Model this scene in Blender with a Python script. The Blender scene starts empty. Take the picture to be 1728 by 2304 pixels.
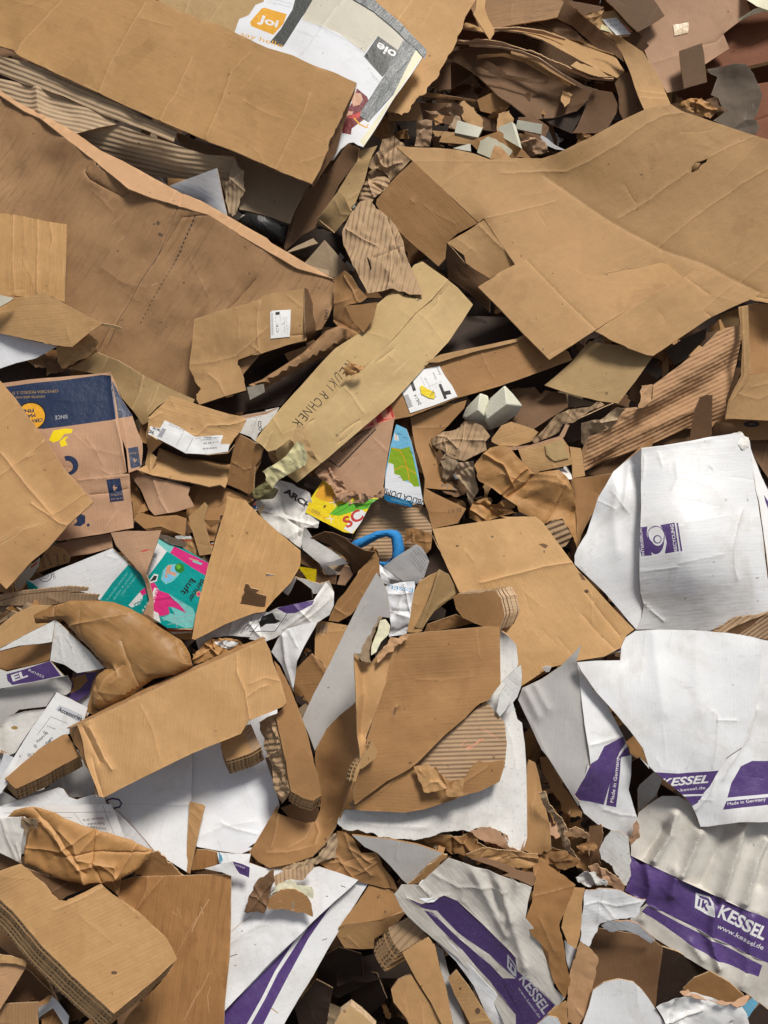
import bpy, math, random
import numpy as np
from mathutils import Vector, Matrix
from mathutils.geometry import delaunay_2d_cdt

random.seed(7)
SC = bpy.context.scene
COL = SC.collection
R = math.radians

# ---------------------------------------------------------------- camera
PITCH = 52.0            # degrees below the horizon
SLOPE = 20.0            # the heap rises away from the camera
DIST = 3.1
AIM = np.array([0.0, 0.0, 2.0])
VD = np.array([0.0, math.cos(R(PITCH)), -math.sin(R(PITCH))])
UP = np.array([0.0, math.sin(R(PITCH)), math.cos(R(PITCH))])
RT = np.array([1.0, 0.0, 0.0])
CAMP = AIM - VD * DIST
PN = np.array([0.0, -math.sin(R(SLOPE)), math.cos(R(SLOPE))])   # heap surface normal
TV = math.tan(R(30.0)); TH = TV * 0.75
cd = bpy.data.cameras.new("camera"); cam = bpy.data.objects.new("camera", cd); COL.objects.link(cam)
cd.sensor_fit = 'VERTICAL'; cd.angle_y = R(60.0); cd.clip_start = 0.05; cd.clip_end = 200
cam.location = CAMP.tolist(); cam.rotation_euler = (R(90 - PITCH), 0, 0)
SC.camera = cam

# ---------------------------------------------------------------- light
SUN_EL, SUN_AZ = 67.0, 42.0       # azimuth from +Y (away from the camera), positive to the right
w = bpy.data.worlds.new("World"); SC.world = w; w.use_nodes = True
nt = w.node_tree; bg = nt.nodes['Background']; sky = nt.nodes.new('ShaderNodeTexSky')
sky.sky_type = 'NISHITA'; sky.sun_disc = False; sky.sun_elevation = R(SUN_EL); sky.sun_rotation = R(SUN_AZ)
sky.air_density = 1.0; sky.dust_density = 3.0; sky.ozone_density = 0.6
hs = nt.nodes.new('ShaderNodeHueSaturation'); hs.inputs['Saturation'].default_value = .35      # overcast: the blue is mostly gone
nt.links.new(sky.outputs[0], hs.inputs['Color']); nt.links.new(hs.outputs[0], bg.inputs[0]); bg.inputs[1].default_value = 0.066
sl = bpy.data.lights.new("sun", 'SUN'); so = bpy.data.objects.new("sun", sl); COL.objects.link(so)
sl.energy = 3.45; sl.angle = R(14); sl.color = (1.0, 0.95, 0.87)
sd = Vector((math.sin(R(SUN_AZ)) * math.cos(R(SUN_EL)), math.cos(R(SUN_AZ)) * math.cos(R(SUN_EL)), math.sin(R(SUN_EL))))
so.rotation_euler = sd.to_track_quat('Z', 'Y').to_euler(); so.location = (0, 0, 8)
SC.view_settings.view_transform = 'Standard'; SC.view_settings.look = 'None'
SC.view_settings.exposure = 0.0; SC.view_settings.gamma = 1.0; SC.view_settings.use_curve_mapping = False

# ---------------------------------------------------------------- reading positions
TILES = dict(A=(0, 0), B=(560, 0), C=(1128, 0), D=(0, 560), E=(560, 560), F=(1128, 560),
             G=(0, 1130), H=(560, 1130), I=(1128, 1130), J=(0, 1704), K=(560, 1704), L=(1128, 1704))
def pts(s):
    """'A 10,20 30,40,5' -> list of (x, y, height in m or None, torn)"""
    out = []; t = (0, 0); sc = 1659 / 600.0
    for tok in s.split():
        if tok in TILES: t = TILES[tok]; continue
        torn = tok[0] == '~'
        v = [float(a) for a in tok.lstrip('~').split(',')]
        out.append((t[0] + v[0] / sc, t[1] + v[1] / sc, v[2] / 100 if len(v) > 2 else None, torn))
    return out
def xy(s): return np.array([(p[0], p[1]) for p in pts(s)])

def unproject(q, h):
    """source-photo position + height above the heap's mean surface -> world"""
    X = (q[:, 0] - 864) / 864 * TH; Y = -(q[:, 1] - 1152) / 1152 * TV
    d = VD[None] + X[:, None] * RT[None] + Y[:, None] * UP[None]
    num = (AIM - CAMP) @ PN + h
    t = num / (d @ PN)
    return CAMP[None] + d * t[:, None]

# ---------------------------------------------------------------- noise
def _hash(ix, iy, s):
    n = (ix.astype(np.int64) * 374761393 + iy.astype(np.int64) * 668265263 + int(s) * 982451653) & 0x7fffffff
    n = ((n ^ (n >> 13)) * 1274126177) & 0x7fffffff
    n = (n ^ (n >> 16)) & 0xffffff
    return n / float(0xffffff)
def vnoise(u, v, seed):
    iu = np.floor(u); iv = np.floor(v); fu = u - iu; fv = v - iv
    fu = fu * fu * fu * (fu * (fu * 6 - 15) + 10); fv = fv * fv * fv * (fv * (fv * 6 - 15) + 10)
    a = _hash(iu, iv, seed); b = _hash(iu + 1, iv, seed); c = _hash(iu, iv + 1, seed); d = _hash(iu + 1, iv + 1, seed)
    return (a + (b - a) * fu) * (1 - fv) + (c + (d - c) * fu) * fv - 0.5
def fbm(u, v, seed, o=3):
    r = 0; a = 1
    for k in range(o):
        r = r + a * vnoise(u * 2 ** k + 17 * k, v * 2 ** k - 9 * k, seed + k); a *= .5
    return r
def trif(u, v, seed):
    # random heights on a lattice joined by flat triangles: crisp folds, flat facets
    a = .5 + seed * .7; u, v = u * math.cos(a) - v * math.sin(a) + seed, u * math.sin(a) + v * math.cos(a)
    iu = np.floor(u); iv = np.floor(v); fu = u - iu; fv = v - iv
    A = _hash(iu, iv, seed); B = _hash(iu + 1, iv, seed); C = _hash(iu, iv + 1, seed); D_ = _hash(iu + 1, iv + 1, seed)
    flip = _hash(iu, iv, seed + 3) > .5
    r1 = np.where(fu + fv < 1, A + (B - A) * fu + (C - A) * fv, D_ + (C - D_) * (1 - fu) + (B - D_) * (1 - fv))
    r2 = np.where(fu > fv, A + (B - A) * fu + (D_ - B) * fv, A + (D_ - C) * fu + (C - A) * fv)
    return np.where(flip, r1, r2) - .5
def facet(u, v, seed):
    iu = np.floor(u); iv = np.floor(v); best = np.full(u.shape, 9.0)
    for dx in (-1, 0, 1):
        for dy in (-1, 0, 1):
            cx = iu + dx; cy = iv + dy
            px = cx + _hash(cx, cy, seed); py = cy + _hash(cx, cy, seed + 77)
            best = np.minimum(best, (u - px) ** 2 + (v - py) ** 2 + .35 * _hash(cx, cy, seed + 5))
    return np.sqrt(best)

# ---------------------------------------------------------------- geometry helpers
def inside(P, loops):
    r = np.zeros(len(P), bool)
    for L in loops:
        a = L; b = np.roll(L, -1, 0)
        for k in range(0, len(P), 4000):
            q = P[k:k + 4000]
            y = q[:, 1][:, None]; x = q[:, 0][:, None]
            c = (a[None, :, 1] > y) != (b[None, :, 1] > y)
            dy = (b[:, 1] - a[:, 1]); dy = np.where(dy == 0, 1e-9, dy)
            xi = a[None, :, 0] + (y - a[None, :, 1]) * ((b[:, 0] - a[:, 0]) / dy)[None]
            r[k:k + 4000] ^= (np.sum(c & (x < xi), 1) % 2).astype(bool)
    return r
def segdist(P, L):
    """distance from points to an open polyline"""
    best = np.full(len(P), 1e9)
    for a, b in zip(L[:-1], L[1:]):
        ab = b - a; t = np.clip(((P - a) @ ab) / max(ab @ ab, 1e-9), 0, 1)
        best = np.minimum(best, np.hypot(*(P - a - t[:, None] * ab).T))
    return best
def refine(ps, step, closed=True, tear=0.0, wob=0.35, seed=0, tearall=False):
    out = []; n = len(ps); s = 0.0
    for i in range(n if closed else n - 1):
        a = np.array(ps[i][:2]); b = np.array(ps[(i + 1) % n][:2]); d = b - a; l = np.hypot(*d)
        torn = tearall or (len(ps[i]) > 3 and ps[i][3])
        st = min(step, 4.0) if torn else step
        k = max(1, int(l / st)); nn = np.array([-d[1], d[0]]) / max(l, 1e-6)
        for j in range(k):
            t = j / k; q = a + d * t; fade = min(1, 4 * min(t, 1 - t) + .15)
            ss = s + l * t
            off = wob * 2 * float(vnoise(np.array([ss / 18.0]), np.array([3.3]), seed)[0]) * (0 if j == 0 else 1)
            if torn:
                off += tear * fade * 2 * float(fbm(np.array([ss / 16.0]), np.array([7.1]), seed + 9, 4)[0])
            out.append(q + nn * off)
        s += l
    if not closed: out.append(np.array(ps[-1][:2]))
    return np.array(out)
class Height:
    """smooth height field through the given points (biharmonic, with a planar part)"""
    def __init__(self, ctrl, h, kern='r'):
        self.h = h; self.k = kern
        c = [(p[0], p[1], p[2]) for p in ctrl if p[2] is not None]
        self.n = len(c)
        if self.n == 0: return
        c = np.array(c); self.c = c[:, :2] / 100; z = c[:, 2]; n = self.n
        A = np.zeros((n + 3, n + 3)); A[:n, :n] = self.K(self.c, self.c)
        if n < 3 or np.linalg.matrix_rank(np.c_[np.ones(n), self.c], tol=.05) < 3:
            G = self.c - self.c.mean(0); self.m = 'lin'
            M = np.c_[np.ones(n), self.c]; self.w = np.linalg.lstsq(M, z, rcond=None)[0] if n > 1 else np.array([z[0], 0, 0]); return
        self.m = 'rbf'; P = np.c_[np.ones(n), self.c]; A[:n, n:] = P; A[n:, :n] = P.T
        A[:n, :n] += np.eye(n) * 1e-6
        self.w = np.linalg.solve(A, np.r_[z, 0, 0, 0])
    def K(self, a, b):
        r = np.sqrt(((a[:, None] - b[None]) ** 2).sum(2))
        if self.k == 'r': return -np.sqrt(r * r + .02)
        return r * r * np.log(r + 1e-9)
    def __call__(self, q):
        if self.n == 0: return np.full(len(q), self.h)
        x = q / 100; P = np.c_[np.ones(len(x)), x]
        if self.m == 'lin': return P @ self.w
        return self.K(x, self.c) @ self.w[:-3] + P @ self.w[-3:]

class Surf:
    def __init__(s, H, lo, hi, grain=0, bend=3, crum=0, cs=7, creases=(), puff=0, ps=30, loop=None, fl=0, flp=.011, seed=0, wr=()):
        s.H = H; s.bend = bend / 1000; s.crum = crum / 1000; s.cs = cs; s.cr = creases; s.puff = puff / 100; s.ps = ps
        s.loop = loop; s.seed = seed; s.fl = fl / 1000; s.flp = flp; s.wr = wr
        c = (lo + hi) / 2; g = R(grain); q = np.array([c, c + [math.cos(g) * 20, -math.sin(g) * 20], c + [math.sin(g) * 20, math.cos(g) * 20]])
        P = s.P0(q); s.o = P[0]; e1 = P[1] - P[0]; e1 /= np.linalg.norm(e1); n = s.N0(q[:1])[0]
        s.e1 = e1 - n * (e1 @ n); s.e1 /= np.linalg.norm(s.e1); s.e2 = np.cross(n, s.e1)
    def P0(s, q): return unproject(q, s.H(q))
    def N0(s, q):
        e = 2.0
        a = s.P0(q + [e, 0]) - s.P0(q - [e, 0]); b = s.P0(q - [0, e]) - s.P0(q + [0, e])
        n = np.cross(a, b); n /= np.linalg.norm(n, axis=1)[:, None] + 1e-12
        return n
    def uv(s, P): d = P - s.o; return d @ s.e1, d @ s.e2
    def D(s, q, P):
        u, v = s.uv(P); sd = s.seed * 13
        d = s.bend * fbm(u * 5, v * 5, sd, 2)*2 + s.bend * .35 * fbm(u * 16, v * 16, sd + 3, 2)
        if s.crum:
            wu = u + .03 * fbm(u * 9, v * 9, sd + 31, 2); wv = v + .03 * fbm(u * 9, v * 9, sd + 41, 2)
            d = d + s.crum * (1.7 * trif(wu * s.cs * 1.2, wv * s.cs * 1.2, sd + 1) + 1.0 * trif(wu * s.cs * 2.6, wv * s.cs * 2.6, sd + 2) + .45 * trif(u * s.cs * 6, v * s.cs * 6, sd + 8))
        if s.fl: d = d + s.fl * np.sin(2 * math.pi * v / s.flp)
        for L, amp, wd in s.cr:
            ds = segdist(q, L); d = d + amp / 1000 * np.exp(-(ds / wd) ** 1.5)
        for (L, amp, wd) in s.wr:
            ds = segdist(q, L); d = d + 1.25 * amp / 1000 * np.exp(-((np.sqrt(ds * ds + 6) - 2.4) / wd) ** 1.25)
        if s.puff:
            L = np.vstack([s.loop, s.loop[:1]]); ds = segdist(q, L)
            d = d + s.puff * np.sqrt(np.clip(1 - (1 - np.clip(ds / s.ps, 0, 1)) ** 2, 0, 1))
        return d
    def __call__(s, q, lift=0.0):
        P = s.P0(q); N = s.N0(q)
        return P + N * (s.D(q, P) + lift)[:, None], N

TXT = {}
def glyphs(body, bold=0, shear=0):
    k = (body, bold, shear)
    if k in TXT: return TXT[k]
    c = bpy.data.curves.new('t', 'FONT'); c.body = body; c.offset = bold; c.shear = shear; c.resolution_u = 3
    o = bpy.data.objects.new('t', c); COL.objects.link(o)
    bpy.context.view_layer.update()
    dg = bpy.context.evaluated_depsgraph_get(); m = o.evaluated_get(dg).to_mesh()
    V = np.array([v.co[:2] for v in m.vertices]).reshape(-1, 2); cnt = {}
    for p in m.polygons:
        for a, b in p.edge_keys: cnt[(a, b)] = cnt.get((a, b), 0) + 1
    E = [e for e, n in cnt.items() if n == 1]
    adj = {}
    for a, b in E: adj.setdefault(a, []).append(b); adj.setdefault(b, []).append(a)
    seen = set(); loops = []
    for st in adj:
        if st in seen: continue
        L = [st]; seen.add(st); cur = st
        while True:
            nx = [x for x in adj[cur] if x not in seen]
            if not nx: break
            cur = nx[0]; seen.add(cur); L.append(cur)
        if len(L) > 2: loops.append(V[L])
    o.evaluated_get(dg).to_mesh_clear()
    bpy.data.objects.remove(o); bpy.data.curves.remove(c)
    if V.size: mn = V.min(0); mx = V.max(0)
    loops = [(l - mn) / (mx - mn) for l in loops]
    TXT[k] = loops
    return loops
def textloops(body, line, ht, bold=0, shear=0, up=None):
    """text whose baseline runs from the first to the second point; ht = letter height (tile units)"""
    a, b = line[0], line[1]; d = b - a; l = np.hypot(*d)
    u = np.array([d[1], -d[0]]) / l if up is None else np.array(up, float) / np.hypot(*up)
    u = u * ht / 2.765
    return [a + L[:, :1] * d[None] + L[:, 1:] * u[None] for L in glyphs(body, bold, shear)]

def handtext(body, line, ht, seed=1):
    """marker handwriting: every letter set on its own, uneven"""
    rr = random.Random(seed); a, b = line; n = len(body); out = []
    for i, ch in enumerate(body):
        s0 = (i + .06 + rr.uniform(-.05, .05)) / n; s1 = (i + (.5 if ch == 'I' else .78) + rr.uniform(-.1, .12)) / n
        if ch == 'I': s1 = s0 + .12 / n
        d = b - a; nn = np.array([d[1], -d[0]]) / np.hypot(*d); o_ = nn * rr.uniform(-3, 3); ang = rr.uniform(-.16, .16)
        p0 = a + d * s0 + o_; v = d * (s1 - s0); v = np.array([v[0] * math.cos(ang) - v[1] * math.sin(ang), v[0] * math.sin(ang) + v[1] * math.cos(ang)])
        out += textloops(ch, [p0, p0 + v], ht * rr.uniform(.85, 1.15), -.006, rr.uniform(-.1, .25))
    return out
def ell(cx, cy, rx, ry, rot=0, n=24):
    t = np.linspace(0, 2 * math.pi, n, endpoint=False); x = rx * np.cos(t); y = ry * np.sin(t); c, s = math.cos(R(rot)), math.sin(R(rot))
    return np.c_[cx + x * c - y * s, cy + x * s + y * c]
def strip(L, wd):
    """closed outline of a line of width wd"""
    L = np.asarray(L, float); d = np.gradient(L, axis=0) if len(L) > 2 else np.array([L[1] - L[0]] * 2)
    n = np.c_[-d[:, 1], d[:, 0]]; n /= np.hypot(*n.T)[:, None] + 1e-9
    return np.vstack([L + n * wd / 2, (L - n * wd / 2)[::-1]])

LASTSURF = None
NOBJ = [0]
def tagit(o, label=None, cat=None, group=None, kind=None):
    if label: o['label'] = label
    if cat: o['category'] = cat
    if group: o['group'] = group
    if kind: o['kind'] = kind
    return o

def emit(name, V, F, MI, mats, UVs, parent, crease=None, sharp=35):
    me = bpy.data.meshes.new(name); me.from_pydata(V.tolist(), [], F)
    for m in mats: me.materials.append(mat(m))
    me.polygons.foreach_set('material_index', MI)
    me.polygons.foreach_set('use_smooth', [True] * len(F))
    lv = np.zeros(len(me.loops), int); me.loops.foreach_get('vertex_index', lv)
    ul = me.uv_layers.new(name='UVMap')
    ul.data.foreach_set('uv', UVs[lv].astype(np.float32).ravel())
    if crease is not None:
        at = me.attributes.new('crease', 'FLOAT', 'POINT'); at.data.foreach_set('value', crease.astype(np.float32))
    me.update(); me.validate()
    me.set_sharp_from_angle(angle=R(sharp))
    o = bpy.data.objects.new(name, me); COL.objects.link(o)
    # origin at the piece's own middle
    c = V.mean(0); me.transform(Matrix.Translation((-c).tolist())); o.location = c.tolist()
    if parent is not None:
        o.parent = parent; o.matrix_parent_inverse = Matrix.Translation(-Vector(parent.location))
    return o

def S(name, label, cat, outline, m='kraft', h=10, ctrl='', t=4.5, back=None, edge=None, creases=(), tear=0, tearall=False,
      prints=(), holes=(), grain=None, res=None, bend=4, crum=0, cs=7, puff=0, ps=30, parent=None, group=None, kind=None,
      on=None, lift=1.6, sharp=38, fl=0, flp=.011, wr=(), kern='r', wob=.4, seed=None, ext=None, dz=0):
    """one sheet of material: outline in tile coordinates, heights in cm, thickness in mm"""
    global LASTSURF
    NOBJ[0] += 1; sd = NOBJ[0] if seed is None else seed
    raw = pts(outline) if isinstance(outline, str) else [(a, b, None, False) for a, b in outline]
    cp = pts(ctrl)
    if dz:
        raw = [(a, b, None if c is None else c + dz / 100, d) for a, b, c, d in raw]; cp = [(a, b, None if c is None else c + dz / 100, d) for a, b, c, d in cp]; h = h + dz
    A = np.array([p[:2] for p in raw]); lo = A.min(0); hi = A.max(0)
    size = max(hi - lo)
    if res is None: res = 14 if size > 500 else 10 if size > 200 else 7 if size > 80 else 5
    if crum and fl == 0: res = min(res, 6 if size > 350 else 5 if size > 200 else 3.6)
    loop = refine(raw, min(res, 9), tear=tear, seed=sd, tearall=tearall, wob=wob)
    if grain is None: grain = (sd * 37) % 180
    CR = []
    for c in creases:
        L = refine(pts(c[0]), 8, closed=False, wob=.8, seed=sd + len(CR))
        CR.append((L, c[1] if len(c) > 1 else 2.0, c[2] if len(c) > 2 else 3.0))
    WR = [(xy(c[0]), c[1], c[2]) for c in wr]
    if t >= 3.5 and on is None and size > 110 and ext is None and not fl and kind is None:   # handling dents and soft folds every used board has
        rq = np.random.RandomState(sd + 900); gr = -R(grain)
        for k in range(2 + int(size / 160)):
            c0 = lo + (hi - lo) * rq.uniform(.05, .95, 2); a_ = gr + rq.choice([0, 0, math.pi / 2]) + rq.normal(0, .22); hl_ = rq.uniform(8, 42) * (1 + .6 * (size > 500))
            d_ = np.array([math.cos(a_), math.sin(a_)]) * hl_
            L = refine([tuple(c0 - d_), tuple(c0 + rq.uniform(-3, 3, 2)), tuple(c0 + d_)], 7, closed=False, wob=.8, seed=sd + k); L = L[inside(L, [loop])]
            if len(L) > 3: CR.append((L, rq.choice([-1, 1, 1]) * rq.uniform(.4, 1.5), rq.uniform(1.8, 3.5)))
    if crum >= 7:                                   # a few long hard folds across crushed paper
        rq = np.random.RandomState(sd + 500); sharp = min(sharp, 24)
        for k in range(3 + int(size > 120) * 2):
            c0 = lo + (hi - lo) * rq.uniform(.15, .85, 2); a_ = rq.uniform(0, math.pi); hl_ = size * rq.uniform(.2, .5)
            d_ = np.array([math.cos(a_), math.sin(a_)]) * hl_; m_ = c0 + rq.uniform(-.12, .12, 2) * size
            L = refine([tuple(c0 - d_), tuple(m_), tuple(c0 + d_)], 6, closed=False, wob=1.0, seed=sd + k); L = L[inside(L, [loop])]
            if len(L) > 3: CR.append((L, rq.choice([-1, 1]) * crum * rq.uniform(.25, .5), rq.uniform(2.2, 5)))
    if on is None:
        H = Height(raw + cp, h / 100, kern)
        sf = Surf(H, lo, hi, grain, bend, crum, cs, CR, puff, ps, loop, fl, flp, sd, WR); base = 0
    else:
        sf = on; base = lift / 1000
    hl = [xy(x) for x in holes]
    # ---- triangulate in the sheet's own plan
    V2 = []; E2 = []
    def addloop(L, closed=True):
        k = len(V2); V2.extend(L.tolist()); n = len(L)
        E2.extend([(k + i, k + (i + 1) % n) for i in range(n if closed else n - 1)])
    addloop(loop)
    for x in hl: addloop(x)
    PR = []
    for mt, loops in prints:
        if isinstance(loops, str): loops = [xy(loops)]
        if isinstance(loops, np.ndarray): loops = [loops]
        PR.append((mt, loops))
        for L in loops: addloop(refine([tuple(p) for p in L], 12, wob=0) if len(L) < 12 else L)
    for L, amp, wd in CR:
        addloop(L, False)
        d = np.gradient(L, axis=0); n = np.c_[-d[:, 1], d[:, 0]]; n /= np.hypot(*n.T)[:, None] + 1e-9
        for k in (-1.6, -.7, .7, 1.6):
            V2.extend((L + n * wd * k).tolist())
    for L0, amp, wd in WR:
        L = refine([tuple(a) for a in L0], 6, closed=False, wob=0); d = np.gradient(L, axis=0); n = np.c_[-d[:, 1], d[:, 0]]; n /= np.hypot(*n.T)[:, None] + 1e-9
        for k in (0, -.35, .35, -.8, .8, -1.5, 1.5):
            W_ = L + n * wd * k; V2.extend(W_[inside(W_, [loop])].tolist())
    gx = np.arange(lo[0] - res, hi[0] + res, res); gy = np.arange(lo[1] - res, hi[1] + res, res * .87)
    X, Y = np.meshgrid(gx, gy); X = X + (np.arange(len(gy)) % 2)[:, None] * res / 2
    rs = np.random.RandomState(sd); G = np.c_[X.ravel(), Y.ravel()] + rs.uniform(-.22, .22, (X.size, 2)) * res
    G = G[inside(G, [loop])]
    if len(G):
        G = G[segdist(G, np.vstack([loop, loop[:1]])) > res * .3]
    V2.extend(G.tolist())
    V2 = np.array(V2) ; cen = (lo + hi) / 2
    r = delaunay_2d_cdt([Vector(((p[0] - cen[0]) / 100, (p[1] - cen[1]) / 100)) for p in V2], E2, [], 0, 1e-5)
    Q = np.array([(v.x, v.y) for v in r[0]]) * 100 + cen
    T = np.array([f for f in r[2] if len(f) == 3])
    C = Q[T].mean(1)
    k = inside(C, [loop])
    if hl: k &= ~inside(C, hl)
    T = T[k]; C = C[k]
    a = Q[T]; ar = (a[:, 1, 0] - a[:, 0, 0]) * (a[:, 2, 1] - a[:, 0, 1]) - (a[:, 1, 1] - a[:, 0, 1]) * (a[:, 2, 0] - a[:, 0, 0])
    T = T[np.abs(ar) > 1e-4]; C = C[np.abs(ar) > 1e-4]; ar = ar[np.abs(ar) > 1e-4]
    T = np.where((ar > 0)[:, None], T[:, ::-1], T)          # image y runs down: this makes faces look at the camera
    MI = np.zeros(len(T), int); mats = [m, back or m, edge or ('edge' if t > 2.5 else (back or m))]
    for mt, loops in PR:
        if mt not in mats: mats.append(mt)
        MI[inside(C, loops)] = mats.index(mt)
    used = np.unique(T); rm = -np.ones(len(Q), int); rm[used] = np.arange(len(used)); Q = Q[used]; T = rm[T]
    P, N = sf(Q, base)
    n = len(P); Pb = P - N * t / 1000
    if ext is not None:      # a leaning block: the lower face is pushed sideways
        c2 = cen[None]; hh = sf.H(c2); e = np.array([[ext[0], ext[1]]]) / 2.765
        vv = unproject(c2 + e, hh - ext[2] / 100)[0] - unproject(c2, hh)[0]; Pb = P + vv; t = float(np.linalg.norm(vv)) * 1000
    u, v = sf.uv(P); UVs = np.c_[u, v]
    crv = np.zeros(n)
    if on is None:
        for L, amp, wd in CR: crv = np.maximum(crv, np.exp(-(segdist(Q, L) / (wd * .45)) ** 2) * min(1, abs(amp) / 2))
    bdv = np.zeros(n, bool); ec = {}
    for f in T:
        for i in range(3): ec[(f[i], f[(i + 1) % 3])] = 1
    for a_, b_ in ec:
        if (b_, a_) not in ec: bdv[a_] = bdv[b_] = True
    crv = np.maximum(crv, np.where(bdv, np.clip(.35 + 1.3 * vnoise(Q[:, 0] / 14, Q[:, 1] / 14, sd), 0, .8), 0))
    faces = T.tolist() + (T[:, ::-1] + n).tolist(); mi = MI.tolist() + [1] * len(T)
    cnt = {}
    for f in T:
        for i in range(3):
            e = (f[i], f[(i + 1) % 3]); cnt[e] = 1
    bd = [e for e in cnt if (e[1], e[0]) not in cnt]
    VV = np.vstack([P, Pb]); UU = np.vstack([UVs, UVs]); CC = np.r_[crv, crv]
    # edge walls with their own vertices so that the cut edge has its own texture run
    wv = []; wu = []; base_i = len(VV); nxt = {a: b for a, b in bd}; s = 0; seen = set()
    for st in list(nxt):
        if st in seen: continue
        cur = st; s = 0
        while cur in nxt and cur not in seen:
            seen.add(cur); b = nxt[cur]; l = float(np.linalg.norm(P[b] - P[cur]))
            i = base_i + len(wv)
            wv += [P[cur], P[b], Pb[b], Pb[cur]]; wu += [(s, t / 1000), (s + l, t / 1000), (s + l, 0), (s, 0)]
            faces.append([i, i + 3, i + 2, i + 1]); mi.append(2); s += l; cur = b
    VV = np.vstack([VV, np.array(wv)]); UU = np.vstack([UU, np.array(wu)]); CC = np.r_[CC, np.zeros(len(wv))]
    o = emit(name, VV, faces, mi, mats, UU, parent, CC, sharp)
    if kind: o['kind'] = kind
    if parent is None: tagit(o, label, cat, group)
    elif label: o['label'] = label
    o_surf[o.name] = sf
    LASTSURF = sf
    return o
o_surf = {}
def sf(o): return o_surf[o.name]
def part(parent, name, outline, m='kraft', **k):
    lb = k.pop('label', None)
    return S(name, lb, None, outline, m, parent=parent, **k)
def stick(parent, name, outline, m='paper', **k):
    """something stuck flat on the surface of its parent sheet"""
    return S(name, k.pop('label', None), None, outline, m, parent=parent, on=k.pop('on', sf(parent)), t=k.pop('t', .5), **k)
def root(name, label, cat, at, h=10, group=None):
    p = pts(at)[0]; P = unproject(np.array([[p[0], p[1]]]), np.array([h / 100]))[0]
    o = bpy.data.objects.new(name, None); COL.objects.link(o); o.empty_display_size = .05; o.location = P.tolist()
    return tagit(o, label, cat, group)

def poly3(name, label, cat, ps, faces, m, depth=5, group=None, bev=.004):
    """a faceted solid: the listed points carry their own heights, the outline (first face) is closed downwards"""
    P = pts(ps); q = np.array([p[:2] for p in P]); hh = np.array([p[2] for p in P]); V = unproject(q, hh)
    rim = faces[0]; nb = len(V); V = np.vstack([V, unproject(q[rim], hh[rim] - depth / 100)]); k = len(rim)
    F = [list(f) for f in faces[1:]] + [[rim[i], rim[(i + 1) % k], nb + (i + 1) % k, nb + i] for i in range(k)] + [[nb + i for i in range(k)][::-1]]
    o = emit(name, V, F, [0] * len(F), [m], V[:, :2] - V[:, :2].mean(0), None, None, 25)
    import bmesh
    bm = bmesh.new(); bm.from_mesh(o.data); bmesh.ops.recalc_face_normals(bm, faces=bm.faces); bm.to_mesh(o.data); bm.free()
    b = o.modifiers.new('round', 'BEVEL'); b.width = bev; b.segments = 3
    return tagit(o, label, cat, group)
def stack(name, label, cat, outline, m, h, n, dx, dy, dh=.9, group=None, pm='brown', hs=None, **k):
    """a stack of cut boards: each lower board shifted by (dx, dy) tile units"""
    ro = root(name, label, cat, outline, h, group)
    base = pts(outline)
    rr = random.Random(len(label))
    for i in range(n):
        ds = []
        jx, jy = (rr.uniform(-4, 4), rr.uniform(-4, 4)) if i else (0, 0)
        s = ' '.join('%s%.2f,%.2f%s' % ('~' if b[3] else '', b[0] * 2.765 + (dx * i + jx), b[1] * 2.765 + (dy * i + jy),
                     '' if b[2] is None else ',%.2f' % (b[2] * 100 - dh * i)) for b in base)
        part(ro, 'board', 'A ' + s, m if i == 0 else pm, h=h - dh * i, t=k.get('t', 6), edge=k.get('edge', 'edge_open'),
             bend=k.get('bend', 2) * (1 + .3 * (i > 0)), creases=k.get('creases', ()) if i == 0 else (), grain=k.get('grain'), tear=k.get('tear', 0), prints=k.get('prints', ()) if i == 0 else (), wob=1.0, ext=(dx * .82, dy * .82, dh * .8), seed=k.get('seed', 50) + (0 if i == 0 else 0))
    return ro

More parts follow.
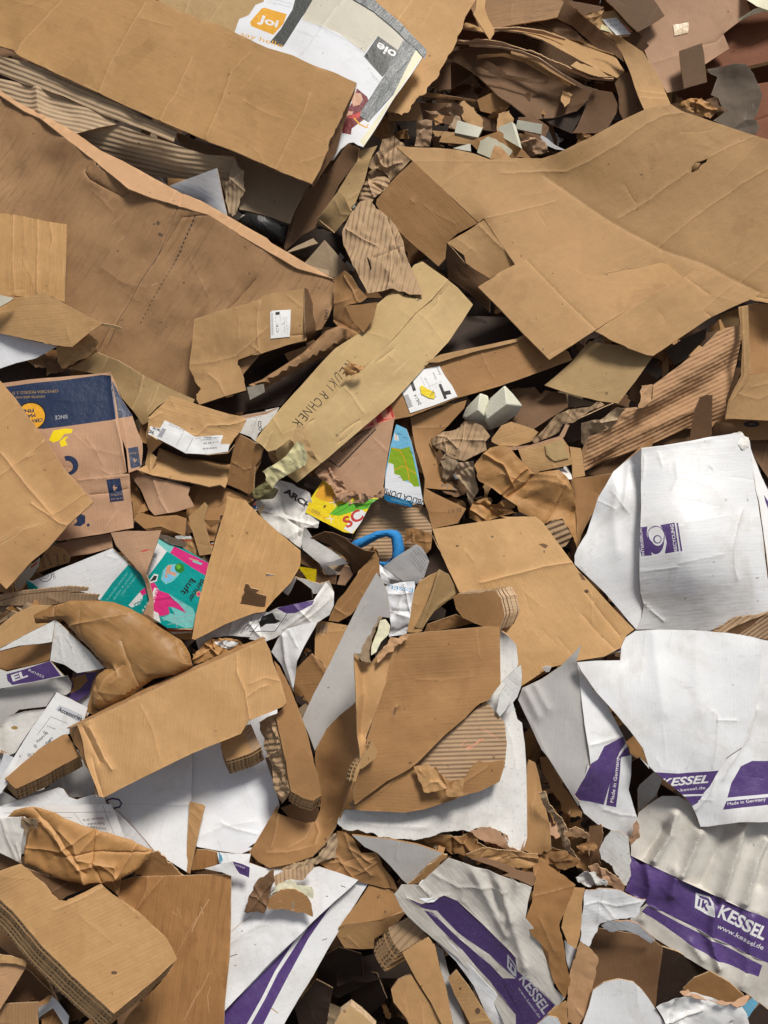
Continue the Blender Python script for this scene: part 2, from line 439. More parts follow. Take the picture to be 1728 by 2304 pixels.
# ---------------------------------------------------------------- materials
def lin(c): return tuple(c) + (1,)
MATS = {}; MADE = {}
def mat(key):
    if key in MADE: return MADE[key]
    p = MATS[key]; m = bpy.data.materials.new(key); m.use_nodes = True; MADE[key] = m
    N = m.node_tree.nodes; Lk = m.node_tree.links; b = N['Principled BSDF']
    def nd(t, **kw):
        x = N.new(t)
        for a, v in kw.items():
            if a.startswith('i_'): x.inputs[a[2:].replace('_', ' ')].default_value = v
            else: setattr(x, a, v)
        return x
    uv = nd('ShaderNodeTexCoord').outputs['UV']; oi = nd('ShaderNodeObjectInfo')
    sh = nd('ShaderNodeVectorMath', operation='MULTIPLY'); sh.inputs[1].default_value = (0, 0, 7)
    cmb = nd('ShaderNodeCombineXYZ'); mul = nd('ShaderNodeMath', operation='MULTIPLY'); mul.inputs[1].default_value = 37.0
    Lk.new(oi.outputs['Random'], mul.inputs[0]); 
    Lk.new(mul.outputs[0], cmb.inputs[0]); Lk.new(mul.outputs[0], cmb.inputs[1]); 
    ad = nd('ShaderNodeVectorMath', operation='ADD'); Lk.new(uv, ad.inputs[0]); Lk.new(cmb.outputs[0], ad.inputs[1]); vec = ad.outputs[0]
    def scaled(sx, sy, rot=0):
        mp = nd('ShaderNodeMapping'); mp.inputs['Scale'].default_value = (sx, sy, 1); mp.inputs['Rotation'].default_value = (0, 0, R(rot))
        Lk.new(vec, mp.inputs[0]); return mp.outputs[0]
    def noise(v, scale, det=4, rough=.6, dist=0):
        n = nd('ShaderNodeTexNoise'); n.inputs['Scale'].default_value = scale; n.inputs['Detail'].default_value = det
        n.inputs['Roughness'].default_value = rough; n.inputs['Distortion'].default_value = dist; Lk.new(v, n.inputs['Vector']); return n.outputs['Fac']
    def ramp(v, a, c, lo=0., hi=1.):
        r_ = nd('ShaderNodeMapRange'); r_.inputs[1].default_value = a; r_.inputs[2].default_value = c; r_.inputs[3].default_value = lo; r_.inputs[4].default_value = hi
        Lk.new(v, r_.inputs[0]); return r_.outputs[0]
    def mix(f, a, c, blend='MIX'):
        x = nd('ShaderNodeMix', data_type='RGBA', blend_type=blend)
        if hasattr(f, 'is_linked') or not isinstance(f, (int, float)): Lk.new(f, x.inputs['Factor'])
        else: x.inputs['Factor'].default_value = f
        for s_, v_ in (('A', a), ('B', c)):
            i = [q for q in x.inputs if q.name == s_ and q.type == 'RGBA'][0]
            if isinstance(v_, tuple): i.default_value = v_
            else: Lk.new(v_, i)
        return [q for q in x.outputs if q.type == 'RGBA'][0]
    def wrinkle(bn):
        # folds of crushed paper: sharp ridges between flat facets
        if p.get('wrk'):
            wn = nd('ShaderNodeVectorMath', operation='SCALE'); nn_ = nd('ShaderNodeTexNoise'); nn_.inputs['Scale'].default_value = 9; Lk.new(vec, nn_.inputs['Vector']); Lk.new(nn_.outputs['Color'], wn.inputs[0]); wn.inputs['Scale'].default_value = .07
            av = nd('ShaderNodeVectorMath', operation='ADD'); Lk.new(vec, av.inputs[0]); Lk.new(wn.outputs[0], av.inputs[1])
            for sc_, ds_ in ((11, .016), (29, .006)):
                vo = nd('ShaderNodeTexVoronoi'); vo.inputs['Scale'].default_value = sc_; Lk.new(av.outputs[0], vo.inputs['Vector'])
                bb_ = nd('ShaderNodeBump'); bb_.inputs['Distance'].default_value = ds_ * p['wrk']; Lk.new(vo.outputs['Distance'], bb_.inputs['Height']); Lk.new(bn.outputs[0], bb_.inputs['Normal']); bn = bb_
        Lk.new(bn.outputs[0], b.inputs['Normal'])
    kd = p.get('kind', 'card'); c = p['c']
    col = lin(c); dk = lin([q * .74 for q in c]); lt = lin([min(1, q * 1.16 + .008) for q in c])
    if kd == 'card':
        mott = ramp(noise(vec, 22, 6, .7), .3, .7); base = mix(mott, lin([q * .94 for q in c]), lin([q * 1.08 for q in c]))
        st = noise(scaled(14, 190), 1, 3); base = mix(ramp(st, .4, .72, 0, p.get('streak', .05)), base, dk)
        sp = noise(vec, 330, 2); base = mix(ramp(sp, .55, .8, 0, .18), base, dk)
        sp2 = noise(vec, 420, 2); base = mix(ramp(sp2, .62, .8, 0, .25), base, lin([min(1, q * 1.5 + .04) for q in c]))
        stn = noise(vec, 4.2, 7, .62, .6); base = mix(ramp(stn, .575, .61, 0, p.get('stain', .25) * .6), base, lin([c[0] * .55, c[1] * .48, c[2] * .42]))
        big = noise(vec, 1.7, 3, .5); base = mix(ramp(big, .45, .62, 0, .12), base, lin([c[0] * .68, c[1] * .64, c[2] * .60]))
        rub = noise(scaled(16, 22, 20), 1, 7, .75); base = mix(ramp(rub, .60, .72, 0, p.get('rub', .22)), base, lin([min(1, q * 1.2 + .06) for q in c]))
        dot = noise(vec, 46, 2, .4); base = mix(ramp(dot, .73, .76, 0, .6), base, lin([.07, .045, .025]))
        sc1 = noise(scaled(5, 150, 33), 1, 2, .5); msk = noise(vec, 9, 2)
        mm = nd('ShaderNodeMath', operation='MULTIPLY'); Lk.new(ramp(sc1, .70, .74), mm.inputs[0]); Lk.new(ramp(msk, .5, .6, 0, p.get('scr', .35)), mm.inputs[1])
        base = mix(mm.outputs[0], base, lin([min(1, q * 1.35 + .12) for q in c]))
        at = nd('ShaderNodeAttribute', attribute_name='crease'); base = mix(ramp(at.outputs['Fac'], .2, 1, 0, .55), base, lin([min(1, q * 1.35 + .04) for q in c]))
        hv = nd('ShaderNodeHueSaturation'); Lk.new(ramp(oi.outputs['Random'], 0, 1, .98, 1.02), hv.inputs['Value']); Lk.new(base, hv.inputs['Color']); base = hv.outputs[0]
        b.inputs['Roughness'].default_value = p.get('r', .72); b.inputs['Specular IOR Level'].default_value = p.get('sp', .28)
        # relief: flutes telegraphing through the liner, dents along them, fibre
        wv = nd('ShaderNodeTexWave', bands_direction='Y'); wv.inputs['Scale'].default_value = p.get('pitch', 32); wv.inputs['Distortion'].default_value = p.get('wd', .6)
        wv.inputs['Detail'].default_value = 1; wv.inputs['Detail Scale'].default_value = .3; Lk.new(vec, wv.inputs['Vector'])
        bp = nd('ShaderNodeBump'); bp.inputs['Strength'].default_value = 1; bp.inputs['Distance'].default_value = p.get('rib', .0001); Lk.new(wv.outputs['Fac'], bp.inputs['Height'])
        if p.get('flute'):
            fm = nd('ShaderNodeMath', operation='MULTIPLY'); Lk.new(ramp(noise(scaled(8, 64), 1, 3, .6), .50, .64), fm.inputs[0]); Lk.new(ramp(noise(vec, 3.5, 3), .42, .62, .08, p['flute']), fm.inputs[1])
            base = mix(fm.outputs[0], base, lin([q * .5 for q in c]))
        b2 = nd('ShaderNodeBump'); b2.inputs['Distance'].default_value = p.get('dent', .0012); b2.inputs['Strength'].default_value = .8
        Lk.new(noise(scaled(4, 60), 1, 3), b2.inputs['Height']); Lk.new(bp.outputs[0], b2.inputs['Normal'])
        b3 = nd('ShaderNodeBump'); b3.inputs['Distance'].default_value = .0016; Lk.new(noise(vec, 30, 5, .55), b3.inputs['Height']); Lk.new(b2.outputs[0], b3.inputs['Normal'])
        wrinkle(b3)
    elif kd == 'white':
        d1 = noise(vec, 6, 7, .65, .5); base = mix(ramp(d1, .5, .75, 0, p.get('dirt', .45)), col, lin(p.get('dc', (.42, .36, .27))))
        d2 = noise(vec, 90, 4, .7); base = mix(ramp(d2, .56, .75, 0, p.get('speck', .25)), base, lin((.36, .33, .30)))
        d4 = noise(scaled(30, 6, 40), 1, 6, .7); base = mix(ramp(d4, .60, .66, 0, .22), base, lin((.40, .37, .34)))
        d3 = noise(vec, 38, 2, .5); base = mix(ramp(d3, .735, .77, 0, .8), base, lin((.14, .09, .05)))
        at = nd('ShaderNodeAttribute', attribute_name='crease'); base = mix(ramp(at.outputs['Fac'], .2, 1, 0, .35), base, lin((.5, .46, .4)))
        b.inputs['Roughness'].default_value = p.get('r', .5); b.inputs['Specular IOR Level'].default_value = .35
        wv = nd('ShaderNodeTexWave', bands_direction='Y'); wv.inputs['Scale'].default_value = 30; wv.inputs['Distortion'].default_value = 1.0; Lk.new(vec, wv.inputs['Vector'])
        bp = nd('ShaderNodeBump'); bp.inputs['Distance'].default_value = p.get('rib', .00007); Lk.new(wv.outputs['Fac'], bp.inputs['Height'])
        b2 = nd('ShaderNodeBump'); b2.inputs['Distance'].default_value = p.get('dent', .0016); Lk.new(noise(scaled(7, 30), 1, 3), b2.inputs['Height']); Lk.new(bp.outputs[0], b2.inputs['Normal'])
        b3 = nd('ShaderNodeBump'); b3.inputs['Distance'].default_value = .0011; Lk.new(noise(vec, 24, 4, .5), b3.inputs['Height']); Lk.new(b2.outputs[0], b3.inputs['Normal'])
        wrinkle(b3)
    elif kd == 'ink':
        d1 = noise(vec, 25, 6, .65); base = mix(ramp(d1, .45, .75, 0, p.get('wear', .3)), col, lin([min(1, q * 1.0 + p.get('wl', .10)) for q in c]))
        d2 = noise(vec, 240, 3, .6); base = mix(ramp(d2, .66, .7, 0, p.get('wear', .3) * 1.3), base, lin((.5, .46, .42)))
        b.inputs['Roughness'].default_value = p.get('r', .45)
        b3 = nd('ShaderNodeBump'); b3.inputs['Distance'].default_value = .003; Lk.new(noise(vec, 40, 5, .65), b3.inputs['Height']); Lk.new(b3.outputs[0], b.inputs['Normal'])
    elif kd == 'edge':
        # cut edge of corrugated board: two liners with the zigzag between them
        sp_ = nd('ShaderNodeSeparateXYZ'); Lk.new(uv, sp_.inputs[0])
        wv = nd('ShaderNodeTexWave', bands_direction='X'); wv.inputs['Scale'].default_value = p.get('pitch', 36); wv.inputs['Distortion'].default_value = 5; wv.inputs['Detail'].default_value = 3; Lk.new(uv, wv.inputs['Vector'])
        mxx = nd('ShaderNodeMath', operation='MAXIMUM'); Lk.new(ramp(wv.outputs['Fac'], .2, .7), mxx.inputs[0]); Lk.new(ramp(noise(uv, 38, 3), .46, .60), mxx.inputs[1]); f = mxx.outputs[0]; base = mix(f, lin([q * p.get('gap', .45) for q in c]), lt)
        ed = nd('ShaderNodeMath', operation='GREATER_THAN'); Lk.new(sp_.outputs[1], ed.inputs[0]); ed.inputs[1].default_value = p.get('lin', .0036)
        base = mix(ed.outputs[0], base, lt)
        nz = noise(uv, 90, 4); base = mix(ramp(nz, .42, .7, 0, .75), base, lin([q * .5 for q in c]))
        b.inputs['Roughness'].default_value = .9
    elif kd == 'foam':
        d1 = noise(vec, 12, 5); base = mix(ramp(d1, .5, .8, 0, p.get('dirt', .25)), col, lin(p.get('dc', (.5, .45, .3))))
        b.inputs['Roughness'].default_value = p.get('r', .8); b.inputs['Subsurface Weight'].default_value = 0
        b3 = nd('ShaderNodeBump'); b3.inputs['Distance'].default_value = .002; Lk.new(noise(vec, 260, 3, .6), b3.inputs['Height']); Lk.new(b3.outputs[0], b.inputs['Normal'])
    elif kd == 'shiny':
        d1 = noise(vec, 12, 5); base = mix(ramp(d1, .4, .8, 0, .5), col, lt)
        b.inputs['Roughness'].default_value = p.get('r', .25)
        b3 = nd('ShaderNodeBump'); b3.inputs['Distance'].default_value = .012; Lk.new(noise(scaled(6, 30), 1, 5, .6), b3.inputs['Height']); Lk.new(b3.outputs[0], b.inputs['Normal'])
    Lk.new(base, b.inputs['Base Color'])
    return m
def defm(key, c, **k):
    if k.get('kind', 'card') in ('card', 'edge'):      # kraft liner is a saturated brown
        g = c[0] * .3 + c[1] * .55 + c[2] * .15; c = tuple(max(.01, (g + (q - g) * 1.13) * f_) for q, f_ in zip(c, (.94, .90, .92)))
    MATS[key] = dict(c=c, **k)
defm('tan', (.57, .375, .19)); defm('straw', (.60, .455, .245)); defm('strawshade', (.50, .375, .195)); defm('deep', (.13, .078, .042), flute=.2); defm('tanrib', (.56, .355, .17), flute=.25, rib=.00016, dent=.003, streak=.12)  # one straw copy dimmed for the shaded face; deep tone for hollow shade
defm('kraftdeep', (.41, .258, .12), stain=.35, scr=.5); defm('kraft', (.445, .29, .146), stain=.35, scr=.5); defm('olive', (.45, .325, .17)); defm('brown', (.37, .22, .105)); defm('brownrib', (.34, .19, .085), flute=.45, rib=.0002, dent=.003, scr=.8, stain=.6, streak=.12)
defm('orange', (.49, .31, .155)); defm('orangerib', (.53, .34, .17), rib=.00015, dent=.002, streak=.1)
defm('red', (.37, .232, .125), flute=.5, stain=.25, scr=.8, rib=.00022, dent=.0022, streak=.12); defm('redlite', (.49, .315, .18), stain=.3)
defm('pink', (.48, .315, .205)); defm('dark', (.045, .030, .022)); defm('darkred', (.20, .08, .04), stain=.5); defm('umber', (.175, .105, .058))  # dark, and partly umber, put the shade of gaps into the colour
defm('light', (.60, .43, .235)); defm('grey', (.34, .265, .175)); defm('greyrib', (.50, .39, .26), rib=.0022, pitch=18, wd=.6, streak=.5, r=.9)
defm('rib', (.46, .335, .215), rib=.0018, pitch=26, wd=.5, streak=.45, r=.9); defm('redrib', (.50, .32, .185), rib=.0014, pitch=24, wd=.35, streak=.2, r=.85)
defm('wrap', (.46, .335, .21), rib=.0038, pitch=17, wd=6, streak=.4, r=.9)
defm('paperkraft', (.46, .27, .12), wrk=.22, rib=.0, dent=.002, streak=.15, r=.62, sp=.35); defm('paperdark', (.30, .17, .075), wrk=.22, rib=.0, dent=.002, streak=.15)
defm('bag', (.33, .195, .085), wrk=.14, rib=.0, dent=.001, streak=.1, r=.5, sp=.4, stain=1.0, flute=.35)
defm('white', (.79, .80, .82), kind='white'); defm('whitedirty', (.78, .76, .72), kind='white', wrk=.12, dirt=.7, speck=.5)
defm('whiteold', (.76, .755, .735), kind='white', wrk=.08, dirt=.55, speck=.75, dc=(.36, .33, .29)); defm('boardgrey', (.50, .485, .47), kind='white', dirt=.3, speck=.5, dc=(.33, .30, .28))
defm('bluewhite', (.80, .82, .86), kind='white', dirt=.15, speck=.05, r=.55); defm('paper', (.88, .88, .88), kind='white', dirt=.1, speck=.03, dent=.001, rib=0)
defm('beige', (.62, .58, .48), kind='white', dirt=.2, speck=.1); defm('cream', (.80, .76, .55), kind='white', dirt=.25, speck=.05, dent=.001)
defm('sackwhite', (.62, .59, .54), kind='white', dirt=.6, speck=.4, dc=(.30, .25, .20), dent=.003, wrk=.12)
defm('edge', (.54, .385, .23), kind='edge', gap=.7); defm('edge_open', (.42, .29, .16), kind='edge', gap=.13, lin=.0085, pitch=26); defm('edge_light', (.60, .46, .30), kind='edge', gap=.7)
defm('purple', (.088, .045, .185), kind='ink'); defm('purpledark', (.06, .03, .125), kind='ink', wl=.04); defm('navy', (.014, .028, .075), kind='ink', wl=.03, wear=.25)
defm('black', (.012, .012, .013), kind='ink', wear=.1, wl=.02); defm('ink', (.03, .028, .03), kind='ink', wear=.2, wl=.03); defm('grey_ink', (.22, .22, .23), kind='ink', wear=.1)
defm('palegrey', (.42, .42, .45), kind='ink', wear=.1); defm('white_ink', (.80, .80, .80), kind='ink', wear=.15, wl=0); defm('charcoal', (.055, .058, .055), kind='ink', wear=.2, wl=.03)
defm('duct', (.17, .18, .185), kind='shiny', r=.4); defm('blackplastic', (.014, .013, .012), kind='shiny', r=.45); defm('clear', (.30, .27, .22), kind='shiny', r=.22)
defm('teal', (.0, .33, .31), kind='ink', wear=.12, r=.3); defm('palteal', (.20, .60, .57), kind='ink', wear=.1, r=.3); defm('hotpink', (.70, .03, .21), kind='ink', wear=.1, r=.3)
defm('amber', (.78, .38, .02), kind='ink', wear=.1); defm('yellow', (.86, .66, .01), kind='ink', wear=.08, r=.35); defm('green', (.13, .48, .03), kind='ink', wear=.1, r=.3); defm('dkgreen', (.03, .22, .03), kind='ink', wear=.1)
defm('redink', (.55, .04, .03), kind='ink', wear=.12); defm('salmon', (.75, .28, .18), kind='ink', wear=.2); defm('skyblue', (.20, .55, .80), kind='ink', wear=.05, r=.25); defm('blue', (.02, .30, .62), kind='ink', wear=.05, r=.25)
defm('landgreen', (.27, .44, .02), kind='ink', wear=.1, r=.25); defm('deepred', (.16, .008, .012), kind='ink', wear=.1); defm('skin', (.62, .34, .22), kind='ink', wear=.1); defm('tape', (.56, .42, .22), r=.3, sp=.5, dent=.001, rib=0, stain=.1)
defm('brownink', (.13, .075, .04), kind='ink', wear=.3, wl=.05); defm('goldink', (.42, .26, .08), kind='ink', wear=.2)
defm('foamwhite', (.76, .75, .62), kind='foam'); defm('foamblue', (.02, .24, .60), kind='foam', dirt=.1, dc=(.05, .2, .5)); defm('foamcream', (.74, .70, .52), kind='foam', dirt=.5)
defm('tissue', (.72, .66, .36), kind='white', dirt=.2, speck=.05, dent=.002, dc=(.45, .38, .2)); defm('olivebag', (.26, .23, .10), kind='shiny', r=.35); defm('plasticgrey', (.115, .085, .06), kind='white', wrk=.15, dirt=.3, speck=.1, r=.75, dc=(.15, .12, .09))
defm('concrete', (.25, .24, .22), kind='white', dirt=.5, speck=.4, r=.9)
defm('paleblue', (.62, .63, .68), kind='ink', wear=.05, wl=0)
defm('pcrush', (.38, .26, .165), wrk=.22, rib=.0, dent=.002, streak=.15, r=.7)
# ---------------------------------------------------------------- ground and the body of the heap
def flat_mesh(name, V, F, m, kind='structure', **k):
    V = np.array(V, float)
    return tagit(emit(name, V, F, [0] * len(F), [m], V[:, :2] * 1.0, None, None, 30), kind=kind)
flat_mesh('ground', [(-60, -60, 0), (60, -60, 0), (60, 60, 0), (-60, 60, 0)], [(0, 1, 2, 3)], 'concrete')
def heap_core():
    # the unseen inside of the heap: a rough mass of crushed card that everything lies on
    nx, ny = 90, 110; V = []; F = []
    for j in range(ny):
        for i in range(nx):
            x = (i / (nx - 1) - .5) * 6.4; s = (j / (ny - 1)) * 7.2 - 2.7
            V.append((x, s))
    V = np.array(V); x, s = V.T
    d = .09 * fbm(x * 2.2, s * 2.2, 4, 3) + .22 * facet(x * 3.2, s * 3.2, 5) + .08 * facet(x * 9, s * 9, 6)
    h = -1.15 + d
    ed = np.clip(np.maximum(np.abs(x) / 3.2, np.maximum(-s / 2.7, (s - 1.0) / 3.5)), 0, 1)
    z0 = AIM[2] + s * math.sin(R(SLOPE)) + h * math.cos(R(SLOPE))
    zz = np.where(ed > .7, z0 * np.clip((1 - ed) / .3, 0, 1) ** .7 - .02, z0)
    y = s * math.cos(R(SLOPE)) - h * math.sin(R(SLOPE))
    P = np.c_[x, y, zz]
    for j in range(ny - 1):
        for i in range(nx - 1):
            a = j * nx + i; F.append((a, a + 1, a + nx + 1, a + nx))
    o = emit('cardboard_heap', P, F, [0] * len(F), ['dark'], V, None, None, 180)  # near-black colour puts the shade of the gaps into the mass
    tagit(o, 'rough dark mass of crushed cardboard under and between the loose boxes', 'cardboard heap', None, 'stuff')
heap_core()
# added wall, unseen past the top edge, put there to shade the upper right hollow
def shade_wall():
    V = []; F = []
    y0 = 2.85 * math.cos(R(SLOPE)); x0, x1, z1, th = .35, 4.6, 4.55, .05; n = 12
    for i in range(n):
        a = x0 + (x1 - x0) * i / n; b = x0 + (x1 - x0) * (i + 1) / n - .012; k = len(V); dy = .004 * (i % 3)
        V += [(a, y0 + dy, 0), (b, y0 + dy, 0), (b, y0 + th, 0), (a, y0 + th, 0), (a, y0 + dy, z1), (b, y0 + dy, z1), (b, y0 + th, z1), (a, y0 + th, z1)]
        F += [(k, k + 1, k + 5, k + 4), (k + 1, k + 2, k + 6, k + 5), (k + 2, k + 3, k + 7, k + 6), (k + 3, k, k + 4, k + 7), (k + 4, k + 5, k + 6, k + 7)]
    V = np.array(V, float)
    tagit(emit('wall', V, F, [0] * len(F), ['darkred'], V[:, [0, 2]], None, None, 30), kind='structure')  # unseen light blocker, added for the shade it gives
shade_wall()
def scraps():
    # torn shreds deep between the boxes: far too many and too jumbled to count
    rr = random.Random(3); V = []; F = []; M = []; UVs = []
    ms = ['umber', 'brown', 'kraft', 'dark', 'orange', 'whitedirty', 'grey']
    for i in range(1900 + 900):
        px = rr.uniform(-250, 1980); py = rr.uniform(-250, 2520); hh = (-13 - 62 * rr.random() ** .8) / 100
        far = i >= 1900                       # the heap carries on past the edges of the view
        if far:
            while -270 < px < 2000 and -260 < py < 2560: px = rr.uniform(-1100, 2850); py = rr.uniform(-700, 2950)
            hh = rr.uniform(-45, 8) / 100
        P, = unproject(np.array([[px, py]]), np.array([hh])),
        c = Vector(P[0]); n = (Vector(PN) + Vector((rr.uniform(-.7, .7), rr.uniform(-.7, .7), rr.uniform(-.3, .3)))).normalized()
        a = n.orthogonal().normalized(); a.rotate(Matrix.Rotation(rr.uniform(0, 6.28), 3, n)); b = n.cross(a)
        w, l = (rr.uniform(.03, .16), rr.uniform(.08, .34)) if i % 3 else (rr.uniform(.006, .02), rr.uniform(.06, .26)); k = 7; cur = rr.uniform(-3, 3) * (1 if i % 3 else 4)
        if far: w, l = rr.uniform(.12, .34), rr.uniform(.2, .5); cur *= .3
        mi = rr.choices(range(7), [3, 5, 7, 1, 4, 3, 2] if far else [9, 2, .6, 10, .3, .2, .6])[0]; base = len(V)  # shreds in the gaps get mostly near-black tones in place of shade
        e0 = [rr.uniform(-.012, .012) for _ in range(k + 1)]; e1 = [rr.uniform(-.012, .012) for _ in range(k + 1)]
        for s_ in (0, 1):
            for j in range(k + 1):
                t = j / k - .5
                for q in (-1, 1):
                    p = c + a * (t * l) + b * (q * w / 2 + (e0 if q < 0 else e1)[j]) + n * (cur * t * t * l * .5 + .003 * math.sin(j * 2.1 + i) - s_ * .004)
                    V.append(p[:]); UVs.append((t * l + i, q * w))
        nn = 2 * (k + 1)
        for j in range(k):
            p = base + 2 * j
            F.append((p, p + 2, p + 3, p + 1)); F.append((p + nn, p + nn + 1, p + nn + 3, p + nn + 2))
            F.append((p, p + nn, p + nn + 2, p + 2)); F.append((p + 1, p + 3, p + nn + 3, p + nn + 1)); M += [mi] * 4
        p = base + 2 * k
        F.append((base, base + 1, base + nn + 1, base + nn)); F.append((p, p + nn, p + nn + 1, p + 1)); M += [mi] * 2
    o = emit('cardboard_shreds', np.array(V), F, M, ms, np.array(UVs), None, None, 40)
    tagit(o, 'loose torn shreds of brown cardboard down in the dark gaps', 'cardboard shreds', None, 'stuff')
scraps()
# ================================================================ upper left
G_ = 'loose cardboard pieces'
S('cardboard_sheet', 'tan board with fold lines at the top edge behind the long brown box', 'cardboard', "A 880,-200 960,-20,19 1060,60,18 B -60,420,17 200,500,16 500,-10,18 520,-200,18", 'olive', t=4.5, grain=75,
  creases=[("A 1210,-80 1150,85 1100,170", 2, 3), ("A 1420,-60 1300,150", 1.5, 3)])
lb = S('flattened_box', 'long flattened brown box lying across the top left corner', 'box',
  "A -150,-200 -150,240,21 0,285,24 85,310,25 105,338,27 320,440 620,580,28 860,690 1100,795,29 1400,920 1659,1028,29 B 200,1075 392,1147,30 440,1060 ~480,960 ~500,880 ~520,850 ~560,770 ~640,600 672,522,34 540,460 400,410,33 270,345 120,300 0,255,32 A 1600,275 1380,160 1150,85,31 1050,45 940,-5,31 860,-60 700,-200",
  'kraftdeep', grain=-25, tear=1.6, bend=7, ctrl="A 650,300,30.5 300,120,27.5", t=5,
  creases=[("A 905,30 790,215 690,380 655,470 615,580", 5, 4), ("A 1190,370 1090,590 1035,660 995,745", 2.5, 3), ("A 1560,330 1440,440 1370,640 1280,860", 4, 3.5),
           ("A 420,-40 260,140 130,290 105,335", 4, 4), ("B 380,590 340,720 260,860 180,1030", 2.5, 3), ("B 480,960 380,1000 330,1010", 1.5, 3), ("A 1230,430 1210,620 1140,790", 1, 3), ("B 60,420 -60,560", 1.2, 3), ("A 320,440 280,410", 2, 3), ("B 100,1040 60,950 0,900", 1, 3)])
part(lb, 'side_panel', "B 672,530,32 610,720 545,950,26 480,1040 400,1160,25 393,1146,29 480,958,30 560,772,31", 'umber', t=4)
jb = S('printed_box', 'white pushchair box with orange logo and dark tape, half under the long brown box', 'box',
  "B -92,212,21 -60,120 0,95 40,30 90,10 120,-120 640,-120 660,-10,27 780,60 900,145,27 1000,235 1100,318,25 1085,352 1000,480 910,600,25 800,780 712,915,24 680,905 650,885 620,890 570,930 528,992,22 430,1010 380,700 300,420 0,330,21",
  'bluewhite', edge='edge_light', t=5, grain=50, bend=3, ctrl="B 500,300,25.5",
  creases=[("B 580,0 500,100 450,180 330,340", 2.5, 3), ("B 330,125 460,170 600,240 740,340", 1.5, 3)],
  prints=[('beige', "B 400,-60 330,125 450,165 560,210 720,330 800,225 930,330 975,245 900,160 640,-60"),
          ('charcoal', "B 130,265 210,290 225,270 350,80 430,-60 300,-60 270,60 200,180"),
          ('charcoal', "B 803,225 925,315 945,345 830,482 716,352"),
          ('amber', "B 100,46 236,88 215,150 152,218 15,165 8,140 80,50"),
          ('white_ink', textloops('Joi', xy("B 50,150 172,188"), 64, .03)),
          ('amber', textloops('say hello', xy("B -55,232 205,305"), 36)),
          ('white_ink', textloops('oie', xy("B 925,328 808,262"), 50, .03)),
          ('palegrey', textloops('Signature', xy("B 750,455 830,535"), 12)),
          ('palegrey', textloops('pushchair', xy("B 765,480 825,540"), 10)),
          ('palegrey', textloops('dual travel system', xy("B 160,0 270,30"), 12)), ('palegrey', textloops('joie baby stroller', xy("B 150,20 260,50"), 12)),
          ('deepred', "B 672,548 735,600 745,625 690,700 715,745 640,800 635,838 580,828 590,720 640,640"),
          ('skin', "B 655,575 695,580 708,615 690,650 650,660 635,620"), ('skin', "B 620,690 650,695 640,715 610,720"), ('redink', "B 610,730 700,690 720,720 660,740"),
          ('amber', strip(xy("B 655,735 690,775 735,795 742,770"), 3.4)),
          ('cream', "B 1030,308 1085,345 880,640 715,912 690,880 900,590")])
stick(jb, 'duct_tape', "B 960,252 1042,302 900,585 745,758 690,722 700,690 835,485", 'duct', lift=2, t=.6, bend=0)
stick(jb, 'wrap_tape', "B 640,-60 720,-60 800,20 930,130 1030,240 1108,320 1095,380 1075,350 1040,310 985,265 900,180 780,75 650,0", 'duct', lift=3.2, t=.6)
S('cardboard_sheet', 'large tan board with a ragged lower edge right of the white pushchair box', 'cardboard',
  "B 560,-200,19 1430,-200,22 1415,0,21 ~1345,110 ~1330,180 ~1290,265,19 ~1210,400 ~1170,480 ~1110,535,18 ~1105,575 ~1060,590 ~1000,680 ~950,715 ~860,690,17 860,500 560,200,18",
  'tan', tear=2.5, grain=55, creases=[("B 1012,0 920,142", 2, 3), ("B 1180,240 1130,330", 1, 2), ("B 1150,20 1060,180", 1, 3)], bend=8)
S('cardboard_strip', 'curled tan strip hanging off the edge of the ragged tan board', 'cardboard', "B 1425,-60,22 1410,60,22 1395,90 1440,160,20 1495,255,17 1520,215 1522,185 1490,120,19 1465,50 1480,-60,20", 'tan', bend=5, t=3)
# grey ribbed sheets under the long box
S('corrugated_sheet', 'grey ribbed sheet squeezed under the lower edge of the long brown box', 'corrugated sheet',
  "A -150,300,15 0,350,17 250,400 620,585,18 900,730 1105,815,18 1080,885,17 880,800 660,722,16 400,600 140,518,15 0,460,14 -150,420,13", 'greyrib', dz=8.5, grain=-22, res=10, bend=8, creases=[("A 830,700 850,730", 2, 3)])
S('corrugated_sheet', 'curved grey ribbed sheet left of the ribbed roll', 'corrugated sheet',
  "A -150,440,12 0,492,14 140,520,14.5 330,575 640,705,15 730,772,15 ~600,800 460,828,14 340,770 250,715,13 0,575,12 -150,510,11", 'greyrib', dz=8.5, grain=-12, res=8, bend=10, tear=1, wr=[("A 240,560 250,700", 18, 12), ("A 300,640 420,690", -8, 14)])
rr_ = S('corrugated_roll', 'grey ribbed roll with a frayed open end above the white triangle', 'corrugated roll',
  "A 460,828,11 600,800 730,774,14.5 1000,870 1280,962,15 1455,972,14 ~1440,1060 ~1432,1128,9 1300,1120 1050,1105,7 930,1080 800,1020,7 600,920,8", 'greyrib', dz=8.5, grain=-13, bend=8, tear=1.5, ctrl="A 1100,1030,13 800,900,13.5", res=8)
part(rr_, 'frayed_end', "A 1455,970,15 1475,1040 1520,1060,13 ~1515,1115 ~1528,1190,11 ~1490,1260 ~1440,1345,8 ~1420,1330 1400,1200 1380,1125,9 ~1432,1128,12 ~1440,1040", 'greyrib', dz=8.5, crum=9, tear=3, t=4)
S('cardboard_sheet', 'shaded brown board under the right end of the long box beside the ribbed roll', 'cardboard',
  "A 1090,820,11 1110,880 1280,960 1460,968 1520,1110 1490,1300,9 B 0,1310,8 130,1350 255,1392,8 290,1300 350,1200 390,1145 A 1659,1028", 'grey', dz=7, grain=70, h=10)
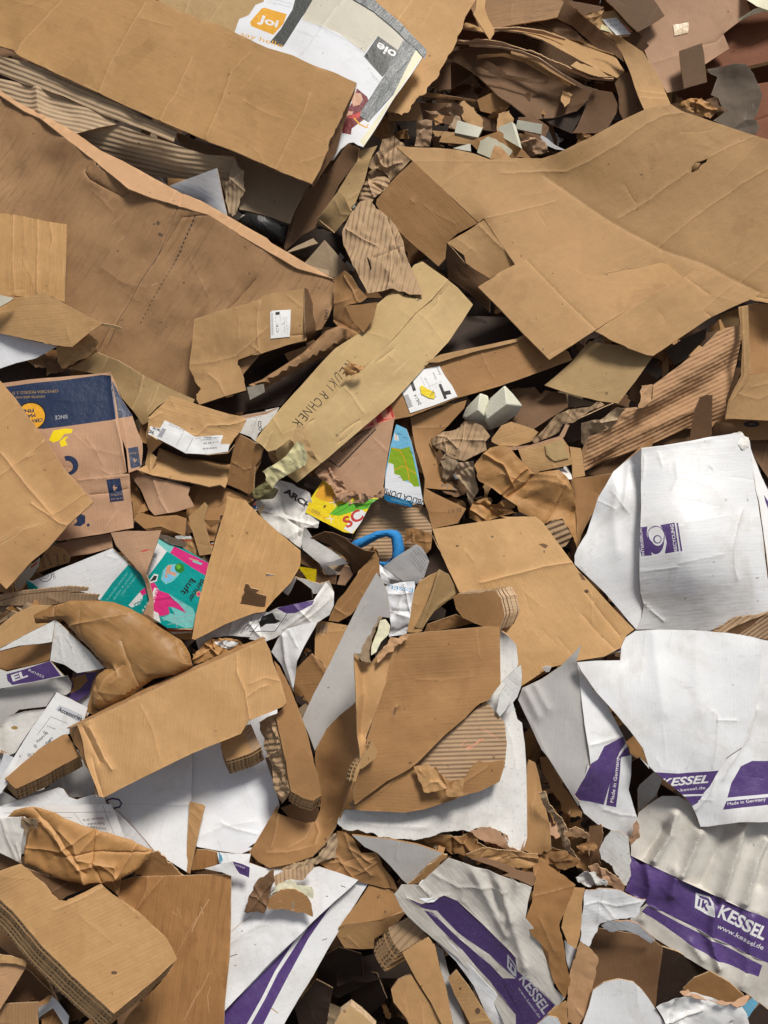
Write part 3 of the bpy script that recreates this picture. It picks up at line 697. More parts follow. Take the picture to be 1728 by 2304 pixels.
S('white_board', 'white triangular corner of board below the ribbed roll', 'board', "A 1055,1155,14 1350,1045,20 1415,1345,13 1240,1300,8", 'bluewhite', edge='edge_light', t=3, dz=7)
S('paper_scrap', 'small white torn paper tip left of the white triangle', 'paper', "A 915,1072,15 975,1050,17 1000,1100 1040,1150,12 940,1130,8", 'paper', t=.8, crum=6, cs=12)
# ---- big reddish panel
rp = S('large_box', 'huge reddish brown scuffed box panel with a handle slot on the left', 'box',
  "A -200,440 -200,560,24 0,590,24.5 150,690 250,735,25 420,870,25.2 590,1000,25.2 800,1175,25 950,1232,24.8 1150,1290,24 1300,1340 1659,1560,21.5 E 300,120,20.5 542,192,20 538,300 500,420,17 455,500,15 D 1659,600,14 1500,800,10 1250,960,5 1120,925,4 900,795,4 620,660,5 450,560,7 200,400,9 0,300,10 -200,200,11",
  'red', grain=58, t=6, bend=13, ctrl="A 300,1000,19 D 700,150,15 1100,500,9.5",
  holes=["A 592,1000 625,1012 700,1085 790,1140 802,1172 755,1128 700,1102 640,1060 600,1030"],
  creases=[("A 1290,1340 1130,1350 1000,1560 940,1659 D 750,400 600,660", -3, 2.5), ("A 550,1035 530,1070 560,1115 650,1165 760,1218 795,1185", -5, 3),
           ("A 1125,1230 1100,1300 950,1630", -2, 2.5), ("A 1510,1400 1430,1490 1380,1640", 1, 2.5), ("D 1590,185 1500,280 1420,370", -5, 2.5), ("D 640,120 760,210 900,240", .8, 2.5), ("E 200,30 210,80", 2, 2.5), ("D 1180,60 1240,180 1300,300", 1, 2.5), ("D 560,420 760,520", .8, 3)],
  prints=[('ink', strip(xy("A 1250,1258 1240,1300"), 4)), ('umber', strip(xy("A 545,1040 532,1070 560,1112 650,1165 760,1217 795,1190"), 2.2))] +
         [('ink', strip(np.array([a, a + (b - a) * .62]), 3.0)) for a, b in [(xy("A 1250,1255 1070,1659")[0] + (xy("A 1250,1255 1070,1659")[1] - xy("A 1250,1255 1070,1659")[0]) * k / 15, xy("A 1250,1255 1070,1659")[0] + (xy("A 1250,1255 1070,1659")[1] - xy("A 1250,1255 1070,1659")[0]) * (k + 1) / 15) for k in range(3, 15)]] +
         [('brownink', strip(np.array([a, a + (b - a) * .5]), 2.6)) for a, b in [(xy("D 1125,5 870,480")[0] + (xy("D 1125,5 870,480")[1] - xy("D 1125,5 870,480")[0]) * k / 18, xy("D 1125,5 870,480")[0] + (xy("D 1125,5 870,480")[1] - xy("D 1125,5 870,480")[0]) * (k + 1) / 18) for k in range(18)]] +
         [('brownink', strip(xy('A 1110,1270 1060,1400 945,1650'), 1.3)), ('brownink', strip(xy('D 995,5 870,210 740,460 680,600'), 1.4)), ('redlite', strip(xy('A 690,1395 760,1330'), 1.6)), ('redlite', strip(xy('A 720,1510 765,1470'), 1.6)), ('redlite', strip(xy('D 945,232 985,212'), 3)), ('redlite', strip(xy('D 1200,420 1250,360'), 1.5)), ('redlite', strip(xy('D 1160,470 1180,440'), 1.4)), ('redlite', strip(xy('D 1500,330 1590,320'), .9)), ('redlite', strip(xy('D 880,60 895,75'), 2)), ('light', strip(xy('E 315,72 350,100 400,125'), 2.0)), ('brownink', ell(*xy("A 980,1385")[0], 4, 5)), ('brownink', ell(*xy("A 995,1458")[0], 6, 4, 30)), ('brownink', ell(*xy("D 1145,212")[0], 3, 2.5)), ('black', textloops('ONO', xy("E 490,445 500,385"), 22, .03))])
part(rp, 'folded_rim', "A -200,440,21 0,563,22 120,640 250,705,22 480,835,22 620,935 760,1003,22.5 1100,1190,22 1250,1250,21.5 1450,1360 1659,1480,20 E 140,-35 310,65,20 480,160 542,190,20.2 300,122,20.8 A 1659,1562,21.8 1300,1342 1150,1292,24.3 950,1234,25.1 800,1177 590,1002,25.6 420,872 250,737,25.4 150,692 0,592,24.9 -200,562,24.4", 'redlite', grain=-30, bend=2, t=5,
  creases=[("A 1100,1190 1040,1275", 2, 2.5), ("A 1130,1205 1120,1290", -3, 2.5), ("A 1500,1395 1450,1460", 2, 2.5)])  # lighter copy of the panel colour: light on the upturned rim, painted in
# black plastic roll behind
S('plastic_roll', 'shiny black plastic roll in the gap above the big reddish panel', 'plastic roll', "A 1440,1350,10 1480,1295,13 B 0,1318,13 120,1350 250,1395,11 225,1540,8 100,1500,9 0,1440,9 A 1500,1390,8", 'blackplastic', t=1.5, puff=4, ps=26, ctrl="A 1600,1380,14", prints=[('whitedirty', "A 1450,1340 1490,1305 1560,1345 1500,1385")])
# folded boards near the top middle
S('folded_flap', 'dark brown narrow flap standing on edge below the white pushchair box', 'cardboard',
  "B 620,890,24 685,925,25 675,990,22 560,1150 440,1400,12 330,1460 225,1558,10 218,1530 250,1400 285,1300,13 350,1190 500,1060,19 580,940", 'umber', grain=55, bend=4, creases=[("B 290,1300 270,1420 225,1550", 3, 3)])
tb = S('carton', 'narrow tan folded carton with taped bend below the pushchair box', 'carton',
  "B 690,935,20 800,905,19 770,960 740,1045,17 720,1130 640,1315,15 605,1290 600,1235 555,1190,19 610,1100,20 680,990,21", 'olive', bend=4, t=4)
part(tb, 'lower_flap', "B 555,1192,19 600,1240,18 635,1320,15 600,1370 530,1450,11 430,1392,12 425,1362,14", 'olive', bend=4, creases=[("B 540,1250 570,1330 640,1340", 2, 3)])
part(tb, 'end_flap', "B 425,1362,14 530,1452,11.5 480,1435 432,1396,9", 'umber')
S('crumpled_wrap', 'striped crumpled kraft wrap beside the left corner of the large pale box', 'wrapping paper',
  "B 740,1040,15 760,990 810,940 830,870,19 900,845 960,890 980,930 1010,985,16 930,1080 880,1130 ~860,1090 ~830,1060 ~800,1045 ~770,1060", 'wrap', crum=22, cs=8, grain=88, t=1.2, tear=1.2, res=4)
S('crumpled_wrap', 'dark crumpled middle of kraft wrap against the pale box front', 'wrapping paper',
  "B 745,1060,12 ~800,1040 ~840,1080 880,1125,14 850,1190 790,1250,11 740,1340 700,1290 690,1220 720,1130", 'wrap', crum=30, cs=9, t=1.2, tear=2, res=4)
S('crumpled_wrap', 'large striped crumpled kraft wrap above the handwritten long box', 'wrapping paper',
  "B 590,1530,22 582,1460,22 640,1330,21 ~700,1250 ~750,1245 ~790,1300 860,1350 ~920,1410,24 960,1500 970,1570 1010,1659,24 E 1035,160 ~1075,250 1080,290,25 ~1000,285 ~900,255 740,272,24 ~690,180 640,90 600,0", 'wrap', crum=22, cs=6, grain=80, t=1.2, tear=1.5, res=4,
  holes=["E 735,60 745,70 765,130 755,135"])
S('plastic_bag', 'small crumpled clear plastic bag beside the taped bend of the tan carton', 'plastic', "B 630,1290,18 660,1260 700,1250 745,1290,19 730,1330 680,1335 640,1320,17", 'clear', crum=14, cs=20, t=.6, tear=3, tearall=True, res=3)
S('cardboard_piece', 'small grey brown board wedged between the big reddish panel and the striped wrap', 'cardboard', "E -60,60,13 -100,-60 E 0,-80 -20,0 130,130,15 150,60 B 430,1510,14 400,1480 300,1530,13 240,1570", 'grey', bend=5)
S('cardboard_piece', 'pinkish board tip behind the reddish panel corner and left of the striped wrap', 'cardboard', "B 470,1490,16 600,1640,15 E 640,130,13 540,180,13 350,120,13 B 340,1640,13", 'grey', creases=[("B 480,1500 E 520,120", 1, 3)])
S('paper_scrap', 'thin frayed brown strips behind the corner of the reddish panel', 'paper', "E 350,95,19 420,110 495,130,18 500,160 460,150 380,120", 'grey', t=1, crum=4, cs=20)
S('crumpled_board', 'bent brown carton end above the handwritten long box', 'carton',
  "E 540,185,22 600,137,25 640,170 680,240 740,300,23 700,330 600,350,22 640,430 705,520,17 655,580,17 590,520 525,450,17 525,330", 'brown', grain=80, crum=8, cs=7, creases=[("E 600,350 540,480", 2, 3)])
S('cardboard_piece', 'folded brown corner with shaded inside above the handwritten long box', 'cardboard', "E 596,352,26 700,345 797,330,29 775,430 712,520,25 640,440,24", 'brown', t=4, bend=5, grain=20)
S('cardboard_roll', 'reddish brown rolled strip beside the small labelled box', 'cardboard', "E 0,845,12 80,815 330,650,15 480,510 560,480,17 620,500 622,570,16 540,630 400,700,14 100,862,12 0,885,10", 'red', puff=2.5, ps=14, grain=35, t=3)
# ================================================================ upper right (deeper, shaded)
S('wooden_board', 'reddish brown rough wooden board at the right edge beyond the pile', 'board', "C 1350,180,6 1560,70,7 1850,-60,8 1850,330,5 1500,420,4 1250,430,3", 'darkred', t=25, grain=25, creases=[("C 1440,330 1590,250 1700,180", -3, 3)], h=5)
S('wooden_board', 'lower reddish wooden board at the right edge behind the grey brown bag', 'board', "C 1590,520,3 1850,480,4 1850,950,1 1659,880 1540,850,0 1560,700,1", 'darkred', t=25, grain=30, creases=[("C 1560,760 1700,720", -3, 3)])
S('large_sheet', 'large pinkish brown sheet with a tan tape square in the top right', 'cardboard',
  "C 850,-200 1510,-200 1520,-10,13 1558,90,12 1480,132 1385,205,11 1420,300,9 1270,397,8 1258,400 1140,550,6 1030,578,6 940,430,7 850,200,9 820,0,12", 'pink', grain=80,
  creases=[("C 1255,280 1345,258 1385,210", -2.5, 3), ("C 1400,20 1455,130", 1, 3), ("C 940,390 1100,340", 1.5, 3), ("C 1140,130 1200,110", .5, 2)], edge='edge', prints=[])
stick(o_l := bpy.data.objects['large_sheet'], 'tape_square', "C 1066,158 1162,140 1166,165 1160,206 1076,226", 'tape', lift=2.5)
S('white_sheet', 'pale greenish white torn sheet in the very top right corner', 'paper', "C 1520,-120,18 1525,0,17 1590,40,17 1659,62,16 1800,20,16 1800,-120,17", 'cream', t=1, tear=2)
S('paper_scrap', 'thin torn cream strip lying along the edge of the pinkish sheet', 'paper', "C ~1480,120,14 1560,70,16 1600,50 1700,62,15 ~1659,78 ~1590,88 ~1530,110 ~1490,130", 'cream', t=1, tear=2, crum=5, cs=14)
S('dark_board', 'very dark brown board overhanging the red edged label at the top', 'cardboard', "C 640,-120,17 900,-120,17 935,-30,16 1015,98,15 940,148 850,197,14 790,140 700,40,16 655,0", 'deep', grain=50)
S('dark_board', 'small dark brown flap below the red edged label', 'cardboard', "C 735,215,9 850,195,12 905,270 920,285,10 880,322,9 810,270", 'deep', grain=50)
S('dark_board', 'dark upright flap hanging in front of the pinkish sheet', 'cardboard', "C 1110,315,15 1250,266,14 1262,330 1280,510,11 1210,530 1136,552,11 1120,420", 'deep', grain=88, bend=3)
bx = S('labelled_carton', 'small tan carton with a red edged white label near the top right', 'carton', "C 500,100,10 560,85 600,60,12 660,70 700,60,13 830,205,11 800,222 700,232,10 620,190 560,140", 'tan', crum=4)
stick(bx, 'shipping_label', "C 626,118 716,108 760,150 822,205 800,214 716,218 660,160", 'paper', lift=3.5,
      prints=[('salmon', "C 716,108 735,112 826,205 800,208"), ('yellow', "C 626,118 700,210 716,218 690,200 640,150")] + [('palegrey', textloops(a, xy(b), 16)) for a, b in (('VA 16', "C 655,140 720,130"), ('Paket 3', "C 680,165 745,155"), ('2 kg', "C 730,195 775,188"))])
stick(bx, 'label_scrap', "C 625,150 660,165 690,205 640,190 615,185", 'tissue', lift=5)
S('crumpled_paper', 'curled tan paper scrap left of the red edged label', 'paper', "C 500,95,14 560,90 640,60,16 620,100 570,140,13 540,125", 'kraft', t=1, crum=9, cs=14)
S('box_flap', 'dark reddish flap at the top edge above the dark layered box', 'cardboard', "C -220,-150 400,-150 395,0,13 350,105,12 170,140 0,167,11 -130,185,10 -170,90 -200,20,11", 'red', grain=10, creases=[("C 68,30 65,130", 1.5, 3)])
S('box_flap', 'long dark brown flap slanting down from the top edge', 'cardboard', "C 385,-60,14 430,-20 500,90,13 640,205,11 740,300,9 760,380,8 700,330 600,300,7 440,160,9 340,110,10", 'umber', grain=-40)
S('box_flap', 'thin dark flap with a torn tip at the top edge', 'cardboard', "C 400,0,16 520,20 640,45,15 ~600,75 ~510,95,14 450,50", 'umber', tear=3)
S('box_flap', 'long bent brown strip curving down to the ridge of the large pale box', 'cardboard',
  "C 632,200,17 730,222,17 800,270 880,322,16 930,400 1000,520,15 1055,648,20 980,660 890,680,19 850,590 800,450,14 750,330 700,250,15", 'kraft', grain=-62, bend=5, creases=[("C 860,565 1020,582", 3, 3), ("C 870,600 1030,612", 2, 3)])
S('box_flap', 'dark reddish flap between the layered box and the long bent strip', 'cardboard', "C 700,500,9 755,450,11 790,450 850,600,10 893,682,12 760,745,8 735,700 730,600,7", 'umber', grain=80, creases=[("C 770,470 740,640", 1, 3)])
S('box_layer', 'brown upper sheet of the dark layered box', 'cardboard',
  "C -260,170,12 -100,200 0,190,13 120,210 250,255,13 390,330 490,385,12 600,435 720,488,10 765,440,9 700,330,6 480,230 250,165,5 0,160,5 -220,140,6", 'kraft', grain=-15, bend=6, kern='tps')
S('box_layer', 'thin split edge layers fanned out on the dark layered box', 'cardboard', "C ~-280,250,13 -100,250 0,262,13 150,310 ~210,335 ~400,410 560,485,11 700,492,10 690,505 540,492,10 ~400,430 ~260,350 ~200,320 0,285,12 -280,275,11", 'pink', tear=2.5, t=7, grain=-15)
S('box_layer', 'long pale edged strip running along the dark layered box', 'cardboard', "C -200,270,12 0,290,13 120,315 230,360,13 400,470 510,530,12 600,560,11 560,562 500,552,11 400,490 220,375,12 100,325 0,300 -200,290,11", 'pink', t=6)
S('box_layer', 'long sagging dark inner sheet of the layered box', 'cardboard',
  "C -380,330,6 -180,300 0,300,6 120,320,7 230,380 400,480,7 500,548,8 560,562,9 540,620 470,690,5 330,730 170,750,5 145,715,6 60,640 -20,590,6 -150,470 -320,370,5", 'umber', grain=-35, bend=8, ctrl="C 150,550,2 -50,420,2 300,620,3", kern='tps', edge='edge_light')
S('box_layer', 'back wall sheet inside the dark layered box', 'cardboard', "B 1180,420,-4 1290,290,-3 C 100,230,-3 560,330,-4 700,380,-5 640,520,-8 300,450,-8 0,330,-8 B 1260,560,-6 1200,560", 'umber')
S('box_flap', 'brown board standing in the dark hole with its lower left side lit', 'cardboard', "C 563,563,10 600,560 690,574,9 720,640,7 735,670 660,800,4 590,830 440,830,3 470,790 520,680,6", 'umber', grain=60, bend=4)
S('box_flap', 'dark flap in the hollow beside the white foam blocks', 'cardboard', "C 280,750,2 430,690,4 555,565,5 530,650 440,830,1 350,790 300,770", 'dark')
S('box_flap', 'small dark upright piece at the left mouth of the hollow', 'cardboard', "B 1120,530,4 1180,450 1255,400,6 1258,555,4 1180,560", 'umber', bend=2)
S('box_flap', 'thin pale edged slat over the crumpled paper in the hollow', 'cardboard', "B 1060,570,9 1150,580 1300,605,9 1415,622,9 1415,632 1280,622,8 1120,605 1040,598,8", 'brown', t=5)
S('box_flap', 'dark reddish slab behind the pair of cream foam blocks', 'cardboard', "B 1060,640,0 1250,640 1470,730,-1 1659,790 1640,830,-3 1300,790,-3 1090,740,-2", 'umber')
S('box_flap', 'long thin board edge below the cream foam blocks', 'cardboard', "B 1140,810,5 1290,820 1420,860,5 1500,900,4 1350,895 1180,880,4", 'kraft', t=5)
S('box_flap', 'small brown panel with cut edge below the ragged tan board', 'cardboard', "B 860,690,9 960,640 1060,640,9 1082,745,7 990,752 870,752,7", 'kraft')
S('crumpled_paper', 'small brown crumpled paper just under the ragged tan board', 'paper', "B 880,640,12 940,610 1000,640,12 985,700 940,720,10 890,690", 'paperdark', t=1, crum=18, cs=14, tear=3, tearall=True)  # darker kraft tone stands in for the dimness of the hollow
S('crumpled_paper', 'long crumpled kraft paper in the hollow above the foam blocks', 'paper', "B 1080,690,8 1180,680 1260,640,11 1335,670,10 1330,710 1240,720,8 1150,705", 'pcrush', t=1, crum=24, cs=13, tear=4, tearall=True)
S('crumpled_paper', 'upright crumpled kraft tab above the left tip of the large pale box', 'paper', "B 1030,910,10 1045,840 1040,760,14 1100,745 1140,750,14 1140,830 1125,912,10", 'pcrush', t=1, crum=16, cs=12, tear=3)
S('crumpled_paper', 'dark crumpled paper between the white pushchair box and the striped wrap', 'paper', "B 760,850,9 850,720,11 890,800,10 860,830 940,800 1000,810,12 1000,870 930,850 830,870,9", 'paperdark', t=1, crum=20, cs=11, tear=4, tearall=True)
S('crumpled_paper', 'crumpled greyish paper right of the upright kraft tab', 'paper', "B 1130,870,9 1200,830 1190,890,10 1210,920,8 1150,915", 'pcrush', t=1, crum=14, cs=14, tear=3, tearall=True)
S('crumpled_paper', 'crumpled kraft ball beside the right cream foam block', 'paper', "C 100,830,12 200,850 270,880,13 300,950 250,965,10 180,975 130,930", 'pcrush', t=1, crum=26, cs=13, tear=3, tearall=True)
S('crumpled_paper', 'crumpled tan paper poking out at the ridge edge of the large pale box', 'paper', "C 460,900,9 510,825,12 570,845,12 540,890 480,915", 'paperkraft', t=1, crum=12, cs=13, tear=3)
S('paper_scrap', 'curved white paper edge in the hollow right of the foam blocks', 'paper', "C 230,830,8 290,865,8 330,900 400,935,9 340,930 270,900,7", 'paper', t=1)
S('cardboard_piece', 'brown wedge behind the cream foam blocks on the pale box edge', 'cardboard', "B 1370,880,10 1560,815,13 1659,880 C 200,1000,11 120,975 B 1600,990 1430,945,9", 'brown', bend=3)
def foam(name, label, outline, h, m='foamwhite', t=35, group=None, **k):
    o = S(name, label, 'foam block', outline, m, h=h, t=t, bend=1, edge=m, res=k.pop('res', 5), wob=.2, **k)
    b = o.modifiers.new('round', 'BEVEL'); b.width = .004; b.segments = 2; b.limit_method = 'ANGLE'; b.angle_limit = R(50)
    if group: o['group'] = group
    return o
foam('foam_block', 'cream foam block lying on the thin board edge in the hollow', "B 1298,748,13 1455,795,12 1425,856,11 1280,826,11", 12, group='foam packing blocks')
foam('foam_block', 'cream foam block furthest right in the hollow under the dark flap', "C 100,745,13 255,772,13 248,835,11 90,800,11", 12, group='foam packing blocks')
foam('foam_block', 'tall narrow cream foam block between two other blocks', "C -25,795,13 20,775 65,757,16 110,912,14 95,905 0,850,12", 12, 'foamwhite', group='foam packing blocks')
foam('foam_block', 'rough broken cream foam block resting at the left tip of the pale box', "B ~1440,880,15 ~1490,850 ~1540,868,16 ~1600,910 1640,945,14 1600,1000 1500,985,13 1420,950,13", 14, 'foamcream', tear=1.5, crum=5, group='foam packing blocks')
foam('foam_sliver', 'thin cream foam sliver at the edge of the large pale box', "B 1270,922,14 1378,893,15 1382,942,14 1330,935", 14, t=12)
S('crumpled_paper', 'kraft paper covering the front of the broken foam block', 'paper', "B 1500,985,17 ~1530,900 ~1560,905,18 1600,940 1640,990,16", 'paperkraft', t=1, crum=5, cs=14, tear=2)
S('plastic_sheet', 'grey brown crumpled foil sack at the right behind the pale box ridge', 'sack',
  "C 1280,430,9 1380,415 1450,395,12 1520,400,13 1570,460 1600,530,12 1622,600,12 1595,700 1490,800,11 1440,792 1320,740,8 1390,680 1350,600,9 1305,580 1345,480,8 1300,460", 'plasticgrey', t=1, crum=5, cs=3, bend=14)
S('plastic_sheet', 'small rounded grey brown foil lobe at the right edge of the pale box', 'sack', "C 1440,800,12 1520,745,14 1580,745 1608,790,14 1580,840,13 1500,830", 'plasticgrey', t=1, crum=6, cs=8)
S('crumpled_paper', 'crumpled tan paper scraps tucked behind the pale box ridge', 'paper', "C ~1105,650,14 ~1150,620,17 ~1250,605,16 ~1290,640 ~1340,680,15 ~1300,740,14 1230,715 1150,690,14", 'paperkraft', t=1, crum=24, cs=14, tear=4)
S('crumpled_board', 'dark curled card beside the tan paper scraps behind the ridge', 'cardboard', "C 1270,620,15 1335,600,17 1350,660 1410,690,13 1340,700,14 1300,660", 'umber', crum=14, cs=12, t=2)
for i_, (lab, ol, mm) in enumerate((
  ('thin brown sheet edge under the long pale edged strip of the layered box', "C -150,345,9 20,330 150,360,10 300,440 430,520,9 425,540 280,470 140,385,9 0,350 -150,365,8", 'brown'),
  ('dark torn sheet crossing behind the sagging inner sheet of the layered box', "C ~-60,430,9 60,470,9 ~180,490 ~290,505,8 ~280,520 ~120,505 0,480,8 -80,450", 'umber'),
  ('narrow board sliver along the top of the layered box hollow', "C -60,178,14 100,168 260,190,14 400,240,13 395,252 250,212 90,185 -60,192,13", 'pink'),
  ('brown board edge stacked just below the fanned split layers', "C 60,318,11 180,350,11 330,430 470,515,11 460,530 320,455 170,372,10 60,335", 'kraft'),
  ('short broken board tip in the mouth of the layered box', "C ~430,410,13 ~470,380 ~520,400,13 ~600,430 ~700,480,12 ~640,480 ~520,450", 'tan'),
  ('dark brown leaf of board at the back of the layered box hollow', "C 230,130,7 340,110,8 470,200,8 520,260,7 400,240 300,180", 'umber'),
  ('long dark board crossing the hollow under the brown boards', "B 1290,360,3 1400,330 1560,420,4 C 100,520,2 120,560 0,500 B 1450,450,2 1330,400", 'umber'),
  ('brown board corner low in the hollow behind the foam blocks', "B 1420,620,2 1540,560 C 0,600,4 60,640 20,700,2 B 1560,720,1 1440,690", 'brown'))):
    S('torn_board', lab, 'cardboard', ol, mm, t=6, tear=2.2, bend=4, edge='edge')
# ---------------- the large pale flattened box on the right
pb = S('large_box', 'very large pale brown flattened box with long crease lines, right of centre', 'box',
  "B 910,905,22 1000,915 1100,918 1200,921,22 1300,930 1400,952 1500,990,22 C 90,980 250,986,22 330,962 400,930,25 570,850,28 730,760,30 890,682,32 980,655 1055,645,33 1128,692,33 1400,785 1659,867,34 1850,930,34 F 1850,450,23 1615,290,22 1560,310,21 1400,280,20 1150,180,20 800,120 400,210,21 150,64,21 B 1659,1650,21 1462,1358,21 1430,1385,20 1180,1150,21 1020,1000,22 960,950",
  'kraft', grain=28, bend=3.5, t=6, kern='r', ctrl="C 600,1340,19 1000,1560,19 330,1110,20 1540,850,32 1000,1200,24 600,1000,25.5",
  creases=[("C 0,1075 240,1065 400,1070 550,1002 720,900 900,770 1010,715 1130,700", 2.5, 3), ("C 730,1357 900,1255 1150,1075", 2.5, 3), ("C 1285,985 1400,920 1560,850", 2, 3), ("C 970,1542 1200,1350 1500,1140 1659,1050", 2.5, 3),
           ("B 1020,1000 1200,998 1400,1000 1560,1000 C 100,1010", 1.2, 3), ("B 1480,1355 1659,1310 C 335,1250", 2, 3), ("C 270,1100 600,1330 800,1450 1000,1560 F 1250,90 1600,270", -4, 7), ("F 1480,210 1659,60 1720,10", 1.5, 3), ("C 1230,900 1330,930", .6, 2)],
  holes=["C 1180,1075 1185,1040 1210,1010 1240,1005 1280,990 1275,1010 1240,1030 1225,1055 1195,1072"])
part(pb, 'front_side', "B 1020,1000,22 905,1110 795,1240,15 790,1270 830,1340 1000,1500,13 1180,1657,11 1222,1610,12 1230,1510 1300,1450 1430,1385,20 1300,1265 1180,1150,21", 'brown', grain=-45, bend=5, creases=[("B 1010,1240 1030,1255", 3, 4)], t=5)  # same board as the top, coloured darker for its shaded side
part(pb, 'torn_tab', "C 1182,1073,20 1188,1040 1212,1012 1238,1016 1225,1045 1200,1068", 'kraft', bend=1)
part(pb, 'second_top', "B 1462,1365,22 1350,1440 1235,1507,19 1340,1590 E 1350,90 1500,182,16 F 0,140 150,66,21.6 B 1659,1650", 'kraft', grain=30, bend=4, creases=[("B 1420,1385 1520,1490 1640,1600", 2.5, 3), ("B 1290,1480 1400,1560", 1, 3)])
part(pb, 'second_side', "B 1235,1508,19 1230,1590 E 1240,185,10 1370,270 1500,395,8 1500,300 1440,240,14 1500,184,15.8 1350,90", 'umber', grain=-40, bend=4)  # shade of this side is put into its umber colour
part(pb, 'front_flap', "E 1425,236,22.5 1500,190 F 0,140,23 150,66,22 C 370,1505,20.6 600,1427,18.4 760,1452,17.9 900,1520,17.6 1000,1568,17.6 F 850,50,18.0 1035,92,20 1130,175,22.8 800,370 580,508,21.5 440,600 300,690,20 200,590 0,380,22 E 1540,350", 'kraft', grain=28, bend=4, t=5,
     creases=[("F 150,66 270,190 400,325 585,500", -2.5, 3), ("F 0,30 120,20 330,0", .1, 2), ("C 150,1610 370,1500 600,1425", 2, 3), ("F 400,110 560,180 750,215 960,200", .8, 4), ("F 850,80 1030,220", .5, 3), ("C 0,1450 150,1600", 1.5, 3)])
part(pb, 'corner_flap', "F 1130,176,23.2 1205,135,22 1400,190 1615,275,24 1560,312,23.5 1310,420,22 1100,560 945,665,20 900,660 ~810,630 ~700,580 585,510,21.9 800,370", 'kraft', grain=28, bend=7, t=5, tear=1.2,
     creases=[("F 1140,172 1290,285", -3, 3), ("F 1290,285 1480,340", .8, 3), ("F 1280,400 1320,430", -3, 2)])
# ================================================================ middle left
S('cardboard_sheet', 'pale tan vertically striped board at the left edge on the big reddish panel', 'cardboard', "D -150,-230,19 0,-218,19 60,-215 150,-200,20 290,-170 415,-155,20 412,0 400,330,15 270,270 180,300 0,280,14 -150,280,14", 'tanrib', grain=88, bend=4, creases=[("D 90,-210 80,60 95,280", 2, 3), ("D 240,-180 235,100 232,270", 3, 3), ("D 310,-170 330,-60 310,30", 2, 3), ("D 140,60 200,180 215,260", 1, 2.5), ("D 150,-200 160,0 150,160", 1.2, 3)])
fl = S('box_flap', 'tan bent flap with a curled pale tip below the striped board', 'cardboard', "D -150,270,22 0,275,22 100,298,23 180,300 270,268,25 330,290 400,340,24 520,405 645,465,23 560,520 ~450,610,19 ~350,600 0,525,17 -150,505,17", 'tan', grain=5, bend=5)
part(fl, 'curled_tip', "D 640,463,23.2 700,472 745,485,21 760,495 757,512,20 700,492 630,478,22.3", 'light', bend=1)
S('white_sheet', 'pale grey board corner lying on the tan bent flap at the left edge', 'paper', "D -150,270,27 0,286,26 84,304,26 60,325 0,358,25 -150,380,25", 'beige', t=6, edge='edge_light')
S('white_sheet', 'white sheet under the tan bent flap at the left edge', 'board', "D -150,500,15 0,520,15 150,560 357,605,15 290,645 220,682,13 100,710 0,745,11 -150,780,10", 'bluewhite', t=2, bend=5)
S('crumpled_board', 'torn crumpled tan board end under the tip of the bent flap', 'cardboard', "D 360,610,14 450,605,16 ~560,525,18 ~590,555 ~622,575,17 ~600,620 ~560,665,14 ~480,700 390,745,11 370,700", 'kraft', crum=15, cs=9, tear=3, t=3)
S('crumpled_board', 'dark torn strip below the crumpled tan board end', 'cardboard', "D 215,690,9 330,680,11 440,720 ~520,700,11 ~610,620,12 ~615,635 500,710 ~400,760 300,790,7 290,720", 'umber', crum=12, cs=10, tear=3, t=3)
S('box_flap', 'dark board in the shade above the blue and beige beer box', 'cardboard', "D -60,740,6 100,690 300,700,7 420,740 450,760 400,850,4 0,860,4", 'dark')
S('long_board', 'long narrow olive board running behind the blue and beige box', 'cardboard',
  "D 420,745,9 520,700 600,640,13 740,700 900,790,12 1050,865 1210,935,11 1200,960 1110,950 1060,920 980,980 920,1040,10 930,1070 885,1095,8 830,1010 760,930 700,800,8 560,770", 'olive', grain=70, t=7, creases=[("D 895,795 870,900 825,1000", 4, 4), ("D 980,860 950,950 915,1010", 2, 3), ("D 665,680 640,740", 2, 3)])
# left tan crossed-crease box
S('flattened_box', 'orange tan flattened box with crossed creases at the left edge', 'box',
  "D -150,720,27 0,820,27 90,925 200,1075 300,1210,28 400,1370 500,1475 580,1575,27 490,1660 G 430,140 300,290,24 200,370 100,480,21 40,540 0,500 -150,430,22", 'orange', grain=40, bend=6, t=5,
  creases=[("D 5,1270 75,1355 190,1500 330,1659", 4, 4), ("D 280,1190 180,1275 80,1350 0,1410", 3.5, 4), ("D 205,1280 170,1300", 2.5, 3), ("D 530,1520 380,1630 320,1659", 3, 3), ("D 0,1060 100,990", 1.5, 3), ("G 0,250 130,180 300,120", .8, 2), ("G 200,10 370,130 430,145", 3.5, 3)],
  prints=[('light', strip(xy("G 10,265 90,215 150,170 290,130"), 1.6)), ('light', strip(xy("G 20,240 130,160 250,130"), 1))], ctrl="D 300,1400,26 100,1300,26.5 G 200,200,25")
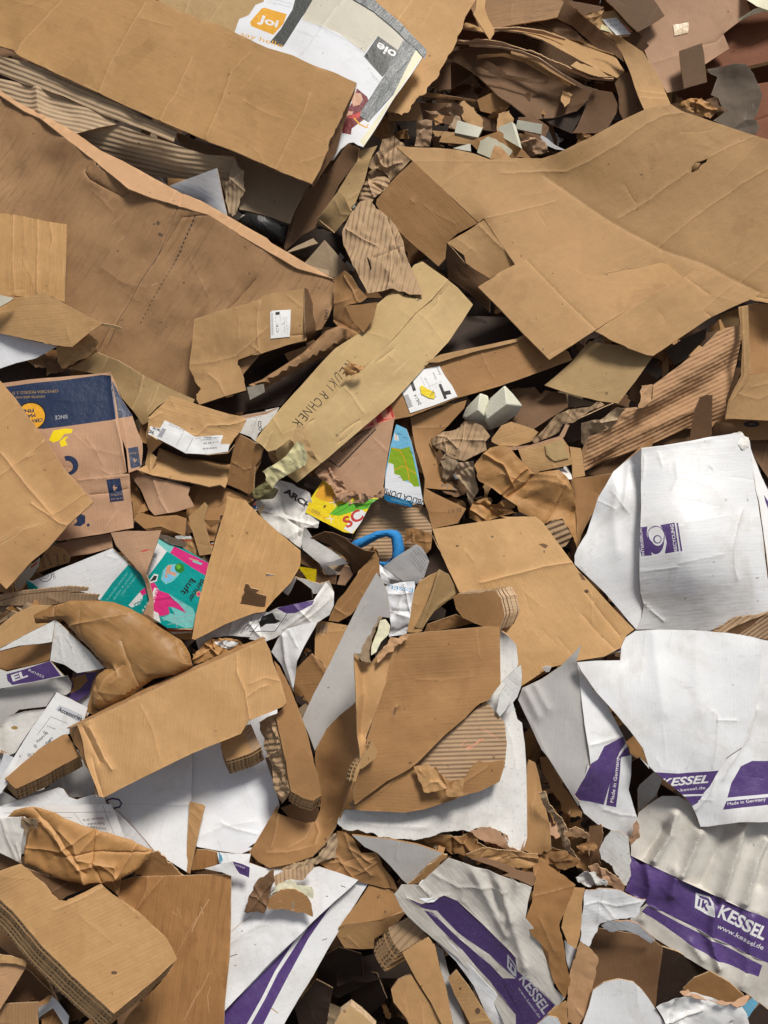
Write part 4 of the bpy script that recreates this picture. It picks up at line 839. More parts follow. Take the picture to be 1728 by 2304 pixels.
# blue and beige beer box
bb = S('drinks_box', 'blue and beige drinks box with yellow round emblem, upside down at the left', 'box',
  "D 10,835,16 200,812 400,790 600,775 690,768,18 700,850 735,1050,18 765,1200 790,1390,16 760,1400 805,1400 812,1550 825,1659,13 G 830,160,13 640,195 370,240,12 345,235 D 200,1300,14 -50,950,15", 'pink', grain=88, bend=5, t=5, ctrl="D 400,1300,17",
  creases=[("D 695,770 690,860 720,1060 755,1200 790,1390", 5, 4), ("D 540,1180 600,1260 640,1340", 1.5, 2.5), ("D 490,1440 640,1425 790,1410", 2.5, 3), ("D 700,1420 720,1600", 1.5, 3), ("D 575,1530 680,1520 790,1492", -3, 1.8), ("D 640,1380 690,1405 760,1390", 1.5, 2.5), ("D 340,940 480,950 640,940", .8, 3), ("G 700,0 720,60 650,170", 1.5, 3), ("D 460,1150 560,1240 760,1290", 1, 3)],
  prints=[('navy', "D -50,850 10,860 630,782 690,790 700,860 725,1062 640,1070 270,1120 0,1100 -50,1000"),
          ('black', [ell(*xy("D 192,1040")[0], 33.5, 33)]), ('amber', [ell(*xy("D 192,1040")[0], 30.5, 30)]),
          ('navy', textloops('CERV', xy("D 262,1050 190,1060"), 24, .04)), ('navy', textloops('MAS', xy("D 215,1020 150,1030"), 24, .04)), ('navy', textloops('FINA', xy("D 205,990 120,1000"), 24, .04)),
          ('goldink', textloops('CERVECERIA MODELO, S. D', xy("D 360,870 75,885"), 20, .0)), ('goldink', textloops('IMPORTED BEER FROM', xy("D 275,908 90,918"), 13, 0)),
          ('palegrey', textloops('SINCE', xy("D 417,1028 338,1036"), 24, .01)),
          ('navy', [ell(*xy("D 425,1348")[0], 23, 22)]), ('pink', [ell(*xy("D 418,1355")[0], 13, 13)]), ('pink', "D 330,1270 400,1290 420,1350 395,1420 330,1420"),
          ('navy', "D 663,1437 748,1428 770,1566 685,1577"), ('pink', textloops('4', xy("D 728,1470 702,1472"), 36, .03)), ('pink', textloops('BOTTLES', xy("D 757,1520 690,1528"), 10)), ('pink', textloops('12 FL OZ', xy("D 760,1545 690,1552"), 10)),
          ('navy', "G 470,90 500,70 530,85 530,130 500,150 455,145 480,120"), ('navy', [ell(*xy("G 549,142")[0], 3.6, 3.6)]),
          ('yellow', "D 305,1190 330,1130 400,1115 450,1120 445,1145 400,1150 370,1190 330,1205"), ('yellow', "D 370,1200 400,1170 425,1165 405,1190 420,1220 380,1232")])
bs = part(bb, 'side_panel', "D 692,775,18 712,820 760,940,16 822,1035,15 850,1120 885,1200,14 888,1260 880,1345,13 860,1370 800,1392,14 785,1250 750,1150 725,1060,16 695,900", 'pink', grain=85, bend=3, t=5,
     creases=[("D 760,1050 790,1200 800,1380", 1.5, 3)],
     prints=[('navy', "D 700,820 760,940 825,1042 735,1055 705,940"), ('navy', "D 795,1240 858,1230 876,1352 815,1366"), ('pink', textloops('4', xy("D 850,1300 828,1304"), 26, .02)), ('pink', textloops('12 BOTTLES', xy("D 858,1262 805,1270"), 9))])
S('cardboard_sheet', 'pinkish board strip lying right of the blue and beige box', 'cardboard', "D 800,1395,10 850,1385 920,1410,12 1060,1445 1185,1480,11 1170,1530 1208,1602,10 1100,1635 965,1659,9 930,1620 880,1500,9", 'pink', grain=65, bend=4, creases=[("D 960,1440 1000,1560 1050,1650", 3, 3), ("G 1000,0 1010,60", 1, 3)])
S('cardboard_sheet', 'brown board below the open carton with a printed label', 'cardboard', "D 800,1400,5 860,1500 930,1650,6 G 1160,60 1150,200,4 1050,215 900,165,4 835,110 825,0 D 810,1560", 'brown')
S('cardboard_sheet', 'folded brown board between the open carton and the striped tan panel', 'cardboard', "D 1190,1480,6 1290,1430 1420,1490,8 1580,1560,8 1430,1659 G 1370,80,7 1330,240 1290,240,6 1190,170 1150,100,5", 'brown', grain=20, creases=[("D 1260,1470 1180,1640", 1.5, 3), ("D 1430,1520 1350,1600", 2, 3)])
S('cardboard_strip', 'narrow upright brown strip left of the striped tan panel', 'cardboard', "G 1170,90,12 1230,40 1270,0,14 D 1290,1600 G 1265,110 1320,320,11 1240,332,10 1200,200", 'kraft', grain=85, bend=3)
S('cardboard_piece', 'small brown triangular flap beside the narrow upright strip', 'cardboard', "G 1260,110,9 1380,110,12 1370,125 1305,160,9", 'brown')
S('cardboard_piece', 'brown bent board with torn pale edge above the turquoise crate box', 'cardboard', "G 835,110,9 900,165 1000,150,10 1150,210,9 1160,100 1100,80,10 960,90 860,60", 'brown', creases=[("G 1000,150 1080,215", 2, 3)])
S('paper_scrap', 'bunched white, red and brown paper behind the turquoise box', 'paper', "G ~1090,215,8 ~1190,208,9 ~1240,260 ~1330,250,9 ~1320,300 1260,350,7 1180,320 1120,260", 'kraft', crum=9, cs=12, tear=3, t=1, prints=[('white_ink', "G 1090,210 1195,205 1195,228 1110,228"), ('redink', strip(xy("G 1100,235 1200,242 1330,265"), 2)), ('white_ink', "G 1290,230 1345,240 1340,265 1290,250")])
S('cardboard_sheet', 'pinkish board under the lower end of the blue and beige box', 'cardboard', "G 345,260,9 500,225 690,195,10 700,280 560,320 430,338,8 380,300", 'pink', bend=3)
S('cardboard_sheet', 'small kraft board behind the white and turquoise box with upside down words', 'cardboard', "G 230,440,9 255,350 290,300,11 340,270 400,290 440,340,10 430,375 330,405", 'kraft', prints=[('brownink', textloops('WALD', xy("G 290,410 265,330"), 22, .02)), ('brownink', textloops('Acrid', xy("G 330,390 300,320"), 20, .02)), ('brownink', textloops('Load', xy("G 372,390 362,320"), 20, .02)), ('brownink', textloops('WITH', xy("G 420,370 410,320"), 20, .02))])
S('paper_scrap', 'slim printed packet beside the kraft board with upside down words', 'packet', "G 85,530,9 140,430 250,345,11 240,400 200,460 120,540,8", 'beige', t=4, prints=[('redink', "G 190,400 235,365 230,380 195,410")])
S('cardboard_piece', 'grey brown thick board edge at the left below the orange tan box', 'cardboard', "G 40,500,12 95,385,14 125,410 100,480 60,525,11", 'grey', t=12, bend=1)
# pinkish arrow shaped board
pa = S('cardboard_piece', 'pinkish pointed board lying over the turquoise and pink boxes', 'cardboard', "G 690,190,21 790,178 900,180 1003,175,22 985,230 940,350,21 905,450,20 925,500 945,570 950,650 948,722,16 920,700 890,695,15 925,610 900,500,18 870,440 800,360,20 720,270", 'pink', grain=10, bend=5, t=4, prints=[('redink', ell(*xy("G 900,300")[0], 10, 1.6, -12))])
# white / teal box
wt = S('packet_box', 'white box with a turquoise lettered band in the left middle', 'box', "G 163,478,14 200,490 400,405 700,285,18 790,370,18 900,465,17 935,600,15 885,695,13 700,650 600,600 520,560 400,540 180,543,12", 'white', edge='edge_light', t=4, grain=20, bend=3,
  prints=[('teal', "G 163,478 200,500 245,535 180,546"), ('teal', "G 618,612 700,500 800,388 830,400 905,470 935,600 885,695 700,650"),
          ('ink', [ell(*xy("G 282,457")[0], 15, 14, 0, 20)]), ('white', [ell(*xy("G 282,457")[0], 13.5, 12.5, 0, 20)]), ('palegrey', [ell(*xy("G 282,457")[0], 8, 7.4)]), ('white', [ell(*xy("G 282,457")[0], 6.2, 5.8)]),
          ('ink', textloops('FSC', xy("G 320,430 335,480"), 14)),
          ('palteal', textloops('kaminofen-anzünder', xy("G 672,610 800,440"), 16, 0, 0)), ('palteal', textloops('sauber & schnell', xy("G 710,610 830,450"), 16)), ('palteal', textloops('natürlich brennen', xy("G 760,580 860,455"), 15)),
          ('white_ink', "G 800,640 870,560 890,580 880,630 820,655"), ('teal', textloops('AU', xy("G 880,600 830,635"), 30, .03)), ('hotpink', "G 870,555 905,530 910,570 885,580"), ('white_ink', textloops('KAMI', xy("G 925,610 880,675"), 30, .02))],
  creases=[("G 700,300 660,330 720,350", .8, 2)])
# Berliner Luft box
bl = S('printed_carton', 'turquoise and pink printed carton with blackletter words and a tower', 'carton',
  "G 978,210,15 1030,240 1150,290 1300,378,19 1290,450 1250,600,18 1215,700 1200,785,16 1120,785 1040,782,14 990,750 950,720,13 942,600 905,455,14 930,350", 'teal', edge='edge_light', t=4, grain=20, bend=3, res=7,
  prints=[('palteal', "G 975,212 1090,270 1060,318 1020,300 970,245"), ('white_ink', "G 975,250 1040,305 1000,360 915,470 905,450 940,330"), ('palegrey', "G 952,310 980,325 970,350 942,338"),
          ('hotpink', "G 1085,275 1300,380 1285,460 1200,410 1060,315"), ('palteal', "G 1200,360 1260,380 1250,390 1200,372"), ('skin', "G 1180,345 1240,365 1230,372 1175,352"),
          ('palteal', "G 1000,480 1015,420 1050,390 1100,385 1120,410 1115,450 1070,495 1030,510"), ('skyblue', "G 1010,478 1022,430 1050,400 1095,395 1110,415 1100,450 1065,487 1030,500"),
          ('skin', "G 1040,395 1070,390 1060,430 1100,440 1090,462 1050,445 1035,450 1045,470 1025,470 1030,440"), ('dkgreen', ell(*xy("G 1118,410")[0], 11, 11)), ('green', ell(*xy("G 1112,402")[0], 5, 5)),
          ('white_ink', "G 925,490 960,445 985,450 975,490 930,505"), ('ink', "G 930,495 960,455 978,460 968,485"),
          ('black', textloops('Berliner', xy("G 1250,475 1165,605"), 38, .02)), ('black', textloops('Luft', xy("G 1188,470 1120,560"), 42, .02)), ('black', textloops('&', xy("G 1192,480 1176,500"), 20)),
          ('salmon', ell(*xy("G 1235,570")[0], 6, 6.5)), ('hotpink', ell(*xy("G 1235,570")[0], 3, 3.5)),
          ('hotpink', "G 925,505 960,500 990,550 1050,570 1080,610 1130,640 1170,680 1160,690 1085,655 1045,650 1055,690 1040,700 1000,710 960,680 945,620 935,560"),
          ('palteal', "G 1050,570 1200,660 1215,700 1200,780 1150,782 1000,720 1040,705 1060,690 1090,700 1060,650 1160,690 1120,640"), ('palegrey', strip(xy("G 1010,735 1200,700"), 1)), ('palegrey', strip(xy("G 1080,690 1100,780"), 1)), ('palegrey', strip(xy("G 1040,760 1200,730"), 1)),
          ('white_ink', "G 935,600 960,530 985,540 960,625"), ('hotpink', textloops('EINE', xy("G 972,540 948,615"), 18, .04)), ('white_ink', "G 945,670 985,690 1000,750 950,722")])
stick(bl, 'clear_film', "G 990,198 1100,225 1165,255 1160,285 1060,260 985,215", 'plasticgrey', lift=5, t=.4)
part(bl, 'carton_side', "G 1040,783,14 1200,787,16 1195,812 1195,850,11 1120,845 1060,805,10", 'orange', grain=2, prints=[('redink', strip(xy("G 1042,787 1120,795 1198,790"), 2.5)), ('white_ink', "G 1060,800 1195,797 1195,806 1080,812")])
# striped tan panel
S('cardboard_sheet', 'tall striped tan panel leaning between the turquoise carton and the sack', 'cardboard',
  "D 1415,1535,26 1435,1545 ~1530,1565,26 G 1600,70 H 100,110 200,200 320,300,24 322,350 316,400 260,500 160,600 110,660,20 100,680 G 1580,690 1400,760 1215,855,18 1195,850,18 1220,700 1290,400,22 1350,200 1400,50", 'tanrib', grain=76, bend=5, tear=1.5, t=5,
  creases=[("G 1550,60 1460,300 1370,520", 1.8, 2.5), ("G 1620,130 1540,340 1480,560", 1.5, 2.5), ("H 100,150 20,400", 1.5, 2.5), ("H 140,180 60,420", 1.2, 2.5), ("G 1480,60 1400,320 1330,560", 1.4, 2.5), ("G 1490,350 1470,440", 1, 2), ("H 200,230 130,420", 1.2, 2.5)], holes=[])
S('box_flap', 'shaded brown flap stuck to the lower right of the striped tan panel', 'cardboard', "G ~1530,505,24 1560,530 1620,545 H 40,560 110,580,22 100,665 G 1600,690,18 ~1500,680 ~1485,660,19 ~1510,580", 'umber', tear=3)
# open carton with printed label
oc = S('open_carton', 'small open tan carton with a printed white label on its bent lid', 'carton',
  "D 1060,915,20 1150,940 1240,972 1350,1005 1430,1030,22 1490,1040 1535,1062,21 1500,1130 1455,1180,20 1420,1240,19 1300,1275 1160,1270,17 1040,1200 925,1150,17 925,1090 ~930,1050 ~1000,980", 'tan', grain=-15, crum=5, cs=7, ctrl="D 1210,1170,18.5", t=4,
  creases=[("D 1210,1170 1290,1100 1430,1095 1535,1065", 3, 3), ("D 1060,918 1100,1000", 1, 3), ("D 930,1060 1010,1020", 2, 3)])
stick(oc, 'printed_label', "D 1030,1070 1120,1110 1215,1170 1300,1165 1390,1160 1375,1215 1430,1215 1420,1262 1300,1280 1160,1275 1040,1210 925,1155 940,1105 1000,1120", 'paper', lift=3, on=sf(oc),
  prints=[('palegrey', textloops('SCHUHE', xy("D 1055,1100 1150,1140"), 14, .01)), ('black', textloops('DHL', xy("D 925,1145 960,1160"), 22, .04)), ('ink', textloops('%%', xy("D 950,1120 1000,1140"), 14, .03)),
          ('palegrey', "D 1015,1118 1040,1125 1010,1178 980,1172"), ('palegrey', strip(xy("D 1145,1145 1100,1225"), 1.2)), ('palegrey', strip(xy("D 1210,1170 1160,1265"), 1.5)), ('ink', textloops('|||| |||| 4 11', xy("D 1270,1218 1360,1210"), 12, .02)), ('ink', textloops('||||||||||', xy("D 1265,1250 1350,1243"), 10, .02)), ('ink', textloops('GR. 41', xy("D 1220,1185 1290,1180"), 8)), ('ink', textloops('ART 2071', xy("D 1290,1180 1370,1178"), 9)), ('ink', textloops('WEISS', xy("D 1250,1195 1320,1190"), 8))])
part(oc, 'left_wall', "D 925,1060,18 910,1150,15 920,1250 905,1340,11 935,1395,12 975,1300,13 940,1270 1010,1205,16 925,1155,17", 'tan', crum=6, cs=9, creases=[("D 940,1270 935,1390", 2, 2.5)])
part(oc, 'tray', "D 852,1375,13 910,1350 935,1395,13 975,1300,8 1000,1215,5 1160,1265 1285,1290,4 1480,1330 1440,1400,7 1400,1490,13 1370,1470 ~1300,1480 1180,1450,13 950,1410", 'kraft', grain=-12, t=4, back='umber', creases=[("D 975,1330 1200,1400 1420,1440", 1.5, 4)])
part(oc, 'inner_wall', "D 930,1160,9 1040,1215 1160,1275,9 1300,1285 1420,1270,9 1490,1180,9 1490,1350,1 1280,1380,0 1000,1330,0", 'dark')  # near-black sheet standing in for shade inside the carton
part(oc, 'right_wall', "D 1475,1148,19 1560,1190 1637,1240,18 1620,1330 1585,1400 1570,1537,10 1500,1500 1412,1465,10 1440,1300", 'brown', grain=70, creases=[("D 1450,1330 1520,1370 1600,1360", 2, 3)], t=5)
S('printed_parcel', 'beige parcel with a grey lettered label under the handwritten long box', 'parcel', "D 1490,1040,14 1659,1010,15 E 100,1005 190,985,15 160,1050 60,1150 40,1200 D 1640,1245 1560,1170,12 1480,1140", 'whitedirty', t=4, prints=[('palegrey', textloops('MADE IN GERMANY', xy("D 1525,1060 1630,1050"), 10)), ('ink', [ell(*xy("D 1617,1082")[0], 4, 4), ell(*xy("D 1617,1082")[0], 2.4, 2.4), ell(*xy("D 1617,1100")[0], 4, 4), ell(*xy("D 1617,1100")[0], 2.4, 2.4), ell(*xy("D 1620,1120")[0], 4, 4), ell(*xy("D 1620,1120")[0], 2.4, 2.4)]), ('palegrey', strip(xy("D 1570,1150 1600,1050"), 1)), ('pink', "D 1490,1040 1659,1012 E 190,985 170,1000 D 1659,1030 1530,1055")])
# small labelled box
cb = S('labelled_box', 'worn tan box with a white barcode label and a torn bite out of its side', 'box',
  "D 1210,438,17 1350,390 1500,350,20 1610,315,20 E 100,285 320,248,21 345,242,21 352,300,20 345,350 352,470 357,565,18 250,590 100,640,16 60,655,16 0,660 D 1659,620 1610,640 1480,690,14 ~1475,720 ~1500,760 1520,830 1533,882,12 1400,920 1240,970,11 ~1222,935 ~1220,905 ~1250,870 ~1215,830 ~1195,780 1178,740,13 1195,600", 'kraft', grain=85, bend=5, crum=3, tear=1.8, ctrl="D 1480,560,17",
  creases=[("D 1615,330 1600,480 1610,640", 3, 3), ("D 1480,650 1560,580 1659,490", 2, 2.5), ("D 1185,720 1330,700 1480,660", 1.5, 3), ("D 1300,780 1360,830 1400,910", 2, 3), ("D 1490,440 1480,560", 1.5, 2.5), ("E 240,290 330,360", 1.5, 2.5), ("E 60,520 20,600 80,650", 2, 2.5), ("E 265,535 345,530", -3, 1.6)], back='umber')
stick(cb, 'shipping_label', "E 134,395 145,385 262,378 258,470 252,545 134,557", 'paper', lift=2.5,
  prints=[('ink', textloops('||||||||||||||||||||||', xy("E 152,535 150,400"), 12, .01)), ('ink', "E 165,395 192,392 192,410 166,413"), ('ink', textloops('CE', xy("E 185,520 182,465"), 14)), ('palegrey', textloops('MODEL 2041 B', xy("E 228,520 225,430"), 10)), ('palegrey', textloops('Serien Nr 00418', xy("E 242,530 238,420"), 8)), ('ink', textloops('||||||||||', xy("E 205,475 225,465"), 10)), ('palegrey', textloops('Made in PRC', xy("E 200,450 198,410"), 8)), ('palegrey', textloops('220V 50Hz', xy("E 172,460 170,420"), 8))])
part(cb, 'far_side', "E 345,243,21 365,250,20 400,350 430,420,15 455,500,12 420,560 357,590,9 357,565,15 350,450", 'deep', bend=3)  # side turned from the light, its shade painted as a deep brown
part(cb, 'dark_inside', "D 1475,680,11 1659,620,12 E 357,575,12 360,600,6 250,640 0,760 D 1659,820 1530,890,4 1500,780,5", 'dark')  # blackened sheet fills the opening as painted shade
S('tape_piece', 'shiny clear parcel tape hanging at the end of the reddish rolled strip', 'tape', "D 1535,860,15 1640,840,16 1648,890,15 1555,940,14", 'clear', t=.4, crum=2, cs=14)
S('box_flap', 'dark inner flap under the reddish rolled strip', 'cardboard', "D 1240,975,6 1530,890,7 E 100,865,7 400,700,8 620,580,8 560,650 300,850 200,975,4 0,1010 D 1430,1025,4", 'dark', bend=5)
# ================================================================ centre
nb = S('long_box', 'long narrow pale box with handwritten capitals lying diagonally in the centre', 'box',
  "E 1030,100,22 1080,80 1240,192,24 1140,310 1040,400,25 900,560 720,735,26 ~640,800 500,945 340,1100,25 260,1185 170,1250,23 120,1262 80,1222,20 40,1195,20 130,1070 205,975,21 330,840 420,740,22 540,620 710,510,23 730,440 780,360 900,258,23 960,180", 'strawshade', grain=42, bend=4, t=5,
  creases=[("E 710,510 870,560", 1.2, 2.5), ("E 150,1050 210,1150 300,1110", 1.5, 2.5), ("E 100,1230 130,1150 160,1120", -2, 2), ("E 940,380 1060,460", 1, 2)],
  prints=[('black', handtext('NEUKIRCHNER', xy("E 612,690 262,1085"), 58, 4)), ('black', textloops('Rey', xy("E 960,300 1075,330"), 34, .004))])
part(nb, 'front_face', "E 1240,193,24 1300,240 1395,345,19 1330,450 1240,580,20 1100,730 900,950,21 700,1120 480,1310,20 300,1452,18 230,1400 165,1290,20 170,1252,23 260,1187 340,1102,25 500,947 ~640,802 720,737,26 900,562 1040,402,25 1140,312", 'straw', grain=42, bend=4, t=5,
  creases=[("E 598,862 650,920 710,1010", 2, 2.5), ("E 800,700 905,620", -2.5, 2), ("E 1180,310 1200,275", -2.5, 2), ("E 555,1205 560,1160 620,1110 690,1065", -2, 1.8), ("E 555,1205 600,1180 650,1130 690,1065", -1.5, 1.8), ("E 290,1160 350,1240 450,1330", 1.5, 3), ("E 1060,400 1130,460 1200,560", 1.2, 3), ("E 385,1075 400,1065", -3, 2), ("E 870,660 910,700", 1, 2)])
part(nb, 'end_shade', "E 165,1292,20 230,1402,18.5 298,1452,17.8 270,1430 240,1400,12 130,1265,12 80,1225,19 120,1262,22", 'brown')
S('torn_paper', 'crumpled torn brown paper stuck on the handwritten box beside the first letters', 'paper', "E ~590,755,29 ~620,700 ~655,710,30 ~720,730 ~690,770,29 ~640,795 ~600,780", 'paperkraft', t=1, crum=14, cs=26, tear=3.5, res=3)
S('tape_piece', 'wrinkled clear tape at the lower left end of the handwritten box', 'tape', "E ~255,1180,25.5 300,1095 ~360,1100,27 330,1140 ~355,1160 ~390,1250,25 440,1340,22 ~380,1290 ~330,1220 ~280,1215", 'light', t=.5, crum=5, cs=20, tear=2)
S('tissue', 'crumpled pale yellow tissue draped over the lower end of the handwritten box', 'tissue', "E ~82,1385,21 150,1345 230,1290 280,1220,25 300,1195 ~345,1220 370,1300,25 ~355,1345 250,1400 ~200,1430,20 ~180,1445 150,1490,17 ~115,1455 ~105,1410", 'tissue', t=.8, crum=11, cs=12, tear=2, res=3.5)
S('plastic_bag', 'small olive plastic scrap below the pale yellow tissue', 'plastic', "E 20,1500,12 100,1450,15 180,1500,15 150,1555 60,1562,12 25,1545", 'olivebag', t=.5, crum=10, cs=18)
S('carton_corner', 'small tan carton corner touching the lower end of the handwritten box', 'carton', "E 0,1190,17 60,1215 92,1245,19 70,1310 40,1350,15 30,1500,12 0,1530", 'brown', bend=3)
# box under it with the shipping label
ub = S('long_box', 'long brown box with a shipping label and yellow sticker under the handwritten one', 'box',
  "E 1060,745,16 1180,700 1400,635 1659,575,13 F 200,515 420,640,11 440,690,10 250,760 0,850,10.5 E 1500,870 1300,925 1010,1040,13 910,1060 670,1143,12 800,960", 'brown', dz=4.5, grain=22, bend=4, t=5, edge='edge',
  creases=[("E 1450,650 1490,740 1520,790", 1.5, 2.5), ("E 1180,700 1230,790", 1, 3), ("F 180,740 260,710", -1.5, 1.5)],
  prints=[('salmon', "E 665,1140 780,1040 870,948 912,1050 800,1100"), ('redink', "E 780,1060 880,960 905,1045 800,1085"), ('salmon', "E 820,1020 850,985 865,1030 880,1010 890,1050 840,1060"), ('salmon', "E 720,1110 790,1050 800,1090 740,1115"), ('redink', "E 735,1105 770,1075 780,1095")])
part(ub, 'top_rim', "E 1100,705,17 1190,658,18 1659,560,14 F 200,500,13 300,560 200,520,12.5 E 1659,580,13.5 1400,640 1180,705,17", 'kraft', bend=1, dz=4.5)
stick(ub, 'shipping_label', "E 940,865 1020,800 1040,760 1186,727 1225,800 1262,850 1297,920 1150,975 1003,1022", 'paper', lift=2.5,
  prints=[('ink', textloops('||||||||||||||||', xy("E 985,985 955,880"), 40, .03)), ('ink', textloops('|||||||||||', xy("E 1020,980 990,905"), 34, .03)), ('ink', "E 998,822 1018,815 1040,880 1022,888"), ('ink', textloops('ZHL1.4', xy("E 1075,968 1040,905"), 20, .02)), ('palegrey', textloops('Österreich', xy("E 1100,860 1070,790"), 12)),
          ('ink', "E 1178,845 1195,840 1232,930 1215,937"), ('ink', "E 1205,890 1250,880 1258,905 1215,912"), ('ink', textloops('Eterna', xy("E 1195,780 1175,735"), 14)), ('ink', textloops('Günter', xy("E 1170,810 1150,765"), 14)), ('ink', textloops('BIZMI', xy("E 1165,925 1150,880"), 14)), ('palegrey', strip(xy("E 1085,870 1200,825"), 1)), ('palegrey', strip(xy("E 1090,800 1120,850 1140,920"), 1))])
stick(ub, 'yellow_sticker', "E 1062,860 1078,850 1100,868 1155,895 1152,935 1120,930 1070,905", 'yellow', lift=5, prints=[('black', textloops('116', xy("E 1130,920 1155,895"), 14, .02))])
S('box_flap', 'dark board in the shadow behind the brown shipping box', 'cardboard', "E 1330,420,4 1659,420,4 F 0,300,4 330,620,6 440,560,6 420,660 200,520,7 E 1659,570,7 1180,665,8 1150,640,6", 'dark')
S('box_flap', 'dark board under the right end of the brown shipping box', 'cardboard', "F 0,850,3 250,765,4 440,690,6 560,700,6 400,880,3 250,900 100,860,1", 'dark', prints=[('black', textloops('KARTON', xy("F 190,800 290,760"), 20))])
# Waagrecht box
S('lettered_board', 'brown board with a black lettered frame and shredded lower edge', 'cardboard',
  "E 490,1300,14 640,1180 800,1090,17 905,1060,17 870,1250 835,1480,14 ~850,1500 ~825,1540 ~740,1550 ~690,1570 ~650,1575,12 ~590,1550 ~540,1510 ~490,1430,12 ~420,1370", 'pink', grain=45, tear=4, bend=5, creases=[("E 780,1180 860,1260", 1.5, 3), ("E 640,1310 680,1280", -1, 2)],
  prints=[('black', strip(xy("E 500,1315 560,1358 790,1120"), 3.0)), ('brownink', textloops('Waagrecht lagern', xy("E 582,1280 790,1115"), 30, .01)), ('brownink', strip(xy("E 430,1372 520,1290"), 1))], t=4)
S('shredded_paper', 'shredded frayed card fringe hanging off the lettered brown board', 'paper', "E ~430,1370,15 ~500,1350 ~560,1420 ~600,1490,15 ~680,1520 ~800,1530,15 ~830,1500 ~835,1550 ~760,1560 ~690,1590 ~620,1590,13 ~540,1560 ~520,1490 ~450,1430", 'pink', t=1.2, crum=16, cs=20, tear=6, res=3.5)
mp = S('map_brochure', 'folded map leaflet of a green island on blue sea, standing upside down', 'leaflet',
  "E 918,1092,17 980,1120,19 1010,1200 1050,1380 1085,1590,17 1000,1575 845,1520,14 850,1400 880,1230", 'skyblue', t=2.5, bend=1, grain=10, edge='white_ink', res=7,
  prints=[('skyblue', "E 918,1092 980,1120 1010,1230 885,1230"), ('bluewhite', "E 868,1330 905,1340 960,1440 1066,1480 1085,1590 845,1522 850,1420"), ('landgreen', "E 885,1235 950,1245 1000,1230 1020,1290 1062,1478 1030,1480 990,1440 960,1445 940,1410 905,1400 900,1340 865,1330 880,1260"),
          ('amber', strip(xy("E 890,1240 940,1255 965,1300 985,1360 1000,1450"), 2)), ('amber', strip(xy("E 905,1375 960,1350 1040,1400"), 1.8)), ('bluewhite', "E 905,1150 930,1165 935,1195 905,1190"), ('amber', strip(xy("E 915,1145 920,1190"), 1.2)),
          ('ink', textloops('SANTO', xy("E 1025,1270 1000,1255"), 9)), ('ink', textloops('Mar', xy("E 950,1150 920,1145"), 9)), ('ink', textloops('Baní', xy("E 950,1420 925,1418"), 8)), ('ink', textloops('Océano', xy("E 985,1175 955,1170"), 8)),
          ('black', textloops('REPUBLICA DOMI', xy("E 1170,1588 850,1488"), 40, .015))])
part(mp, 'second_leaf', "E 842,1528,15 870,1540 1015,1578,16 1020,1600 1000,1605 870,1575 845,1560,14", 'blue', t=1.5, bend=1, res=5, prints=[('skyblue', "E 880,1550 1000,1582 1000,1592 885,1565")])
S('torn_board', 'torn board edge under the foot of the map leaflet', 'cardboard', "E ~845,1560,13 ~900,1585 ~1000,1600,13 ~1078,1600 ~1070,1625,12 ~990,1615 ~900,1610 ~860,1590", 'pink', t=3, tear=4, crum=5, cs=18)
S('brown_board', 'tall dark brown panel standing right of the map leaflet', 'cardboard',
  "E 1005,1050,14 1150,1000 1355,940,15 1340,990 1220,1120 1130,1190,12 1150,1250 1200,1420,9 1300,1500 H 1100,-90 1350,40,7 1300,130,6 1145,165,8 1120,60 E 1090,1560,12 1100,1430,13 1040,1250", 'brown', grain=80, bend=5, creases=[("E 1000,1110 1150,1110 1250,1100", 1.5, 3), ("E 1040,1250 1090,1450", 1, 3)], prints=[('ink', textloops('| || |||', xy("H 1245,70 1320,60"), 26, 0)), ('ink', textloops('M S', xy("E 1200,1480 1290,1500"), 22))], h=12)
S('brown_board', 'brown box end above the foam blocks in the shadow of the square board', 'cardboard', "F 60,870,7 210,860,8 250,905,6 270,880 400,900,9 415,980,9 300,1050 200,1120,7 60,1080,6 130,980", 'umber', grain=10)
S('brown_board', 'grey board corner between the brown box end and the square board', 'cardboard', "F 415,905,8 560,950,10 600,965 480,980,8 415,985", 'grey')
poly3('foam_block', 'white foam block, the left and lower one of the big pair', 'foam block',
  "E 1328,1045,12 1355,985,15 1440,898,20 1488,915,17 1500,1000,15 1500,1075,13 1497,1130,10 1430,1110,11 1345,1065,11 1425,1003,20 1350,1050,14.5", [[0, 1, 2, 3, 4, 5, 6, 7, 8], [1, 2, 9], [0, 1, 9, 10], [2, 3, 4, 9], [9, 4, 5], [0, 10, 8], [10, 9, 5, 7], [10, 7, 8], [5, 6, 7]], 'foamwhite', 6, 'large white foam blocks')
poly3('foam_block', 'tall white foam block, the right one of the big pair', 'foam block',
  "E 1468,1010,17 1500,930,20 1592,850,24 F 75,905,19 130,975,16 100,1030,14 30,1078,12 E 1590,1090,12 1500,1128,12 1465,1070,15 1605,965,24 1480,1062,19", [[0, 1, 2, 3, 4, 5, 6, 7, 8, 9], [0, 1, 2, 10, 11], [2, 3, 4, 10], [10, 4, 5], [10, 5, 6, 7], [11, 10, 7, 8], [0, 11, 9], [11, 8, 9]], 'foamwhite', 6, 'large white foam blocks')
S('crumpled_corrugated', 'crumpled grey ribbed paper right under the big white foam pair', 'corrugated paper', "E ~1130,1180,13 ~1190,1150 ~1300,1110,16 1340,1070 1400,1080,18 1450,1100 1500,1165,17 1470,1200 1480,1250,15 1340,1320,13 ~1260,1300 1195,1305 ~1230,1270 ~1170,1245 ~1140,1220", 'wrap', crum=18, cs=9, grain=70, t=1.2, tear=2.5, res=4)
